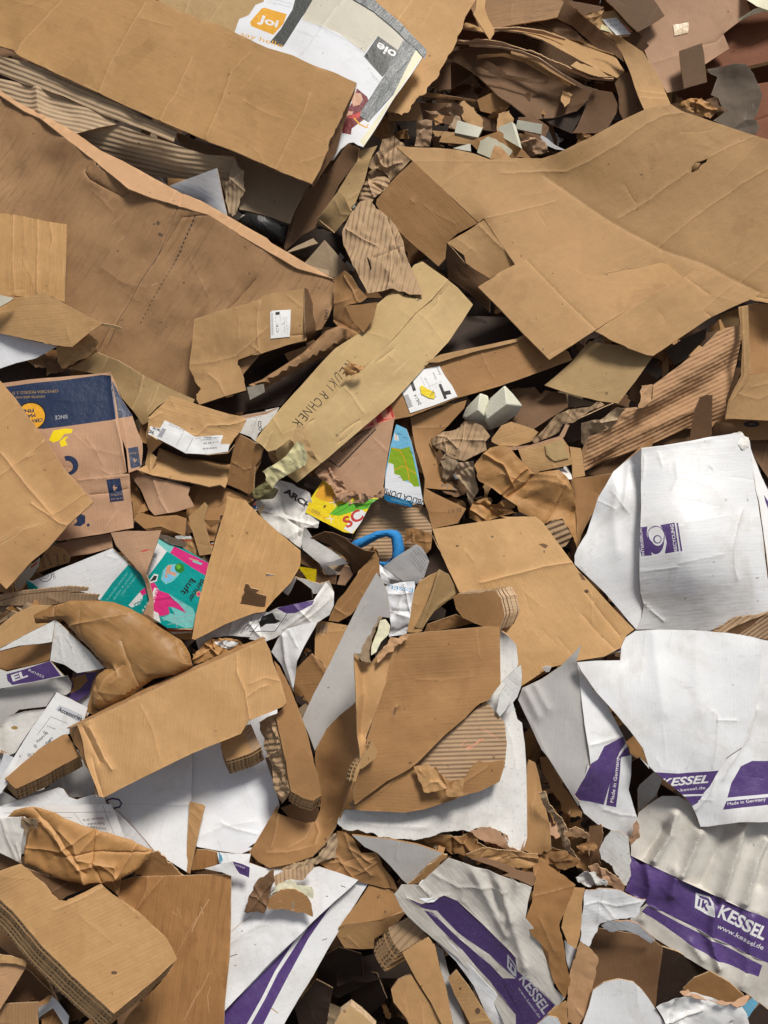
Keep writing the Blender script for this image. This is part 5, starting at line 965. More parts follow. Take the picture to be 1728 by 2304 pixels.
S('crumpled_corrugated', 'small curled grey ribbed strip hanging below the crumpled ribbed paper', 'corrugated paper', "E 1190,1320,12 1250,1270,14 1320,1300 1280,1370,12 ~1230,1440,9 ~1200,1420 1215,1360", 'grey', crum=14, cs=12, t=1.2, tear=3, res=4)
S('crumpled_corrugated', 'long dangling grey ribbed strip left of the big crumpled kraft sheet', 'corrugated paper', "E 1290,1330,13 1400,1320,14 1410,1440,12 ~1430,1500 ~1380,1600,8 ~1360,1570 ~1340,1470,10 ~1280,1400", 'greyrib', crum=16, cs=9, t=1.2, tear=3, res=4)
S('paper_scrap', 'tiny pale blue scrap between the two dangling grey strips', 'paper', "E 1265,1395,9 1310,1400 1320,1425,9 1285,1432", 'bluewhite', t=.8)
S('crumpled_kraft', 'large crumpled orange brown kraft paper in the right centre', 'kraft paper',
  "E ~1500,1240,17 ~1420,1320,16 ~1400,1350 1430,1440,15 1520,1490,15 F 0,1530,15 100,1600,15 I 110,60,14 220,110 ~260,145 ~330,110,15 ~380,100 ~420,160 ~450,220,13 470,310,10 468,150 470,50,14 F 460,1600,15 440,1510 400,1430,17 350,1385 200,1400,17 100,1300 50,1240,18 0,1225,18", 'paperkraft', crum=22, cs=5, t=1.2, tear=2.5, bend=12, creases=[("F 180,1400 330,1420 420,1500", 4, 6), ("F 0,1400 120,1450 250,1440 380,1480", 5, 7)])
S('crumpled_corrugated', 'grey ribbed scrap showing through a hole in the crumpled kraft paper', 'corrugated paper', "I 272,150,16 330,105,17 385,115,17 440,215,15 400,275,14 370,285 320,210", 'wrap', crum=5, t=2, res=4, grain=20)
S('crumpled_kraft', 'crumpled brown scraps below the dangling grey ribbed strip', 'kraft paper', "H 1370,50,11 ~1400,0 E 1500,1560,13 ~1510,1610 ~1600,1560,14 1659,1600 F 60,1620 ~100,1659 I 90,60,12 0,90 H 1600,90 1450,130,9 1370,100", 'paperkraft', crum=22, cs=10, t=1.2, tear=4, res=4)
# torn open cartons at right centre
tc = S('torn_carton', 'torn open tan carton with ribbed dark mouth above the crumpled kraft paper', 'carton',
  "F -60,1180,18 0,1100,19 60,1075,19 200,1120,19 230,1140 180,1200,17 100,1225 60,1238,16 0,1230 -60,1200", 'tan', grain=15, bend=4, creases=[("F 0,1220 120,1225 250,1215", 2, 3)])
part(tc, 'ribbed_lip', "F 185,1190,20 260,1130 350,1030,23 420,1000 ~520,985 620,950,25 640,970 ~540,1010 ~480,1050,23 ~440,1080 ~380,1090,21 ~360,1140 ~280,1180 200,1205,18", 'wrap', crum=10, cs=14, grain=60, t=3, tear=2.5, res=4)
part(tc, 'dark_mouth', "F 200,1205,14 350,1100 440,1080,15 700,960,16 640,1080 560,1170,8 480,1230,6 380,1180,8", 'dark')  # shade of the open mouth, painted as a near-black sheet
part(tc, 'near_lip', "F 0,1240,20 180,1220 360,1165,22 400,1090,22 425,1095,22 390,1170 370,1190 200,1240,19 0,1258,17", 'pink', t=5, bend=2)
tc2 = S('taped_carton', 'small tan carton piece wrapped with shiny tape below the torn carton', 'carton', "F 105,1248,20 250,1215 385,1180,21 ~420,1230 435,1300,19 440,1340,18 380,1355 ~260,1380,17 ~180,1410,16 ~165,1380 140,1350,17", 'tan', crum=3, grain=-12, tear=2, creases=[("F 280,1225 330,1360", 1.5, 3)])
stick(tc2, 'clear_tape', "F 270,1220 380,1185 400,1250 420,1300 330,1320 280,1280", 'tape', lift=4, t=.5)
part(tc2, 'side_flap', "F 425,1230,19 495,1240,18 510,1330 522,1412,15 445,1425,15 440,1340,17", 'tan', bend=2)
S('torn_scrap', 'torn brown and white paper edge under the taped carton piece', 'paper', "F ~335,1370,16 ~400,1350 ~435,1420,15 ~430,1440 ~370,1400", 'whitedirty', t=1, tear=3, crum=6, cs=20)
S('crumpled_paper', 'crumpled dark grey inner paper between the torn carton and the ribbed sheet', 'paper', "F 500,1090,15 620,1050,19 720,980,20 770,980 700,1080 660,1130 600,1150 550,1170,12 530,1240,9 495,1200", 'greyrib', crum=18, cs=9, t=1.2, tear=2)
# large reddish corrugated sheet (two layers)
cr = S('corrugated_sheet', 'large reddish ribbed sheet sweeping up to the right edge', 'corrugated sheet',
  "F 500,1260,12 520,1200 555,1165,14 650,1130 700,1040,15 780,990 ~870,980 ~930,940,17 940,850,18 1100,730,19 1250,610,20 1350,510,21 1480,472,20 1485,700,16 1400,940,14 1395,1060,11 1250,1110,8 1150,1120 900,1230,9 700,1300 520,1380,10", 'redrib', grain=27, bend=8, t=5, res=9,
  wr=[("F 620,1350 900,1060 1200,900 1480,700", -17, 26), ("F 560,1180 800,1050 1200,760 1480,560", 13, 26), ("F 560,1300 900,1120 1200,1000", 12, 14)], fl=.9, flp=.0115, edge='edge_light')
part(cr, 'torn_liner', "F 550,1168,16 ~640,1130,17 ~700,1075 ~770,990,19 ~860,990 ~870,930,20 880,845,21 945,840,20 ~935,940 ~900,975 ~830,1000 ~740,1010 ~690,1090 ~620,1140", 'redlite', t=1.5, crum=10, cs=12, tear=2.5)
part(cr, 'cut_end', "F 497,1262,13 545,1165,15 556,1168,15 520,1290,12 505,1340,10 495,1300", 'redlite', t=3, bend=1)
S('cardboard_sheet', 'dark brown sheet under the large reddish ribbed sheet', 'cardboard', "F 520,1400,6 720,1300 1000,1180,7 1190,1080,6 1480,1060,6 1480,1300,2 900,1300,3 700,1420,3", 'umber')
S('cardboard_tab', 'dark brown upright tab with frayed edge in front of the reddish ribbed sheet', 'cardboard', "F 1172,1190,12 1190,1080 1205,1000,16 1240,920,20 ~1280,905 ~1315,905,20 ~1312,1040 ~1310,1160,13 1250,1180", 'umber', t=7, tear=1.5, edge='edge_light')
S('brown_board', 'flat brown panel with a dark oval mark behind the big white recycling box', 'cardboard', "F 1312,1110,12 1335,1075 1440,1085,13 1480,1140 1540,1190,11 1850,1180,11 1850,1020,14 1480,1050 1400,1060,13 1310,1075", 'brown', grain=0, prints=[('black', [ell(*xy("F 1558,1090")[0], 18, 7)]), ('umber', [ell(*xy("F 1558,1089")[0], 8, 3)])])
rb = root('standing_box', 'brown standing box with a folded rim at the right edge under the pale box', 'box', "F 1475,700", 22)
part(rb, 'rim_strip', "F 1475,362,24 1535,350,25 1540,500 1548,780,23 1510,850 1455,920 1420,965,19 1392,1057,17 1415,940 1490,790,20 1498,600", 'kraft', grain=88, bend=2, creases=[("F 1500,370 1510,600 1515,790 1430,950", 2, 3)])
part(rb, 'inner_panel', "F 1536,350,23 1580,338 1659,345,23 1850,350,23 1850,770,12 1720,765 1548,780,15 1545,600", 'brown', grain=88, ctrl="F 1640,560,14")
part(rb, 'lower_panel', "F 1548,782,22 1659,770 1850,760,22 1850,1075,19 1659,1066 1520,1060 1393,1057,17 1420,965 1455,922 1510,852", 'kraft', grain=30, creases=[("F 1470,900 1600,930 1720,890", 1.5, 3), ("F 1560,860 1659,830", 1.5, 3)])
part(rb, 'top_lip', "F 1545,312,25 1600,280,26 1850,280,26 1850,345,25 1659,335 1610,325 1580,322", 'tan', grain=0, creases=[("F 1590,300 1659,310", -2, 2)])
S('brown_board', 'small tan panel between the pale box corner and the reddish ribbed sheet', 'cardboard', "F 1355,415,13 1475,365,15 1480,475,14 1390,490,12", 'olive')
S('crumpled_foil', 'dark grey crinkled film in the gap under the right corner of the pale box', 'film', "F 1025,630,9 1130,560 1280,490,12 1270,560 1150,680,9 1080,722,7 1050,680", 'plasticgrey', crum=6, cs=9, t=1)
S('square_board', 'small square olive board under the front corner of the pale box', 'cardboard', "F 548,573,15 640,590 750,600,17 850,635 942,668,18 850,800 727,962,13 600,945 440,905 268,850,11 330,800 440,700", 'olive', grain=15, bend=5, t=4)
# sheet behind interseroh box
S('brown_board', 'reddish brown panel squeezed behind the left side of the white recycling box', 'cardboard', "F 430,1430,9 560,1415 690,1395,10 900,1200,10 950,1180,11 920,1280 700,1500,6 560,1659 I 500,200,6 470,310,7 468,100", 'brown')
S('brown_board', 'dark board strip at the right edge beside the white recycling box', 'cardboard', "F 1545,1190,9 1850,1180,9 1850,1600,6 1659,1430 1560,1280,7", 'umber', creases=[("F 1560,1285 1659,1430", 3, 3)])
# ================================================================ small things in the middle
S('sweet_carton', 'bright yellow and green printed packet with red letters under the lettered board', 'packet',
  "E 460,1440,12 380,1560 352,1640,10 H 440,110 590,185,11 650,195 700,120 760,10,13 E 810,1550,13 700,1530 560,1500 520,1450", 'yellow', t=3, grain=30, edge='white_ink', bend=2, res=6,
  prints=[('green', "E 500,1650 560,1590 680,1560 810,1555 H 740,40 640,60 560,85"), ('dkgreen', strip(xy("E 520,1659 640,1590 790,1560"), 1.4)), ('amber', "E 455,1450 520,1500 560,1580 470,1570 410,1540"), ('amber', textloops('24 STÜCK', xy("H 490,95 370,30"), 28, .02)), ('brownink', textloops('|||||||', xy("H 445,60 395,40"), 24, .01)),
          ('white_ink', strip(xy("E 500,1580 560,1570"), 1.5)), ('white_ink', strip(xy("E 530,1550 535,1600"), 1.5)), ('white_ink', strip(xy("H 480,100 530,105"), 1.5)), ('white_ink', strip(xy("H 500,80 515,130"), 1.5)),
          ('white_ink', "H 590,165 625,120 640,60 700,45 735,70 680,150 640,195"), ('redink', textloops('SC', xy("H 612,165 720,100"), 74, .03))])
S('black_box', 'small black cartons with white marks below the yellow packet', 'carton', "H 495,140,7 560,165 600,185,8 650,195 640,240,7 600,235 520,190,6", 'black', t=3, prints=[('white_ink', strip(xy("H 590,215 640,232"), 2))])
S('plastic_bag', 'crumpled white plastic bag with black capitals below the handwritten box', 'bag',
  "E 190,1440,10 ~260,1460 380,1520,11 400,1600 355,1640 H 440,110,9 430,160 ~345,160 335,200,9 ~325,290 250,230 130,150 ~75,80,8 ~100,10 E 30,1640 60,1560 130,1500", 'whitedirty', crum=8, cs=9, t=.6, tear=2, prints=[('ink', textloops('ARCH', xy("E 215,1520 375,1625"), 40, .05)), ('redink', "E 195,1425 240,1430 235,1445 190,1445")], creases=[("H 70,50 200,90 400,150", 5, 4), ("H 200,0 215,60 235,80", -5, 3)])
S('printed_sack', 'dark blue sliver of printed sack behind the tip of the striped tan panel', 'sack', "D 1570,1560,9 1659,1540 E 60,1530,10 20,1600 H 0,40,9 D 1600,1615", 'navy', t=1, prints=[('redink', "D 1550,1590 1600,1560 1659,1580 1659,1600 1600,1590"), ('white_ink', "D 1600,1565 1659,1560 1640,1600 1590,1610")])
S('ribbed_board', 'grey brown finely ribbed board behind the blue foam tube', 'corrugated board', "H 775,-20,6 880,-60 1090,30,7 1125,60 1140,190,7 1120,300 1000,400,4 840,420 700,330 640,250,4 700,120", 'rib', grain=2, bend=6, res=9)
S('foam_tube', 'bent blue foam tube in the hollow of the middle', 'foam tube', "H 632,258,12 660,235 800,178,15 880,170 920,178,16 945,215 958,290 955,350,14 905,372 890,350 893,290 885,225,15 850,212 800,225,15 720,270 660,300,12", 'foamblue', t=32, puff=1.6, ps=11, bend=1, edge='foamblue', wob=.1, res=5, creases=[])
S('foam_tube', 'lower end of blue foam tube beside the lettered white paper', 'foam tube', "H 800,370,9 860,372 890,340,10 905,372 850,410,10 815,400", 'foamblue', t=26, puff=1.2, ps=9, bend=1, edge='foamblue', wob=.1, res=5)
S('paper_sheet', 'curled white paper with small printed lines beside the blue foam tube', 'paper', "H 838,400,15 900,350,19 980,300,22 1040,263,21 1075,280 1100,320,21 1122,368,20 1090,470,15 1000,485 960,490,14 900,450", 'paper', t=.6, grain=60, bend=3,
  prints=[('grey_ink', textloops(a, xy(b), 9)) for a, b in (('Bitte beachten Sie die Hinweise', "H 1045,285 1110,360"), ('zur Montage und Pflege der', "H 1030,292 1105,385"), ('Oberflächen und verwenden', "H 1018,300 1095,400"), ('nur handelsübliche Mittel', "H 1008,312 1085,415"), ('ohne Zusatzstoffe mischen', "H 998,320 1080,430"), ('Made in EU', "H 1010,370 1070,440"))])
S('crumpled_paper', 'crumpled white plastic wrap under the curled lettered paper', 'plastic wrap', "H 810,385,11 860,420 900,455,13 950,490 1080,475,13 1070,500 1000,520,11 870,515 830,500,11 815,450", 'bluewhite', crum=10, cs=11, t=.6, creases=[("H 830,440 880,480 960,495", 4, 4)])
S('crumpled_paper', 'brown crumpled paper tucked behind the curled lettered paper', 'paper', "H 975,165,10 1030,160 1100,185,12 1140,205 1135,290,10 1110,320 1080,285 1040,262,10 990,240 960,270,9", 'paperdark', crum=12, cs=10, t=1, tear=3)
S('dark_board', 'dark upright board edge left of the big tan rounded board', 'cardboard', "H 1140,210,10 1190,300 1280,480 1310,560,10 1240,520 1185,420,4 1100,460,3 1120,370 1125,250,5", 'dark')
pc = S('paper_curl', 'curled grey white paper right of the striped tan panel', 'paper', "H 345,152,15 375,190 400,230,13 500,290 515,300,14 580,350 605,385,12 560,392 490,395,12 470,380 560,445,9 500,452 475,445,9 440,380 335,295,11 325,240", 'whiteold', t=1, bend=4, grain=60)
part(pc, 'white_fold', "H 462,378,14 520,370 590,345,16 612,383,15 570,390 500,396,13", 'paper', t=.6)
bf = S('brown_fold', 'large brown curled carton piece shaped like a wing in the middle', 'carton', "H 380,225,22 420,205 470,183,24 520,190 600,225,22 640,260 720,300,22 790,310,22 740,370 700,410,14 650,450,11 635,390 580,330,17 515,290 510,270 440,240", 'umber', t=2.5, grain=-30, bend=5, creases=[("H 500,200 600,300 700,400", 1.5, 4)])
part(bf, 'right_leaf', "H 790,310,22 808,360 812,440,21 790,490,20 720,600,18 640,700,14 560,745,12 500,738,11 510,700 540,640,13 555,610 600,560,14 700,410,14.2 745,370", 'brown', grain=60, bend=3, t=2.5, creases=[("H 780,400 700,520 560,680", 1.5, 3), ("H 700,560 740,600", 1.5, 2.5), ("H 540,660 600,700 640,695", 2, 2.5)])
S('cardboard_piece', 'small brown scraps in the gap under the curled grey paper', 'cardboard', "H 320,310,8 400,350 440,400,9 470,450 545,455,8 540,510 420,500,7 410,420 320,380", 'umber', prints=[('black', textloops('OR', xy("H 370,365 400,350"), 14))])
S('yellow_card', 'small bright yellow square of card right of the striped tan panel', 'card', "H 305,400,12 360,408 420,418,13 414,500,11 370,490 340,450", 'yellow', t=1)
S('cardboard_piece', 'small pinkish wedge of board between the yellow card and the brown wing', 'cardboard', "H 600,388,13 625,400 648,450,12 600,515,10 550,510,10 575,430", 'pink')
wtb = root('torn_box', 'torn open box corner with white lining and dark inside beside the striped panel', 'box', "H 240,560", 16)
part(wtb, 'back_liner', "H 110,445,21 ~150,420 ~240,412 330,430,21 350,460,21 300,470,20 240,575,15 160,530,17 118,470", 'umber', tear=2, t=2)
part(wtb, 'left_lip', "H ~110,445,22 ~200,460 ~300,470,21.5 245,580,16 232,575 175,520,19 120,480,21.5", 'whiteold', tear=1.5, t=5)
part(wtb, 'right_lip', "H 300,470,21.5 ~350,480 440,508,20 500,490,19 530,560,18 480,560 400,570,17 390,540 340,500,19 300,478", 'whiteold', tear=1, t=5, crum=2)
part(wtb, 'dark_inside', "H 118,490,14 240,585 300,480,15 390,545,14 395,600 300,650,4 118,685,3", 'dark')  # shade within the torn corner, put into a near-black sheet
# sack with emblem
sk = S('printed_sack', 'dirty white crumpled sack with a purple patch and a small black emblem', 'sack',
  "G 1215,850,14 1300,790 1480,710,18 1575,665 1659,690,19 H 180,655,21 400,610,20 480,495,20 530,560,20 528,640 500,700,18 430,745 330,770,19 240,800,18 160,845 100,868,15 0,850 G 1560,840,15 1400,835 1320,845,14 1270,880 1235,920,11", 'whiteold', crum=12, cs=6, t=1.2, tear=1, creases=[("G 1250,880 1400,790 1659,730", 4, 5), ("H 220,790 350,690 500,520", 6, 5), ("H 260,780 400,700 520,590", 4, 5)],
  prints=[('purple', "H 172,662 260,632 405,612 390,640 290,690 230,692"), ('white_ink', "G 1468,835 1500,780 1580,712 1659,692 H 200,680 245,695 160,812 0,812 G 1560,820"), ('ink', strip(xy("G 1555,830 1600,770 1659,740 H 60,690 120,672"), 1.4)), ('ink', strip(xy("H 0,805 160,805 240,690"), 1.4)), ('black', "H 58,755 80,715 142,688 165,730 198,742 160,758 105,760 68,785"),
          ('ink', textloops('SCHUTZ', xy("G 1500,825 1570,730"), 12, .01)), ('ink', strip(xy("G 1530,800 1580,740"), 1)), ('palegrey', textloops('|||||||||', xy("H 230,740 310,690"), 14))])
S('crumpled_paper', 'crumpled brown and white scraps below the emblem sack', 'paper', "G ~1235,920,14 ~1320,845 ~1430,850,15 ~1500,860 ~1540,880,15 ~1450,920 ~1350,960 ~1210,1000,12 ~1200,940", 'paperkraft', crum=16, cs=13, t=1, tear=3, res=4, prints=[('white_ink', "G 1330,870 1400,855 1490,870 1430,915 1380,900")])
S('folded_paper', 'long folded white paper dropping from the emblem sack', 'paper', "H 235,785,19 330,760 430,742,19 345,895 300,990,17 277,1180,12 240,1100 205,1010,14 140,930,15 180,850", 'white', t=1, crum=3, cs=8, creases=[("H 215,830 230,960 275,1150", 8, 5), ("H 250,800 300,900", 2, 3)])
S('cardboard_piece', 'tan board with torn ribbed corner left of the tall grey board', 'cardboard', "H 425,735,13 520,750 620,768,15 590,850 500,1010,13 490,1050,12 450,990 410,960,12 412,850", 'orange', grain=80, tear=2, prints=[('rib', "H 428,745 490,755 495,790 480,820 425,815")], creases=[("H 430,760 485,768", 1, 2), ("H 430,778 490,784", 1, 2), ("H 428,795 485,802", 1, 2)])
S('cardboard_piece', 'brown torn flap pointing left of the tall grey board', 'cardboard', "H 285,1050,14 330,1000 392,940,17 420,970 ~495,1050,15 480,1080 ~440,1140 375,1255,11 330,1180 288,1130,12", 'brown', tear=2, creases=[("H 400,950 440,1020 490,1080", 3, 4)], bend=5)
S('cardboard_piece', 'dark board between the folded white paper and the brown torn flap', 'cardboard', "H 340,895,8 425,740,9 412,960 290,1050,7 280,1180 320,1330,6 270,1180", 'dark')
S('cardboard_piece', 'small grey board low in the gap left of the tall grey board', 'cardboard', "H 305,1290,8 370,1240,10 385,1250 330,1345,8", 'grey')
# tall grey board and things behind it
S('tall_board', 'tall grey white board standing diagonally beside the brown cone', 'board', "H 795,438,29 835,500 862,560,28 870,640,27 880,720 820,712 770,790,24 755,870 700,945 655,940,22 665,1080 672,1240,20 560,1330 480,1430,17 410,1545,15 375,1450 330,1350,17 400,1200 500,1010,21 600,800 700,600,26", 'boardgrey', grain=62, t=4, bend=4)
S('crumpled_wrap', 'crumpled white wrap with faded blue letters behind the tall grey board', 'plastic wrap', "H 850,520,22 940,500 1030,492,22 1035,520 1020,600 1005,700,19 980,820,16 920,830 870,835,15 885,760 865,640,20", 'bluewhite', crum=12, cs=8, t=.7, creases=[("H 870,570 950,575 1015,560", 3, 4), ("H 880,680 1000,720", 3, 4), ("H 940,560 930,700", 2, 3)], prints=[('blue', textloops('ESSEL', xy("H 1022,538 870,515"), 22, .0))])
tp = S('folded_board', 'tan board folded like an open fan between the white wrap and the big tan board', 'cardboard', "H 985,810,13 1000,660 1020,580,17 1060,490,19 1120,455 1175,430,20 1130,560 1080,680,17 1030,780,13 1080,800 1050,812", 'tan', bend=3, grain=70, creases=[("H 1060,500 1160,440", 1.5, 3), ("H 1010,620 1060,640", 1, 3)])
part(tp, 'fan_leaf', "H 1175,430,21 1188,420,22 1245,450 1290,540,18 1315,575,17 1240,610 1150,680,14 1100,750 1075,795,12 1032,775,14 1085,680,18 1135,560,20.5", 'olive', bend=4, grain=65, creases=[("H 1180,440 1120,640 1060,780", 2, 3), ("H 1290,560 1170,640 1080,780", 3, 4)])
S('cardboard_piece', 'brown board with small crushed corner below the fan shaped board', 'cardboard', "H 1090,810,12 1110,760 1200,730,14 1290,700 1390,755,14 1300,780 1200,795,12", 'brown', crum=6, cs=11)
stack('board_stack', 'thick stack of small cut brown boards at the foot of the big tan board', 'boards', "H 1272,590,30 1300,570 1440,565 1540,550,30 1570,600 1590,700 1555,792,25 1480,775 1400,752,26 1330,720 1290,665,28", 'brown', 27, 9, 11, -3, dh=1.0, t=5.5, pm='umber', edge='edge_light')
# big tan board
S('large_board', 'big tan board with a rounded top right of the middle', 'board',
  "H 1140,168,22 1400,130 1600,100 I 0,92,21 130,90 215,92 260,132,20 340,240 480,430,19 660,620 830,790,18 780,830 745,905,17 640,960 480,985,16 300,1030 100,1160,14 0,1080 H 1560,1000,16 1400,650 1310,560,19 1200,330", 'tan', grain=-58, bend=7, t=6,
  creases=[("I -130,500 0,468 120,440 260,400 430,376", 3.5, 3.5), ("I 520,560 620,690 740,830", -2.5, 3), ("I 500,700 600,810 700,910", -2, 3), ("I 350,840 450,960", -1, 3), ("I 150,560 250,650", 1, 3)],
  prints=[('brownink', ell(*xy("I 528,556")[0], 5, 4)), ('umber', "I 228,262 262,258 290,270 275,290 258,282"), ('umber', "I 475,440 500,450 525,490 500,485"), ('brownink', ell(*xy("H 1295,273")[0], 4, 2)), ('brownink', ell(*xy("H 1512,217")[0], 3, 2.4)), ('brownink', ell(*xy("I 265,308")[0], 2, 3)), ('goldink', strip(xy("I 290,640 310,655 325,652"), 1.2))])
S('cardboard_piece', 'brown triangular board showing below the big tan board', 'cardboard', "I 100,930,11 200,1000 285,1060,11 130,1150,8 125,1080", 'orange')
S('paper_scrap', 'tiny white round scrap between the big tan board and the white box', 'paper', "I 255,1035,17 285,1022 315,1030,17 300,1060 280,1062,16", 'paper', t=1)
S('cardboard_piece', 'torn purple and brown card end under the point of the big tan board', 'cardboard', "I 480,990,14 600,970 ~700,920,15 745,905,16 750,930 ~680,950 620,975,14", 'whiteold', tear=3, t=3, prints=[('purple', "I 715,915 750,903 750,925 720,930")])
# ================================================================ white boxes on the right
wb = S('recycling_box', 'large dirty white box with a purple recycling logo on the right', 'box',
  "F 872,1238,30 1000,1225 1150,1200,31 1300,1170 1440,1150,31 1500,1165 1540,1195,30 1555,1300,29 1580,1500 I 1600,0,27 1640,300 1659,470,24 1720,680,21 ~1659,690 ~1560,720 ~1450,725,19 ~1390,770 ~1300,800 1180,797,17 1000,792 842,792,17 872,720 885,640,20 865,560 860,440,25 865,200 870,0,29 F 868,1500", 'white', grain=2, edge='edge_light', bend=5, t=5, tear=2, kern='tps', ctrl="I 1200,150,34 1200,450,30",
  creases=[("F 870,1245 1000,1232 1300,1190", 2, 4), ("I 870,430 1000,415 1100,400", 1.5, 2.5), ("I 1100,380 1250,350 1380,325", 1.2, 2.5), ("I 1500,40 1460,180 1440,280 1450,400 1470,480", 3, 3), ("I 885,630 950,690 1010,740", 2.5, 3), ("F 890,1290 880,1420", 2, 3), ("F 1080,1340 1090,1430 1060,1500", 2, 3), ("F 970,1270 1000,1350", 2, 3), ("F 1290,1350 1310,1370", 2, 2), ("I 1000,60 1060,10", 1, 2.5), ("I 1150,130 1400,90", 1, 2.5), ("F 1100,1420 1300,1480", 1, 2.5)],
  prints=[('purple', "I 845,162 910,152 905,205 915,255 940,330 872,336"), ('purple', "I 990,145 1078,130 1105,305 1018,320 1030,250 1015,190"), ('purple', strip(xy("I 1094,132 1120,305"), 4)),
          ('purple', [ell(*xy("I 962,238")[0], 19, 31)]), ('white', [ell(*xy("I 966,205")[0], 17.5, 18)]), ('white', [ell(*xy("I 975,235")[0], 13, 13)]), ('purple', [ell(*xy("I 972,232")[0], 9.5, 9.5), ell(*xy("I 974,232")[0], 7, 7)]), ('purple', [ell(*xy("I 962,215")[0], 20.5, 24), ell(*xy("I 962,215")[0], 19, 22.5)]),
          ('white_ink', textloops('INTERSEROH', xy("I 893,330 876,165"), 18, .02)), ('white_ink', textloops('RECYCLING', xy("I 1096,305 1071,140"), 20, .02)), ('palegrey', textloops('Dienstleistungs GmbH', xy("I 1117,300 1095,140"), 7))])
part(wb, 'left_side', "F 872,1239,30 868,1500 I 868,0,27 863,200 858,440,24 863,560 883,640,20 870,720 840,792,18 760,700 650,570 455,385,19 455,330 475,280,20 530,190 F 565,1659,21 600,1550 660,1450,24 700,1380 780,1310,22", 'white', grain=30, bend=7, t=5, edge='edge_light', wr=[("F 700,1420 720,1520 700,1620", 8, 10), ("F 790,1350 780,1480 760,1600", 7, 8), ("I 700,100 720,300", 5, 14)], creases=[("F 680,1500 790,1640", 1.5, 3), ("I 560,300 580,260", 1.5, 2), ("I 500,400 530,450", 1, 2)])
part(wb, 'right_side', "F 1542,1195,30 1560,1250 1620,1420 1750,1700,22 I 1850,400,16 1850,640,15 1725,680,20 1662,470,23.8 1643,300 1603,0,26.8 F 1583,1500 1558,1300,28.8", 'paper', t=4, bend=3, prints=[('purple', "F 1630,1530 1700,1640 I 1700,60 1659,50 1640,0")])
part(wb, 'torn_corner', "F ~1440,1148,31.5 ~1500,1140 ~1540,1170,31 ~1540,1230 1535,1290,30 ~1500,1250 ~1470,1215 ~1450,1180", 'whitedirty', tear=3, crum=6, cs=20, t=1.5)
S('corrugated_piece', 'reddish torn ribbed piece between the two big white boxes at the right edge', 'corrugated board', "I ~1330,800,20 ~1390,765 ~1440,725 ~1500,715,21 1600,700 1680,675,22 1850,620,22 1850,880,17 1600,845 1500,830,17 1400,815", 'rib', grain=35, tear=3, bend=4, creases=[("I 1370,810 1500,750 1659,690", 4, 4)], prints=[('umber', "I 1400,810 1480,760 1600,715 1640,700 1560,770 1480,820")])
# big white manufacturer's box
kb = S('printed_box', 'big clean white box with purple printed band and pointed left corner, right edge', 'box',
  "I 472,995,33 600,985 742,982,31 748,900 775,840,31 835,800,31 1000,793 1200,797,32 1400,812 1550,835,33 1608,850,33.5 1612,1000 1600,1200,31 1570,1350 1500,1520 L 1400,0,27 1330,120 1250,270 1190,300,22 1150,255 1090,200,24 960,95 860,0,27 I 920,1659 880,1530 800,1420,29 700,1300 600,1190,31 500,1050", 'white', grain=88, edge='edge_light', t=5, bend=6, ctrl="I 1000,1200,31 750,1100,31.5",
  creases=[("I 1310,1300 1340,1330 1335,1500 1310,1659", 2, 3), ("I 1340,1355 1460,1360", 2, 3), ("I 900,800 880,950 860,1100", 1, 3), ("I 1060,800 1040,900", 1.5, 4), ("L 960,0 990,60", 1, 3), ("I 1000,1380 1020,1600", 1, 3), ("I 1200,1540 1150,1659", 1.5, 3)],
  prints=[('purple', "L 958,92 1100,100 1372,80 1340,150 1285,230 1110,232 1000,150"), ('purple', "L 1125,245 1278,240 1245,275 1190,300 1160,275"), ('white_ink', textloops('KESSEL', xy("L 985,185 1290,160"), 52, .03, .35)), ('white_ink', textloops('www.kessel.de', xy("L 1010,222 1270,198"), 18, .005))],
  wr=[("I 940,810 960,1000 1000,1300", 5, 16), ("I 1200,820 1230,1300", 5, 20)])
part(kb, 'right_side', "I 1596,850,33 1659,862 1850,890,30 1850,1659 L 1850,385,22 1659,400 1480,402,24 1290,430 1240,432,20 1210,350 1184,298,21.6 1238,262 1318,115 1388,0,26.6 I 1486,1515 1556,1345 1586,1200,30.3 1597,1000", 'white', grain=85, edge='edge_light', t=4, bend=7, crum=3, cs=5,
  creases=[("I 1590,1290 1540,1450 1450,1600 L 1420,60 1380,140", 4, 4), ("L 1330,130 1300,230 1210,330", 3, 4)],
  prints=[('purple', "L 1490,55 1560,22 1659,22 1850,10 1850,210 1659,225 1405,250 1430,160"), ('purple', "L 1400,272 1659,245 1850,232 1850,285 1659,292 1378,326"), ('white_ink', textloops('Made in Germany', xy("L 1408,305 1640,272"), 26, .01))])
kl = S('printed_box', 'shaded white box with a purple made in Germany strip beside the big clean box', 'box',
  "I 500,885,33 485,930 468,990,31 480,1060,29 520,1400 560,1659,25 L 540,40 520,120 455,235,21 490,280,20 480,300,19 420,200 290,0,22 I 250,1540 105,1230,24 130,1155,25 250,1100 370,1020,29 450,940", 'boardgrey', grain=85, edge='edge_light', t=4, bend=6, creases=[("I 470,1000 500,1250 530,1500 L 520,60", 1, 3), ("I 110,1240 200,1400 300,1600", 1.5, 4)], wr=[("I 150,1170 230,1330", 7, 9), ("I 210,1140 290,1290", 5, 8)])  # grey colour stands in for shade on this white face
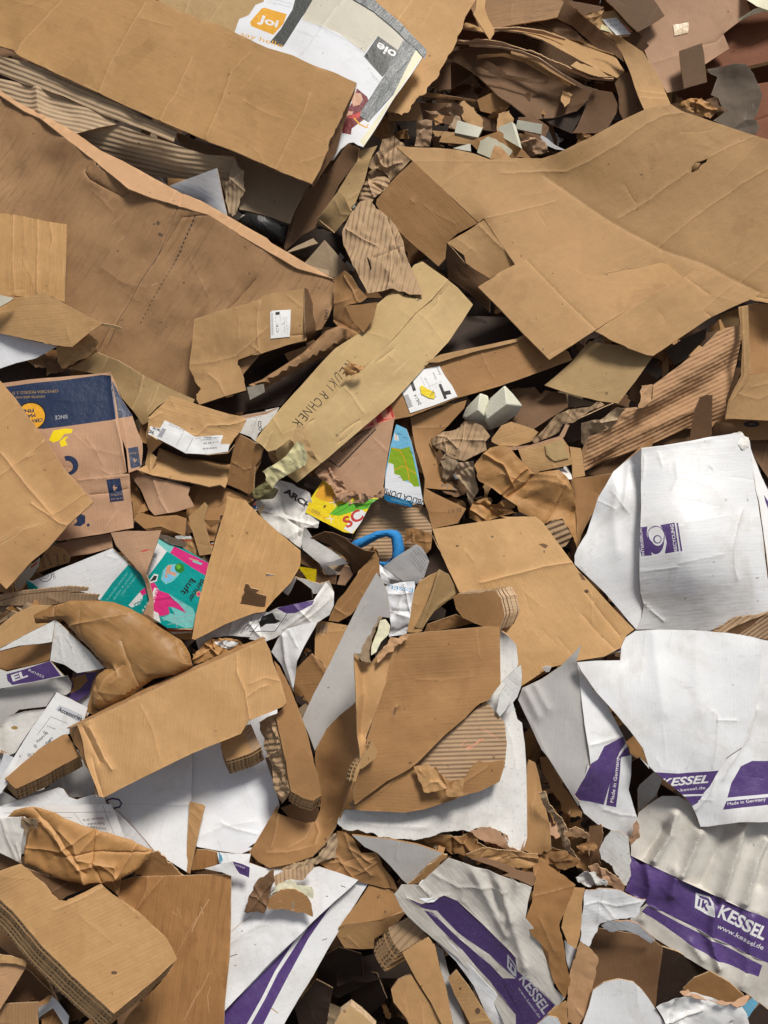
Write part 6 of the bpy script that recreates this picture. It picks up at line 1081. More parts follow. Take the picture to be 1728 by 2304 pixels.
part(kl, 'right_leaf', "I 470,992,31 480,1015 560,1130 650,1240,27 700,1340 770,1480,24 800,1560 830,1590 L 810,-20,21 805,100 790,200,17 820,300 850,390,14 ~850,450 ~830,500 780,512,11 700,460 600,420,14 520,355 492,300,18 457,236,20.8 521,121 541,40 I 561,1659,25 521,1400 481,1060,29", 'white', grain=80, t=4, bend=5, crum=3, cs=6, edge='edge_light',
  creases=[("I 560,1510 640,1490 755,1450", 3, 4), ("L 640,330 750,360 840,370", 2, 3)],
  prints=[('purple', "I 640,1518 755,1455 775,1500 720,1590 700,1659 L 640,300 560,285 490,275 457,237 520,130 560,40 I 600,1600"), ('white_ink', strip(xy("I 790,1490 740,1560 710,1650 L 650,300"), 4)), ('purple', "I 770,1535 800,1510 825,1545 800,1575 L 745,0 715,312 655,302 700,0 I 720,1600"), ('white_ink', textloops('Made in Germany', xy("L 705,285 742,0"), 28, .015))])
S('torn_edge', 'torn brown and cream edge hanging from the tip of the purple strip box', 'cardboard', "L ~790,505,13 ~815,460,15 ~845,395,16 ~860,440 ~855,520,12 ~820,530 ~805,560", 'pink', tear=3, t=2, crum=5, cs=20)
# grey white sack box at the lower right
ks = S('printed_sack', 'wrinkled dirty white sack with purple band and white capitals at the lower right', 'sack',
  "L 855,340,13 920,290 1000,240,17 1100,240 1185,290,18 1230,420,18 1400,400 1850,370,18 1850,1640,10 1659,1570,9 1540,1480 1400,1400,9 1280,1320 1180,1260,9 1060,1190 960,1130,9 870,1060 800,1010,9 850,950 905,895,11 850,880 770,832,11 790,780 805,620,12 808,540", 'sackwhite', grain=70, bend=8, crum=4, cs=4, t=1.5, res=8,
  wr=[("L 1080,350 1050,480 950,640", 24, 8), ("L 1010,440 930,560 880,640", -15, 10), ("L 1230,470 1180,600 1120,730", 22, 9), ("L 1490,430 1450,600 1370,850", 27, 10), ("L 1420,450 1330,640 1250,800", -15, 13), ("L 1640,520 1580,650 1510,900", 24, 9), ("L 1700,440 1620,800", -15, 16), ("L 900,660 930,800 870,1000", 12, 11), ("L 1330,950 1300,1130 1350,1300", 15, 9), ("L 1180,1150 1250,1250", 9, 9), ("L 1560,1000 1540,1250 1500,1420", 10, 11), ("L 1080,700 1060,850", 12, 10)],
  prints=[('purple', "L 804,610 1000,705 1330,860 1500,940 1659,1005 1850,1080 1850,1360 1640,1275 1430,1175 1210,1065 1000,960 905,905 880,885 770,835 795,760"),
          ('purple', "L 905,915 1000,975 1210,1085 1430,1195 1628,1300 1605,1372 1350,1262 1190,1170 1000,1040 870,955"),
          ('white_ink', textloops('KESSEL', xy("L 1338,990 1632,1145"), 84, .03, .0)), ('white_ink', textloops('www.kessel.de', xy("L 1338,1062 1630,1205"), 30, .005)),
          ('white_ink', "L 1215,850 1300,872 1322,910 1322,985 1285,982 1205,940"), ('purple', "L 1228,864 1292,882 1308,912 1308,925 1290,925 1290,905 1282,895 1240,882"), ('purple', "L 1222,930 1232,885 1245,888 1235,935"), ('purple', "L 1246,940 1256,892 1268,896 1264,915 1290,905 1272,926 1290,960 1274,958 1262,935 1258,945")],
  ctrl="L 1400,800,16 1000,800,14")
S('inner_carton', 'dark grey white flap in the shadow between the two purple printed boxes', 'board', "L 845,200,10 860,170 950,90,13 1000,140,14 960,240 850,340,9", 'whiteold', t=4)
S('dark_board', 'dark board inside the gap left of the shaded grey flap', 'cardboard', "L 800,30,5 860,0 960,100,8 850,210 850,390 790,200", 'dark')
# lower middle printed box
km = S('printed_box', 'open white box with a dark purple band and capitals, low in the middle', 'box',
  "K 1240,622,29 1330,650 1450,690,30 1600,750 1659,770,30 L 60,752 190,812,29 165,900 150,1000,27 200,1060 240,1150,24 290,1300 330,1440,21 395,1500,20 310,1590,17 250,1640,16 150,1800,12 K 1659,1800,10 1500,1480,14 1300,1250,17 1140,1120,19 990,985,21 940,920 905,850,23 930,820 950,790,24 1060,790,25 1120,730", 'sackwhite', grain=-50, bend=6, crum=4, cs=5, t=2, res=8, ctrl="K 1500,1000,23 1300,850,25",
  creases=[("K 985,870 1060,910 1200,855 1240,850", 3, 3), ("K 1150,720 1300,800 1440,800 1600,830", 3, 4), ("K 1330,820 1320,880 1460,1040 1659,1240", 2, 5), ("K 1060,790 1120,850", 4, 4)],
  wr=[("K 1400,700 1500,900 1600,1100", 8, 9), ("K 1550,770 1640,1000", 8, 8), ("L 100,780 60,1000 150,1300", 8, 10), ("K 1480,720 1560,940", -6, 8), ("L 20,800 10,1000", 6, 8)],
  prints=[('purpledark', "K 985,868 1080,905 1215,850 1300,890 1460,1040 1659,1240 L 100,1330 335,1542 225,1659 150,1659 0,1380 K 1659,1380 1500,1230 1300,1090 1170,950 1140,945 1090,935"),
          ('purpledark', "K 1090,945 1140,960 1180,1000 1300,1120 1500,1290 1659,1470 L 170,1690 100,1800 K 1659,1600 1500,1400 1330,1200 1160,1030"),
          ('palegrey', textloops('KESSEL', xy("L 105,1385 262,1600"), 62, .02)), ('palegrey', textloops('www.kessel.de', xy("L 100,1440 235,1620"), 16)), ('palegrey', textloops('Made in', xy("K 1105,950 1190,1015"), 12)),
          ('palegrey', "L 38,1225 75,1270 95,1300 92,1370 70,1360 35,1310"), ('purpledark', "L 46,1246 70,1276 84,1303 82,1320 74,1300 50,1268"), ('purpledark', "L 44,1300 48,1272 56,1282 54,1315"), ('purpledark', "L 62,1325 66,1292 80,1322 78,1340")])
part(km, 'lower_rim', "K 905,850,23 985,905 1050,940 1140,1040 1300,1210,18 1500,1430 1659,1620,12 L 60,1800,10 K 1620,1800,9 1500,1640,10 1400,1420,14 1290,1270,16 1140,1130,18 1000,1000,20 940,930", 'white', crum=4, cs=9, t=2, grain=-45)
part(km, 'inner_fold', "K 1062,780,24 1080,760 1130,770 1205,855,25 1150,900 1110,905,24 1030,865", 'bluewhite', crum=4, cs=12, t=1)
# brown torn strips hanging over it
kr = S('torn_kraft', 'large torn brown kraft strip hanging over the purple banded boxes', 'kraft paper', "L 245,640,27 ~320,690 ~460,790,28 ~430,870 ~410,930,27 ~360,1040 ~390,1180,25 ~410,1300 ~432,1380,23 395,1500,21 ~350,1430 ~310,1340,22 ~290,1210 ~190,1110,25 ~150,1010,26 ~190,900 ~205,780", 'paperdark', t=2, crum=6, cs=6, tear=1.5, grain=80, creases=[("L 200,860 330,830 460,790", 2, 3), ("L 240,1000 330,1200", 2, 4)])
part(kr, 'rust_inside', "L 445,810,26 520,815,26 505,900 500,1040,23 490,1110 465,1192,21 415,1160 375,1060,24 390,980 425,890", 'orange', t=1, grain=85, bend=3)
wl = S('torn_white_board', 'torn white board strip bent like a hook above the dark box mouth', 'board', "L ~520,832,25 640,818 ~720,822,26 ~820,870 ~900,888,24 ~870,930 ~835,1000,22 ~740,1005 ~660,1015,22 ~610,1050 ~580,1110 ~545,1175,18 ~490,1142,19 ~495,1050 ~510,930", 'white', edge='pink', tear=2, crum=4, cs=7, t=4, creases=[("L 525,920 600,900 720,930 860,900", 2, 3), ("L 610,950 600,1020", 1.5, 3), ("L 640,830 620,900 700,1000", 2, 4)])
S('torn_kraft', 'light brown torn strip hanging down below the white hook shaped board', 'kraft paper', "L ~488,1148,19 ~545,1180,19 ~602,1245,18 ~590,1340 ~575,1400,16 ~555,1500 ~520,1600,14 ~480,1680,12 ~410,1640,12 ~410,1500 ~425,1350,16 ~460,1250", 'redlite', t=2.5, crum=4, cs=9, tear=2, grain=75, creases=[("L 470,1560 520,1620", 2, 3)])
S('torn_kraft', 'small orange brown torn tip at the bottom beside the light torn strip', 'kraft paper', "L ~285,1585,18 ~340,1545 ~400,1510,18 ~412,1640,15 ~380,1700,13 ~340,1640", 'orange', t=2, tear=2, crum=4, cs=10)
S('white_board', 'white lobed board edge behind the light brown torn strip', 'board', "L 390,1140,15 440,1180 470,1200,16 440,1290 420,1330,14 400,1250", 'bluewhite', t=3)
S('torn_white_board', 'curved torn white rim under the hook shaped board', 'board', "L ~620,1045,20 ~660,1008 780,1010,21 850,1030 920,1100,17 958,1140,15 930,1158 ~850,1100,17 ~760,1070 ~680,1080,17 ~640,1065", 'bluewhite', edge='pink', t=4, tear=2)
mo = S('dark_carton', 'big dark brown open carton mouth at the bottom right', 'carton', "L 545,1180,9 600,1060,10 700,1078 850,1100,11 960,1145 1005,1180,11 990,1300 960,1540,5 900,1650 560,1700,5 540,1400", 'umber', grain=85)
part(mo, 'shadow_side', "L 1003,1180,10 1100,1210 1200,1270 1300,1330,8 1200,1430 1100,1500,0 960,1560,0 985,1300", 'dark')
S('rounded_board', 'white rounded board lobe at the bottom edge on the right', 'board', "L 480,1720,13 540,1560 570,1450,17 640,1400 730,1378,19 820,1395 870,1440,18 930,1520 1020,1660,14 1060,1760,12 600,1900", 'white', t=5, edge='edge_light', bend=3)
S('rounded_board', 'small white board tip at the bottom edge left of the rounded lobe', 'board', "L 220,1665,16 290,1610 350,1625,18 380,1680 400,1760,14 200,1760", 'bluewhite', t=3)
S('crumpled_paper', 'crumpled white paper at the bottom right corner', 'paper', "L 965,1560,17 1060,1510 1190,1470,20 1260,1495 1380,1535,19 1490,1540 1530,1600,17 1560,1720,14 1300,1900 1060,1760,13 1010,1630", 'paper', crum=18, cs=6, t=.8)
S('torn_edge', 'ragged cream and brown torn edge along the crumpled white corner paper', 'cardboard', "L ~1110,1460,19 ~1160,1440 ~1240,1490,20 ~1330,1520 ~1450,1520,18 ~1540,1480,17 ~1500,1545 ~1380,1545,19 ~1260,1510 ~1180,1485", 'pink', tear=4, t=3, crum=5, cs=14)
S('brown_board', 'shaded brown curved board under the lower edge of the wrinkled sack', 'cardboard', "L 1130,1440,11 1200,1370 1300,1330,14 1420,1400 1510,1480,13 1480,1520 1300,1520,9 1180,1470", 'brown')
S('blue_card', 'pale blue board edge at the bottom right corner beside the crumpled white paper', 'board', "L 1490,1545,13 1560,1490,15 1600,1520,15 1530,1620,12", 'skyblue', t=3)
S('dark_board', 'dark brown board in the very bottom right corner', 'cardboard', "L 1530,1620,9 1610,1530,10 1659,1570 1850,1640,9 1850,1900 1560,1900,5", 'dark')
# shredded cartons between the white boxes
S('shredded_board', 'tall orange brown torn board right of the white torn panel', 'cardboard', "L 155,370,16 160,50 I 170,1600,18 210,1620 L 230,100,18 260,250 300,420,17 312,570,15 ~300,580 ~270,575 ~250,600,13 140,575,13", 'orange', grain=85, tear=3, bend=6)
S('shredded_board', 'ragged grey brown peeled shred standing between the boxes on the right', 'cardboard', "L ~235,215,22 ~275,215 ~300,290,23 ~380,400 ~410,470,21 ~430,570 ~470,620,17 ~440,615 ~380,540,18 ~340,440 ~280,330", 'greyrib', tear=4, crum=10, cs=12, t=3)
S('shredded_board', 'long brown torn board shred leaning under the shaded white box', 'cardboard', "L 235,0,15 280,0 380,180,17 500,350,16 ~495,380 ~430,375 ~380,340,14 ~330,240 ~300,180 ~250,90", 'brown', tear=4, bend=6)
S('shredded_board', 'small torn brown loop of card among the shreds on the right', 'cardboard', "L ~385,480,23 ~420,445 ~480,445,25 ~545,480 ~548,560,22 ~548,615 ~535,500 ~470,500,23 ~400,490", 'redlite', tear=3, crum=5, cs=14, t=3)
S('shredded_board', 'brown crumpled triangle of card low among the shreds', 'cardboard', "L ~310,560,13 ~420,600 ~490,640,15 ~440,690 ~370,700,12 ~290,660 ~250,620,12 ~300,590", 'brown', tear=3, crum=12, cs=9, t=3)
S('shredded_board', 'layered light brown torn strips by the white torn lobe', 'cardboard', "L ~540,680,19 ~600,660 ~680,720,20 ~740,760 ~770,800,19 ~760,835 ~700,820,18 ~620,760 ~560,720", 'pink', tear=3, crum=8, cs=10, t=4)
S('shredded_board', 'dark brown torn layers behind the white torn lobe', 'cardboard', "L ~545,430,12 ~620,415 ~630,500,13 ~605,640,12 ~620,670 ~560,660,10 ~540,560", 'umber', tear=3, t=4, crum=5)
S('shredded_board', 'torn brown layers lying over the open white box on the left of the shreds', 'cardboard', "K 1350,600,21 1450,560 1659,590,22 L 0,610 ~100,590,22 ~230,610 ~240,650,20 ~190,690 ~100,690 0,660 K 1659,690,19 1500,660 ~1400,630", 'orange', tear=3, crum=8, cs=9, t=3, grain=5)
S('shredded_board', 'thin torn brown layers along the top edge of the open white box', 'cardboard', "L 0,655,25 ~100,700 ~200,720,26 ~215,770 190,800,27 100,760 0,735,26 K 1620,720,26 1500,670,25 1380,630,25 1450,620 1600,660", 'umber', tear=3, t=5)
S('torn_white_lobe', 'torn dirty white lobe among the shreds beside the sack', 'board', "L 680,460,22 740,470 790,500,23 ~800,620 ~805,740,19 ~780,800 ~740,770,18 ~690,680 ~620,640,18 ~608,580 ~640,510", 'whiteold', tear=3, t=3, bend=6)
S('crumpled_paper', 'dirty white crumpled clump above the hook shaped board', 'paper', "L ~465,760,22 ~540,720 ~600,760,23 ~650,780 ~655,815,22 ~600,818 ~520,830,20 ~500,800", 'whiteold', crum=12, cs=18, tear=4, t=1, res=3)
S('shredded_board', 'crumpled brown and grey shreds under the edge of the white torn panel', 'cardboard', "K ~1080,495,15 ~1200,480 ~1300,500,17 ~1400,470 ~1420,520,17 ~1480,540 ~1520,570 ~1659,590,16 L ~0,620 K ~1640,660 ~1450,630,14 ~1340,610 ~1240,590 ~1160,550", 'brown', crum=18, cs=9, tear=4, t=3)
# ================================================================ brown cone and white panel in the lower middle
wp = S('torn_board', 'large dirty white panel with a ragged torn bottom edge, lower middle', 'board',
  "H 1558,795,24 1600,770 I 0,790,25 50,830 95,890,25 105,1000 90,1050 60,1200 100,1350 128,1372,22 145,1500 155,1659,20 L 158,200 160,500,17 ~130,590 ~50,580 ~0,480,18 K ~1620,520 ~1600,480 ~1500,430,18 ~1430,440 ~1380,460 ~1250,460,18 ~1100,500 ~1000,510 ~850,500,18 ~700,460 ~600,450 ~550,410,19 575,350 600,325,20 900,330 H 1300,1500,22 1500,1200", 'whiteold', tear=2.5, t=6, edge='pink', bend=5, grain=88, creases=[("K 600,380 800,430 1100,440", 2.5, 5), ("K 700,340 900,400", 1.5, 4), ("H 1590,1375 1640,1500 1659,1659", 1, 3)])
part(wp, 'torn_backing', "K ~1380,462,19 ~1430,440 ~1500,435,19 ~1600,480 ~1620,520,19 L ~0,470 ~50,560,18 ~120,580 ~150,510,18 ~140,590 ~60,600,17 ~0,590 K ~1620,590 ~1600,570,17 ~1500,530 ~1420,500", 'pink', tear=3, crum=5, cs=14, t=3)
S('curled_board', 'curled dirty white and brown flap beside the white torn panel', 'board', "H 1540,1300,29 1560,1200 1600,1130,31 I 0,1120 60,1060 120,1010,32 128,1080 122,1150,31 100,1210 ~60,1260 ~20,1320,29 H ~1659,1290 ~1620,1240,29 1600,1290 1560,1335,27", 'whiteold', t=4, bend=8, edge='umber', tear=1.5)
cp = S('ribbed_board', 'ribbed board with faint red scribbles and peeled brown liner in the lower middle', 'corrugated board',
  "H 1440,1265,26 1480,1240 1520,1290 1590,1370,27 1605,1500 1590,1659,25 K 1585,60 1560,150,24 1450,200 1270,262,23 1100,320 970,342,22 700,330 640,318,23 620,290 700,230 H 1050,1600", 'rib', grain=2, bend=4, t=5, res=9, tear=1, fl=.5, flp=.0125, edge='edge_light',
  prints=[('salmon', strip(xy("H 1355,1530 1400,1500 1370,1540 1440,1480"), 1.3)), ('salmon', strip(xy("H 1320,1520 1345,1480 1360,1520"), 1.2)), ('salmon', strip(xy("H 1410,1500 1460,1470"), 2.5)), ('salmon', strip(xy("H 1440,1410 1480,1420 1550,1470"), 1)), ('salmon', strip(xy("H 1350,1530 1380,1520"), 3))])
part(cp, 'peeled_liner', "K ~1010,45,26 ~1060,50 ~1110,90 ~1160,60,27 ~1200,110 ~1240,150,26 ~1340,130 ~1380,60,27 ~1430,20 1500,30 1586,15,26.5 1585,70 1558,152,25 ~1450,205 1270,265,24 1100,322 972,345,23 700,333,24 640,320 720,250 880,140,26", 'brown', tear=2.2, t=1.5, bend=4, grain=-5, creases=[("K 660,310 800,220 1000,60", 4, 5), ("K 1030,50 1090,140 1120,215", 3, 3), ("K 1180,70 1240,190", 3, 3), ("K 1080,190 1180,185 1240,200", 3, 3), ("K 1340,150 1480,60", 2, 3)])
part(cp, 'liner_scrap', "K ~1225,205,28 ~1280,150 ~1340,140,29 ~1335,200 ~1340,235,28 ~1240,245", 'orange', tear=2, t=1, crum=6, cs=22)
part(cp, 'liner_curl', "K ~1025,60,28 ~1110,35 ~1150,70,29 ~1190,140 ~1240,190,28 ~1130,215 ~1090,215,27", 'orange', tear=2, t=1, crum=7, cs=16)
cone = S('brown_cone', 'huge brown sheet rolled like an open book, lower middle', 'cardboard',
  "H 935,875,38 990,820,38 1110,805 1240,795,34 1400,780 1500,770 1560,775,30 1562,900 1570,1130,29 1530,1180 ~1495,1235,29 ~1440,1250 1350,1340,28 1210,1460 1050,1620,28 1000,1659 K 860,150,28 660,300,27 645,200 H 690,1659,33 740,1470,34 780,1350 830,1180,36 880,1000", 'brown', grain=5, bend=6, t=5, tear=1.2, back='brown', ctrl="H 1200,1100,29.5",
  creases=[("H 900,1340 905,1290 925,1265", 5, 4), ("H 1040,1100 1200,1110 1400,1080", 1, 3)], prints=[('umber', ell(*xy("H 908,1300")[0], 3.4, 10, 12))])
part(cone, 'inner_roll', "H 655,945,41 ~680,945 700,990,40 765,1000,38 ~810,935 ~860,890 935,875,38.5 900,980 835,1170,36.5 780,1345,35 740,1470,34.5 715,1560,34 690,1640,34 685,1500,36 668,1260,40 662,1080", 'orange', grain=80, t=4, bend=3, wr=[("H 720,1010 740,1200 720,1450", -16, 12)])  # same cardboard as the cone, coloured lighter as if lit
part(cone, 'left_sheet', "H 670,1238,40 640,1265 560,1330,22 480,1410 415,1540,16 412,1600 420,1659 K 440,130,14 452,260 445,330,13 415,400 350,410 180,350,16 185,300 120,400 40,530,13 0,590,12 60,650 130,688,14 ~250,665 320,645,15 400,620 470,550,17 560,390,19 620,200,28 690,0,33 H 690,1640,34 688,1500 680,1400", 'brown', grain=70, t=4, bend=7, crum=3, cs=6, ctrl="K 560,150,21 450,450,14",
  creases=[("K 415,400 440,470 420,540", 4, 4), ("K 190,310 175,430 140,560", 4, 4), ("K 120,590 250,585 400,550", 3, 5), ("K 400,410 350,500 250,560", 2, 4), ("K 520,380 480,420", 2, 3)])
part(cone, 'white_lining', "H ~757,950,42 760,900 800,800,43 815,735 ~850,728 ~880,770,42 ~872,820 ~820,870 ~790,930,41", 'cream', t=3, crum=5, cs=14)
part(cone, 'torn_liner', "H ~655,943,42 ~690,948 ~740,840,43 ~790,760 ~815,708,44 ~830,715 ~800,770 ~765,850 ~755,950,42 ~765,1000,40 ~700,990", 'grey', tear=2.5, t=3, crum=4, cs=20)
part(cone, 'torn_top', "H ~860,885,40 ~880,830 ~930,850 ~990,820,40 ~985,855 ~930,880 ~900,930 ~860,940,40 ~800,1000 ~790,960", 'redlite', tear=3, t=2, crum=6, cs=22)
stack('board_stack', 'small stack of thin boards tucked in the fold of the huge brown sheet', 'boards', "H 765,1480,36 800,1545,36 790,1590 700,1659,35 K 690,70,34 665,150,33 645,148,33 H 665,1659,35 740,1540,36", 'kraft', 36, 5, -9, -2, dh=.7, t=4, pm='tan')
S('cardboard_piece', 'brown crumpled card tail under the huge brown rolled sheet', 'cardboard', "K 415,655,14 500,600 ~545,520,16 ~550,460 600,465 650,510,17 700,590 800,588,17 830,680 ~900,770,14 925,828,13 850,822 740,790,12 600,745 480,690", 'brown', crum=10, cs=7, t=2, creases=[("K 600,480 650,600 760,730", 3, 4), ("K 430,660 560,650 700,700", 3, 4), ("K 700,600 760,650", 3, 3)])
S('corrugated_scrap', 'dark ribbed torn edge below the huge rolled sheet', 'corrugated board', "K ~200,690,15 ~300,655 ~420,620 ~480,560,17 ~520,480,18 ~550,460 ~552,540 ~540,620,15 ~440,650 ~340,680 ~230,720,13", 'greyrib', tear=3, t=5, crum=8, cs=14, edge='edge_open')
S('white_flap', 'small white board corner with a brown peeled edge below the white torn panel', 'board', "K 640,485,20 760,500 870,512,22 1040,545 1205,597,22 1100,680 ~1010,775,17 ~985,790 950,760,17 880,680 800,600,19 720,560", 'boardgrey', t=7, edge='brown', bend=5)
part(bpy.data.objects['white_flap'], 'peeled_edge', "K ~1205,597,22.5 ~1235,605,22 ~1160,690 ~1080,770,17 ~1020,795 ~985,788,16.5 ~1010,770,17 ~1100,680", 'orange', tear=2, t=5)
S('torn_board', 'torn brown flap with a bent fold lying on the striped white panel', 'cardboard', "K ~-30,960,15 ~0,860 ~60,760,18 ~160,685,19 ~165,760 ~130,850,17 ~110,930 ~90,975,15 ~30,965", 'umber', tear=3, crum=10, cs=10, t=4, edge='edge_open')
tc3 = S('torn_board', 'torn round brown piece with white peeled edges on the striped white panel', 'cardboard', "K ~115,945,17 ~130,870 ~200,820 ~290,820,19 ~350,850 ~390,910,18 ~398,990,16 ~340,965 ~250,945", 'brown', tear=2, t=3, prints=[('grey', ell(*xy("K 276,915")[0], 3.5, 8)), ('pink', ell(*xy("K 272,945")[0], 5, 3)), ('redlite', ell(*xy("K 195,895")[0], 3, 1.6))])
part(tc3, 'white_peel', "K ~130,860,18 ~180,790 ~260,755,20 ~300,800 ~390,805,20 ~398,880,19 ~340,850 ~290,822 ~200,822", 'cream', tear=3, t=1.5, crum=4, cs=22)
part(tc3, 'ribbed_strip', "K ~150,740,18 ~220,700 ~300,690,19 ~400,655 ~400,690 ~340,760,19 ~260,760 ~170,800", 'rib', tear=3, t=4, crum=5, cs=16)
# white panels, bottom centre-left
S('striped_board', 'white ribbed panel with brown specks, lower middle left', 'board', "J 1350,590,12 1450,600 1560,600 K 0,655,13 100,690 240,700,13 350,695 435,680,14 560,720 680,765,14 640,805 530,900,13 400,1020 310,1110,12 150,1260 0,1420,9 J 1395,1580,8 1425,1250 1437,735,12 1370,705", 'white', grain=25, t=6, edge='brown', bend=4, creases=[("K 0,1080 60,1045 120,1040", 1.5, 3), ("J 1440,1160 1520,1090", 2, 3)],
  prints=[('brownink', strip(xy(a), 1.8)) for a in ("J 1430,1240 1475,1225", "J 1500,1082 1512,1078", "J 1585,1162 1592,1165", "J 1458,1298 1470,1292", "K 570,800 600,810", "K 640,800 655,820", "K 440,1150 480,1130", "K 480,865 492,865")] + [('goldink', strip(xy("J 1440,1085 1500,1030 1560,990"), 1.2))])
S('purple_striped_box', 'white panel with two purple stripes running down to the bottom edge', 'box', "K 682,767,11 740,790,11 700,850 600,1010 500,1180,8 400,1360 300,1520 220,1659,5 160,1760 -250,1760 J 1385,1600 1395,1582,5 K 0,1422,7 150,1262 312,1110,9 530,905", 'white', t=5, grain=50, edge='brown', bend=3,
  prints=[('purple', "K 512,922 470,985 370,1130 240,1370 140,1560 40,1760 -250,1760 -240,1659 0,1428 150,1275 290,1130 360,1060"), ('white_ink', strip(xy("K 355,1060 300,1140 170,1340 90,1500 0,1659 -60,1760"), 8)), ('goldink', strip(xy("K 140,1560 180,1590"), 2)), ('brownink', strip(xy("K 455,1140 485,1130"), 1.6))])
S('purple_scrap', 'small white and purple torn plastic strip on the white ribbed panel', 'plastic', "J 1275,690,17 1350,665 1450,642,18 1520,665 1555,680,18 1550,745,17 1500,725 1440,735,16 1380,710", 'paper', t=.8, crum=3, cs=14, prints=[('purple', "J 1450,642 1520,665 1556,682 1550,745 1490,720 1470,690"), ('white_ink', textloops('essel', xy("J 1465,668 1520,690"), 12))])
S('blue_scrap', 'tiny pale blue strip on the white ribbed panel', 'plastic', "J 1358,590,14 1375,610 1385,640,14 1365,660,13", 'skyblue', t=.8)
S('corrugated_scrap', 'brown ribbed scrap behind the white sheets at the lower left', 'corrugated board', "J 1190,690,9 1225,570,11 1300,575 1360,590,11 1365,665 1280,690,10 1200,700", 'brownrib', grain=85)
S('cardboard_piece', 'tan wedge sticking out between two white sheets, lower left', 'cardboard', "J 1180,275,14 1260,292,15 1276,305 1265,350 1230,500 1180,725,11 1155,715,11", 'orange', t=4)
S('cardboard_piece', 'dark brown strip below the tan wedge', 'cardboard', "J 1165,700,8 1280,690 1375,705,10 1370,725 1250,730,8", 'umber')
# white sheets left
S('white_sheet', 'smooth white sheet right of the tall white sheet with the round hook mark', 'board', "J 1190,-150,10 1210,-350,11 H 150,1000,12 180,1350 240,1600,12 K 100,0 170,200,12 190,300 180,330 120,420,12 60,520 0,560 J 1600,560,12 1500,600,11 1350,580 1225,555,10 1190,280 1195,0", 'bluewhite', t=2, bend=7, creases=[("J 1220,560 1240,500 1400,430 1600,400", 1.5, 5), ("J 1380,410 1480,450 1600,480", 2, 3)])
hk = S('white_sheet', 'tall white sheet with a dark round hook mark, lower left', 'board', "J 640,240,13 800,170 1100,20,14 1150,-120 1197,-160,14 1197,0 1190,300 1180,500 1162,712,11 ~1080,660 960,590,12 840,450 735,340,12", 'white', t=4, grain=80, bend=3, edge='umber', creases=[("J 760,290 900,292 1180,298", 2, 3)],
  prints=[('purpledark', strip(xy("J 662,282 672,262 700,255 740,262 757,285 745,308 712,315"), 4.0)), ('purpledark', "J 715,335 740,345 752,365 735,360")])
S('white_sheet', 'white sheet behind the bundle of thin boards at the lower left', 'board', "J -150,250,9 0,200 110,265 200,220 300,190 400,50 480,-50,12 620,220,11 640,250 500,245 440,250 370,190 200,250 0,300,9 -150,330", 'boardgrey', t=1.5, crum=8, cs=6, creases=[("J 370,120 400,200", 5, 5)])
S('white_board', 'white board with a wavy brown cut edge across the lower left', 'board', "J -150,330,16 0,302,16 170,250 365,186,18 395,195 430,245 480,262,17 560,235 625,222,17 650,245 665,295,17 730,335 850,460 965,595,15 940,605 900,560 770,500 500,600,12 0,600,12 -150,500", 'white', t=5, edge='umber', bend=4, ctrl="J 300,400,15")
lf = S('leaflet', 'instruction leaflet with printed lines lying at the lower left', 'leaflet', "J -100,330,19 0,308,19 200,305 450,295 690,290,20 720,350 770,500,18 600,460 400,420 -100,420,17", 'paper', t=.6, grain=5, bend=3,
  prints=[('grey_ink', strip(xy("J 25,345 690,340"), 1)), ('grey_ink', strip(xy("J 640,300 668,380 710,480"), 1)), ('grey_ink', strip(xy("J 350,345 355,370 450,375"), .8)), ('grey_ink', strip(xy("J 460,345 520,420"), .8))] + [('grey_ink', textloops(a, xy(b), 15, .02)) for a, b in (('Exzenter 20 St.', "J 640,372 510,385"), ('Schraube', "J 650,405 545,410"), ('Dübel 12', "J 600,430 540,425"), ('Scharniere 20 St.', "J 660,440 560,432"), ('Leiste 2x', "J 668,465 600,460"))])
bagb = S('crumpled_bag', 'crumpled brown kraft bag lying at the lower left', 'bag',
  "J 45,372,20 80,335 150,318,24 230,325 330,350,25 500,415 700,485,24 820,520 890,565,23 945,590 860,690,21 830,710 750,752,19 640,770 535,776,19 420,770 320,752,18 220,700 135,670,17 132,600 150,500,19 ~170,430 ~140,380", 'paperkraft', t=1.2, crum=14, cs=4.5, puff=.8, ps=14, bend=12, creases=[("J 245,380 350,470 430,580 520,690 540,770", 8, 7), ("J 240,400 180,500 150,600", 5, 6), ("J 380,440 480,520 500,620 620,640 720,660", 7, 7), ("J 510,680 640,640 740,720", 6, 6), ("J 620,460 540,540 500,600", 4, 6), ("J 270,420 360,500", 3, 4), ("J 730,660 740,740", 5, 5)])
part(bagb, 'frayed_mouth', "J ~130,375,23 ~200,380 ~245,385,25 ~235,450 ~190,430 ~160,460,22 ~150,520 ~140,470", 'grey', tear=3, crum=8, cs=18, t=1.5)
S('white_sheet', 'folded white board with purple tip at the left edge above the brown kraft bag', 'board', "J -150,370,20 0,378,20 130,372,22 150,460,21 135,560 135,655,17 60,620 0,590,16 -150,560", 'whitedirty', t=1.5, crum=3, creases=[("J 20,390 40,480 110,640", 3, 4), ("J 110,540 135,640", 3, 3)])
S('cardboard_piece', 'brown torn edge piece right of the brown kraft bag', 'cardboard', "J ~845,690,16 ~900,640 ~965,590,19 ~1000,610 ~1060,660 ~1140,735,14 1000,742 ~900,745 ~840,735,14", 'brown', tear=3, t=4, crum=3, prints=[('darkred', strip(xy("J 1000,610 1080,660 1160,725"), 3))])
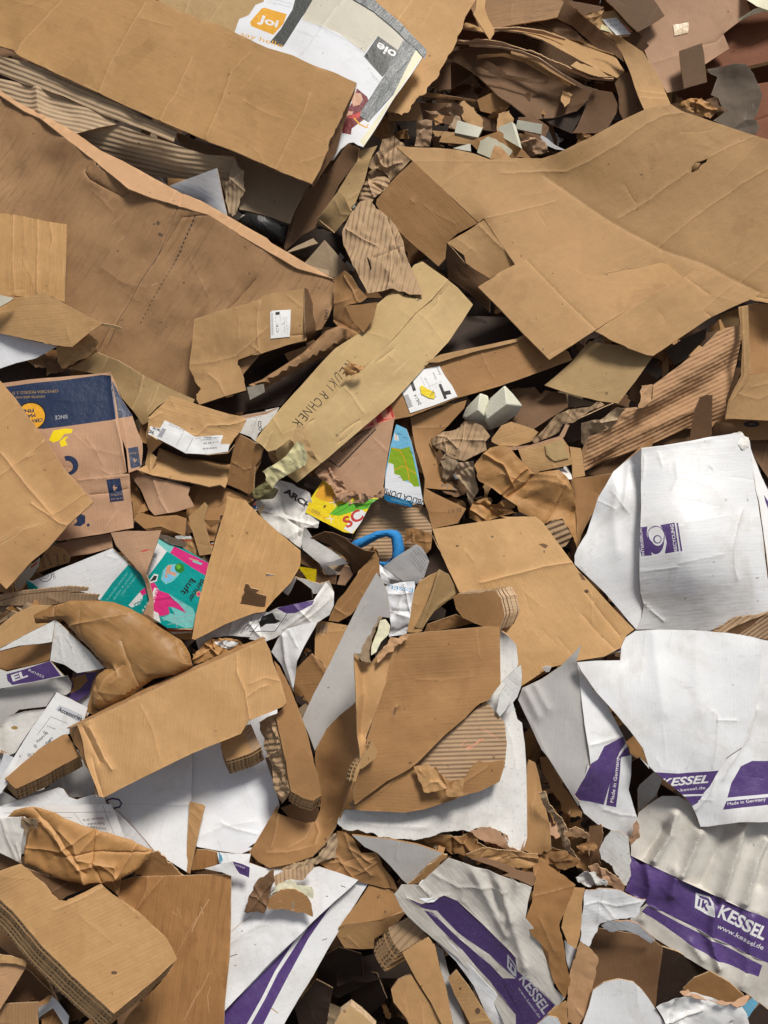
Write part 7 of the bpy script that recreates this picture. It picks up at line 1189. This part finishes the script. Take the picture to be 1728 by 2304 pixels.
# Accessories sheet
S('leaflet', 'white accessories list sheet standing at the left edge', 'leaflet', "G 350,1183,30 440,1225 545,1280,29 525,1350 430,1440 300,1520 130,1640,23 J 0,230,21 -20,150 G 45,1655,24 120,1530 200,1400,27 280,1290", 'paper', t=.8, grain=-25, bend=3,
  prints=[('paleblue', "G 345,1290 370,1262 515,1325 500,1365 480,1362"), ('black', textloops('Accessories', xy("G 357,1300 505,1362"), 30, .025)), ('grey_ink', strip(xy("G 315,1335 420,1378"), 1)), ('grey_ink', strip(xy("G 315,1335 230,1450"), 1)), ('ink', textloops('( Fm43', xy("G 290,1400 340,1420"), 14))] +
         [('grey_ink', textloops(a, xy(b), 20, .03)) for a, b in (('4 x', "G 262,1435 285,1448"), ('Muttern M8', "G 235,1500 300,1440"), ('Stk', "G 205,1520 225,1535"), ('Schrauben', "G 225,1580 330,1470"), ('20 S', "G 170,1585 215,1580"), ('Dübel', "G 275,1560 320,1490"))])
S('white_sheet', 'second white sheet edge behind the accessories list', 'paper', "J 0,40,19 20,-30 G 100,1600,22 60,1659 J 45,60 20,130 10,225,17 -60,200", 'bluewhite', t=.8, crum=4)
stack('board_bundle', 'bundle of narrow brown strips below the accessories list', 'boards', "G 412,1432,26 500,1575,26 J 300,100 100,195,24 30,130,24 80,90 G 250,1530", 'brown', 25, 6, 3, 12, dh=1.1, t=6, pm='kraft', edge='edge_open')
# white printed pieces on the left
wk = S('printed_box', 'crushed white box corner with purple lettering at the left edge', 'box', "G 343,732,30 450,830 560,930 650,1030,27 560,1050 480,1062,25 400,1010 312,985,25 325,880,27 335,800", 'whiteold', t=4, edge='edge_light', bend=4, crum=2, prints=[('purple', "G 313,987 400,1012 482,1062 380,1080 240,1010"), ('white_ink', strip(xy("G 245,1005 290,1045 375,1075"), 5))])
part(wk, 'top_leaf', "G -100,960,25 0,912,26 150,830 341,732,30 333,800 323,868,28 250,880 130,890 0,925 -100,975", 'whiteold', t=3, edge='edge_light')
part(wk, 'printed_leaf', "G -100,1060,22 0,1040,23 40,1055 230,1010,25 312,987,26 400,1082 270,1105 100,1140,21 0,1160 -100,1180,20", 'whiteold', t=3, prints=[('purple', "G 40,1070 150,1040 312,987 380,1080 200,1118 75,1138 45,1110"), ('white_ink', textloops('EL', xy("G 80,1118 175,1085"), 44, .04)), ('white_ink', textloops('Rd1055', xy("G 175,1050 270,1095"), 16))])
part(wk, 'brown_inside', "G 0,1025,18 0,930 130,895 325,872,25 305,980 230,1005,22 40,1045,18", 'brown', t=3)
S('white_sheet', 'large white crushed sheet at the left edge above the accessories list', 'board', "G -150,1170,16 0,1165,17 150,1125 420,1075,19 450,1130 ~440,1180 ~410,1200,18 345,1185 290,1270,17 120,1290 0,1400,14 -150,1400", 'boardgrey', t=3, bend=8, creases=[("G 0,1200 150,1190 350,1160", 2, 5)])
S('torn_board', 'peeled brown and purple tear right of the large white crushed sheet', 'board', "G ~415,1195,17 ~450,1130 ~440,1090 530,1062,19 605,1055,20 575,1120 555,1190,18 480,1240 420,1210", 'purple', t=4, edge='brown', tear=3, prints=[('brown', "G 440,1090 530,1070 545,1110 500,1160 430,1195 460,1140")])
S('white_sheet', 'white sheet piece between the purple tear and the brown paper bag', 'board', "G 480,1235,15 560,1185,17 600,1250 540,1330,15 520,1280", 'white', t=3)
S('white_board', 'white crumpled board with a dark open edge at the left above the accessories list', 'board', "G -100,1410,18 0,1398,18 50,1330 150,1300,20 285,1285,21 210,1380 90,1560,17 40,1580 0,1560 -100,1560,15", 'whitedirty', t=6, edge='umber', crum=6, cs=6, prints=[('goldink', ell(*xy("G 85,1405")[0], 8, 4)), ('pink', "G 0,1540 40,1560 30,1580 0,1590")], creases=[("G 0,1390 60,1320 150,1295 280,1278", 5, 4)])
S('white_sheet', 'pale grey sheet under the accessories list at the left edge', 'paper', "G -100,1560,12 40,1575 100,1545,14 60,1650,13 J 0,60 -100,60,11", 'boardgrey', t=1)
# crushed brown paper bag
pbag = S('paper_bag', 'stained brown stuffed paper bag twisted in the lower left', 'bag',
  "G 215,700,28 260,675 330,645,30 440,612,32 600,612 700,622,33 800,660 900,718,33 1000,780 1130,862,33 1180,940 1200,1015,31 1150,1045 1090,1072,31 1000,1090 960,1098 880,1150 800,1210,29 700,1265 620,1302,27 570,1272 575,1180 600,1080,29 650,1040 690,1030,30 600,960 520,870,29 400,740,28 300,750 230,755", 'bag', t=1, puff=4, ps=46, bend=12, crum=8, cs=4.5, grain=-35,
  creases=[("G 700,1030 740,1050 790,1010", -7, 6), ("G 690,1030 650,1015 560,940", 3, 6), ("G 740,1040 680,1100 640,1180", 5, 7), ("G 730,1020 760,1080 720,1120", 4, 4), ("G 1120,900 1150,960 1185,1010", -5, 5), ("G 890,1010 930,1060 1100,1065", 3, 6), ("G 450,770 560,740 700,735", 2, 6), ("G 600,1160 700,1180 800,1190", 2, 5), ("G 610,1200 700,1230", 2, 5)])
part(pbag, 'torn_end', "G 530,1330,24 555,1240 575,1170,28 580,1270 620,1300,27 580,1320 540,1305 545,1335", 'paperkraft', t=1, tear=2)
part(pbag, 'twisted_corner', "G 213,700,29 245,690 300,665,31 350,650 370,700 ~300,745,29 ~230,757,28", 'paperkraft', crum=5, cs=12, t=1)
S('ribbed_board', 'ribbed thick board edge below the orange tan box on the left', 'corrugated board', "G -80,590,14 0,575,15 140,550 300,535,17 430,522 550,530,17 545,550 430,560 620,575,16 600,612,15 440,612 300,640 100,640,13 0,640 -80,640", 'rib', grain=85, t=8, tear=1.5, edge='edge_open', prints=[('umber', strip(xy("G 0,612 120,575 300,555 430,548"), 2))])
S('crumpled_board', 'crushed brown board layers under the ribbed edge on the left', 'cardboard', "G -80,640,11 0,620 150,600,13 210,640 150,690 40,730,11 0,750 -80,780", 'grey', crum=14, cs=9, t=4, tear=3)
S('cardboard_sheet', 'smooth brown sheet above the crushed white box corner on the left', 'cardboard', "G -120,830,14 0,770,15 100,690 210,640,18 330,640 230,700,18 215,745 340,730,19 150,830 0,910,15 -120,960", 'kraft', grain=30)
S('cardboard_piece', 'dark curved brown board inside the crushed white box corner', 'cardboard', "G -100,1020,14 0,1000 200,930 300,900,17 300,985 100,1030 -100,1060,13", 'orange')
# long tan box in the front
fb = S('long_carton', 'long tan carton with crushed ends lying across the lower left', 'carton',
  "G 480,1388,33 620,1325 850,1215 1200,1050,35 1450,940 1645,850,36 H 110,880,36 130,920 150,1000,35 200,1120 235,1245,34 215,1270 100,1320 0,1360 G 1500,1440,33 1200,1560 J 900,120 650,248,30 620,243,30 600,180 550,60 G 530,1590,31 510,1480", 'orangerib', grain=85, bend=6, t=5, tear=1,
  creases=[("G 880,1270 950,1410 1000,1600", 1.5, 3.5), ("G 1475,1050 1530,1180 1555,1350", 3, 3.5), ("G 1540,1210 1620,1150 1659,1140", 2.5, 3), ("G 560,1400 600,1470 660,1600 700,1659", 7, 6), ("G 510,1400 560,1500 620,1620", -6, 5), ("J 570,0 610,150 640,240", -5, 5), ("G 1475,960 1480,1050", 2, 3), ("H 0,1130 100,1090 190,1110", 2, 3), ("H 10,860 20,960 10,1080", 1.2, 3)],
  prints=[('goldink', ell(*xy("G 1342,1022")[0], 3, 2.5))], ctrl="G 1000,1350,34")
part(fb, 'back_side', "G 415,1405,29 640,1295 900,1165 1250,1005,31 1500,890 1640,838,33 1652,846,35.5 1448,938 1200,1048,34.5 850,1213 620,1323 478,1387,32.5 440,1400", 'brown', t=3, bend=2)  # darker brown paints in the shade on the carton's back
part(fb, 'crushed_end', "G 415,1408,28 478,1390,32.5 510,1480 530,1590,30.5 J 550,60 600,182,29.8 618,243,29 590,190 560,100 520,10,24 G 500,1540 ~460,1500 ~430,1440", 'brown', crum=6, cs=12, t=3, tear=2)
# stacks under it
stack('board_stack', 'stack of short cut boards under the right end of the long tan carton', 'boards', "G 1365,1475,24 1440,1435 1500,1400 1560,1380,25 1590,1450 1625,1520,25 1560,1560 1410,1610,24 1380,1540", 'orange', 25, 6, 3, 14, dh=1.0, t=6, pm='kraft', edge='edge_open', prints=[('rib', "G 1500,1398 1558,1380 1590,1450 1626,1520 1565,1555 1530,1470")])
st = stack('board_stack', 'tall stack of strips with a fluffy ribbed side left of the huge rolled sheet', 'boards', "H 155,985,30 190,1020 240,1120 300,1260,31 360,1430 405,1620,30 K 430,100 450,240,27 400,270 330,250 262,210,27 240,100 H 235,1640 200,1480 165,1320,30 230,1260", 'brown', 29, 5, -2, 13, dh=1.0, t=6, pm='brown', edge='edge_open', grain=60)
part(st, 'ribbed_side', "H 60,1370,24 110,1340 162,1318,29 200,1480 233,1640 K 238,100 262,210,26 225,260 195,290,22 160,170 140,60 H 100,1500", 'wrap', crum=9, cs=22, t=3, res=3.5, grain=10, bend=2)
# bottom left
bp_ = S('ribbed_board', 'large brown scratched ribbed panel at the bottom left', 'cardboard', "J 735,862,13 745,800 740,770 830,742 1100,738 1300,732,16 1400,730 1436,738,16 1432,1000 1425,1250 1400,1500,13 1385,1780,10 700,1780,8 800,1600 1000,1400,11 1100,1250,12 900,1000", 'brownrib', grain=82, bend=6, t=6, edge='edge_light', creases=[("J 735,862 840,955 900,880 1000,760", 4, 4), ("J 920,750 915,830 850,940", 3, 3)],
  prints=[('redlite', strip(xy(a), w_)) for a, w_ in (("J 1300,885 1250,960 1200,1060 1195,1085", 2.2), ("J 1220,1000 1150,1130 1090,1240", .8), ("J 1300,1340 1260,1430 1200,1520 1160,1600", 1.6), ("J 1070,960 1100,980", 1.3), ("J 1310,1430 1290,1480 1300,1590", 1.5), ("J 1240,1440 1180,1580 1140,1640", 1), ("J 1100,940 1130,1000", 1), ("J 1250,930 1260,980", 2.5))])
st2 = stack('board_stack', 'big stack of tan boards in the bottom left corner with a ribbed cut side', 'boards',
  "J -120,740,33 0,705,33 130,662,33 ~190,710 ~220,745 ~280,790 ~320,850 ~365,890,34 ~410,895 500,850 630,785,35 700,850 860,960 1040,1130,35 1095,1240,35 1100,1255 1000,1350 850,1480 705,1595,33 600,1500 430,1340 250,1160 100,980,31 0,880,30 -120,780", 'orangerib', 33, 6, -12, 18, dh=1.5, t=9, pm='kraft', edge='edge_open', grain=25, tear=1.2,
  creases=[("J 0,740 200,760", .5, 3), ("J 630,785 720,860 860,980", 1, 3), ("J 330,950 480,890 650,800", 2, 4), ("J 650,1590 600,1530 540,1490", 2.5, 3), ("J 500,990 700,1150", .7, 3)], prints=[('brownink', ell(*xy("J 710,1340")[0], 7, 4)), ('light', ell(*xy("J 795,1177")[0], 5, 1.5))])
S('cardboard_piece', 'shaded brown flap in the notch above the big tan board stack', 'cardboard', "J 140,680,15 300,740 640,780,16 420,860 370,900,14 280,800", 'umber', creases=[("J 320,840 420,780", 2, 2.5)])
S('cardboard_piece', 'brown crushed board between the kraft bag and the scratched ribbed panel', 'cardboard', "J 560,778,16 750,755,17 745,800 735,860,15 640,790", 'brown', crum=3, creases=[("J 700,770 725,840", 3, 3)])
S('cardboard_piece', 'reddish brown board under the left side of the big tan stack', 'cardboard', "J -120,1000,4 0,1030 100,1120 300,1400,5 420,1659 380,1700 240,1530 150,1300 0,1180,3 -120,1180", 'red', t=6)
lc = S('cardboard_piece', 'pale pinkish board corner at the left edge near the bottom', 'cardboard', "J -120,1230,18 0,1228,18 60,1245 150,1262,18 168,1278 160,1310 100,1410 0,1570,15 -120,1650", 'redlite', bend=3)
part(lc, 'folded_lip', "J 0,1226,20 60,1238 150,1262,20 168,1276 160,1300 100,1282 0,1275,19", 'tan', crum=4, cs=14, t=3)
S('cardboard_piece', 'reddish brown flap at the bottom left corner', 'cardboard', "J -120,1560,12 20,1535,13 240,1522,14 232,1600 240,1780,11 -120,1780", 'red', bend=4)
S('white_scrap', 'pale blue white strips in the gap at the bottom left', 'plastic', "J 240,1545,9 320,1480,11 370,1530 430,1610,11 420,1700 330,1560,9 240,1620", 'bluewhite', t=1, crum=3)
S('torn_board', 'torn edge strip over the white strips at the bottom left', 'cardboard', "J ~240,1530,13 ~300,1480 ~330,1475,14 ~300,1530 ~250,1555", 'brown', tear=2, t=3)
S('dark_board', 'dark brown board between the pale corner and the big tan stack', 'cardboard', "J 0,1320,5 150,1300 200,1340,7 330,1470,6 240,1540 0,1540,4", 'umber')
S('cardboard_piece', 'brown shaded board at the left edge above the big tan stack', 'cardboard', "J -120,590,12 0,590,13 60,620 130,660,13 0,700 -120,720", 'umber')
# bottom centre
rbx = S('round_cornered_box', 'orange brown box corner with rounded flap in the dark gap at the bottom', 'box', "K 745,800,11 850,822 925,830,12 990,950,11 830,1010 700,1030 600,1040 560,1060 600,1000 680,900,11", 'brown', bend=3, creases=[("K 790,830 860,900", .6, 3)])
part(rbx, 'front_side', "K 560,1062,11 600,1042 700,1032 830,1012 990,952,11 900,1060 780,1130,8 780,1192,4 690,1195 595,1188,4 560,1130 542,1100,7", 'orange', bend=3, t=4)
stack('board_stack', 'fanned stack of cut strips in the dark gap at the bottom', 'boards', "K 870,1060,15 940,1020 1000,990,17 1060,1040 1112,1112,17 1020,1165 945,1210,15 905,1160 880,1110", 'wrap', 16, 7, -14, 18, dh=.9, t=5, pm='brown', edge='edge_open')
S('cardboard_strip', 'long orange brown strip pointing down from the fanned stack', 'cardboard', "K 955,1215,18 1030,1165 1115,1122,20 1160,1180 1185,1300 1230,1450 1290,1780,14 1260,1780 1130,1520 1040,1380", 'orange', t=6, bend=3, edge='edge_open')
S('cardboard_strip', 'broad tan strip with a ribbed cut edge at the bottom centre', 'cardboard', "K 885,1440,14 925,1390 1008,1352,16 1100,1490 1240,1700,13 1240,1800 1060,1800,11 980,1620 900,1520", 'orange', t=14, edge='edge_open', bend=3)
S('white_board', 'narrow white board strip right of the orange brown strip at the bottom', 'board', "K 1165,1170,12 1210,1200 1240,1330,11 1290,1480 1350,1659 1350,1780,8 1300,1780 1220,1440 1185,1280", 'boardgrey', t=3)
S('cardboard_strip', 'brown strip with small holes beside the open white box at the bottom', 'cardboard', "K 1240,1375,15 1290,1325,16 1370,1430 1440,1550 1540,1700,12 1540,1780 1430,1780,10 1340,1590 1280,1480", 'kraft', bend=4, prints=[('brownink', ell(*xy("K 1423,1582")[0], 6, 7)), ('brownink', ell(*xy("K 1315,1442")[0], 3, 3))])
S('white_board', 'pale grey board under the rim of the open white box at the bottom', 'board', "K 1370,1400,9 1500,1560 1659,1700,8 1659,1800 1540,1800 1450,1540", 'boardgrey', t=3)
S('cardboard_piece', 'light wood coloured block end at the bottom edge in the dark gap', 'wooden block', "K 530,1659,8 570,1590 635,1542,10 700,1590 790,1680,8 760,1800 500,1800", 'light', t=30, edge='edge_light')

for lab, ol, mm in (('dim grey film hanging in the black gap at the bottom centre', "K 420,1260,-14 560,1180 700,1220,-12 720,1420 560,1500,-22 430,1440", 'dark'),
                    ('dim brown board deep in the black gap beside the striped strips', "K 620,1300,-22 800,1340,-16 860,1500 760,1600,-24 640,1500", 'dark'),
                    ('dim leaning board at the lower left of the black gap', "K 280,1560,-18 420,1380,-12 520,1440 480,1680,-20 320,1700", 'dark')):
    S('dark_board', lab, 'cardboard', ol, mm, crum=3, tear=1)  # near-black colour carries the shade of the gap, not the pieces' own tone
# ================================================================ small torn bits lying in the hollows, each a thing of its own
def bits():
    rr = random.Random(11)
    zones = [("L 170,60 L 560,740", 26, 4, 14), ("K 1080,480 K 1640,660", 9, 8, 14), ("B 880,640 B 1659,900", 7, 0, 4), ("H 330,300 H 780,520", 8, 3, 8), ("D 800,1400 G 1300,300", 9, 3, 8), ("K 500,1150 K 900,1640", 3, -30, -22),
             ("E 1100,1100 E 1659,1640", 10, 3, 8), ("H 290,760 H 480,1300", 6, 3, 7), ("G 0,560 G 250,760", 7, 9, 14), ("F 850,850 F 1100,640", 4, 2, 6), ("D 60,600 D 460,800", 6, 4, 10), ("C 0,560 C 500,900", 8, -2, 6), ("J 0,1100 J 400,1659", 7, 1, 7), ("E 380,1330 E 560,1659", 5, 3, 8)]
    kinds = [('brown', 'brown'), ('paperdark', 'dark brown'), ('kraft', 'tan'), ('grey', 'greyish'), ('paperdark', 'dark kraft'), ('umber', 'umber'), ('whiteold', 'off-white'), ('pink', 'pinkish')]
    names = {0: 'deep between the white boxes on the lower right', 1: 'under the lower edge of the white torn board', 2: 'in the shaded hollow near the cream foam blocks', 3: 'in the gap right of the striped tan board', 4: 'below the open carton with the printed label', 5: 'in the black gap at the bottom',
             6: 'around the crumpled kraft sheet in the right centre', 7: 'in the gap left of the tall grey board', 8: 'under the ribbed edge at the left', 9: 'below the square olive board', 10: 'under the white sheet at the left edge', 11: 'in the shaded hollow of the layered box', 12: 'around the pale corner at the bottom left', 13: 'below the pale yellow tissue'}
    for zi, (z, n, h0, h1) in enumerate(zones):
        q = xy(z); lo = q.min(0); hi = q.max(0)
        for i in range(n):
            c = np.array([rr.uniform(lo[0], hi[0]), rr.uniform(lo[1], hi[1])]); m, word = rr.choice(kinds[:6] if rr.random() < .85 else kinds)
            L = rr.uniform(14, 42); W = L * rr.uniform(.25, .8); a = rr.uniform(0, 6.28); h = rr.uniform(h0, h1); k = rr.randint(4, 7); P = []
            tl = rr.uniform(-5, 5)
            for j in range(k):
                t = 2 * math.pi * j / k + rr.uniform(-.25, .25); x = L * math.cos(t) * rr.uniform(.75, 1.1); y = W * math.sin(t) * rr.uniform(.7, 1.15)
                P.append('~%.1f,%.1f,%.1f' % ((c[0] + x * math.cos(a) - y * math.sin(a)) * 2.765, (c[1] + x * math.sin(a) + y * math.cos(a)) * 2.765, h + tl * math.cos(t)))
            S('torn_scrap', 'small torn %s scrap %s' % (word, names[zi]), 'scrap', 'A ' + ' '.join(P), m, t=rr.choice([1.2, 3, 4.5]), crum=rr.uniform(2, 9), cs=rr.uniform(9, 16), tear=2.5, res=4, group='small torn %s scraps %s' % (word, names[zi]))
bits()

# ---------------------------------------------------------------- groups for the many look-alikes
_c = {}
for o in SC.objects:
    if o.parent is None and o.get('category'): _c.setdefault(o['category'], []).append(o)
for k, v in _c.items():
    if len(v) > 1:
        for o in v:
            if not o.get('group'): o['group'] = 'loose %s pieces in the heap' % k if k in ('cardboard', 'paper', 'board', 'kraft paper', 'plastic') else 'items of %s in the heap' % k
_s = [o['label'] for o in SC.objects if o.get('label') and o.parent is None]
for q in set(_s):
    if _s.count(q) > 1: print('DUPLICATE LABEL', q)
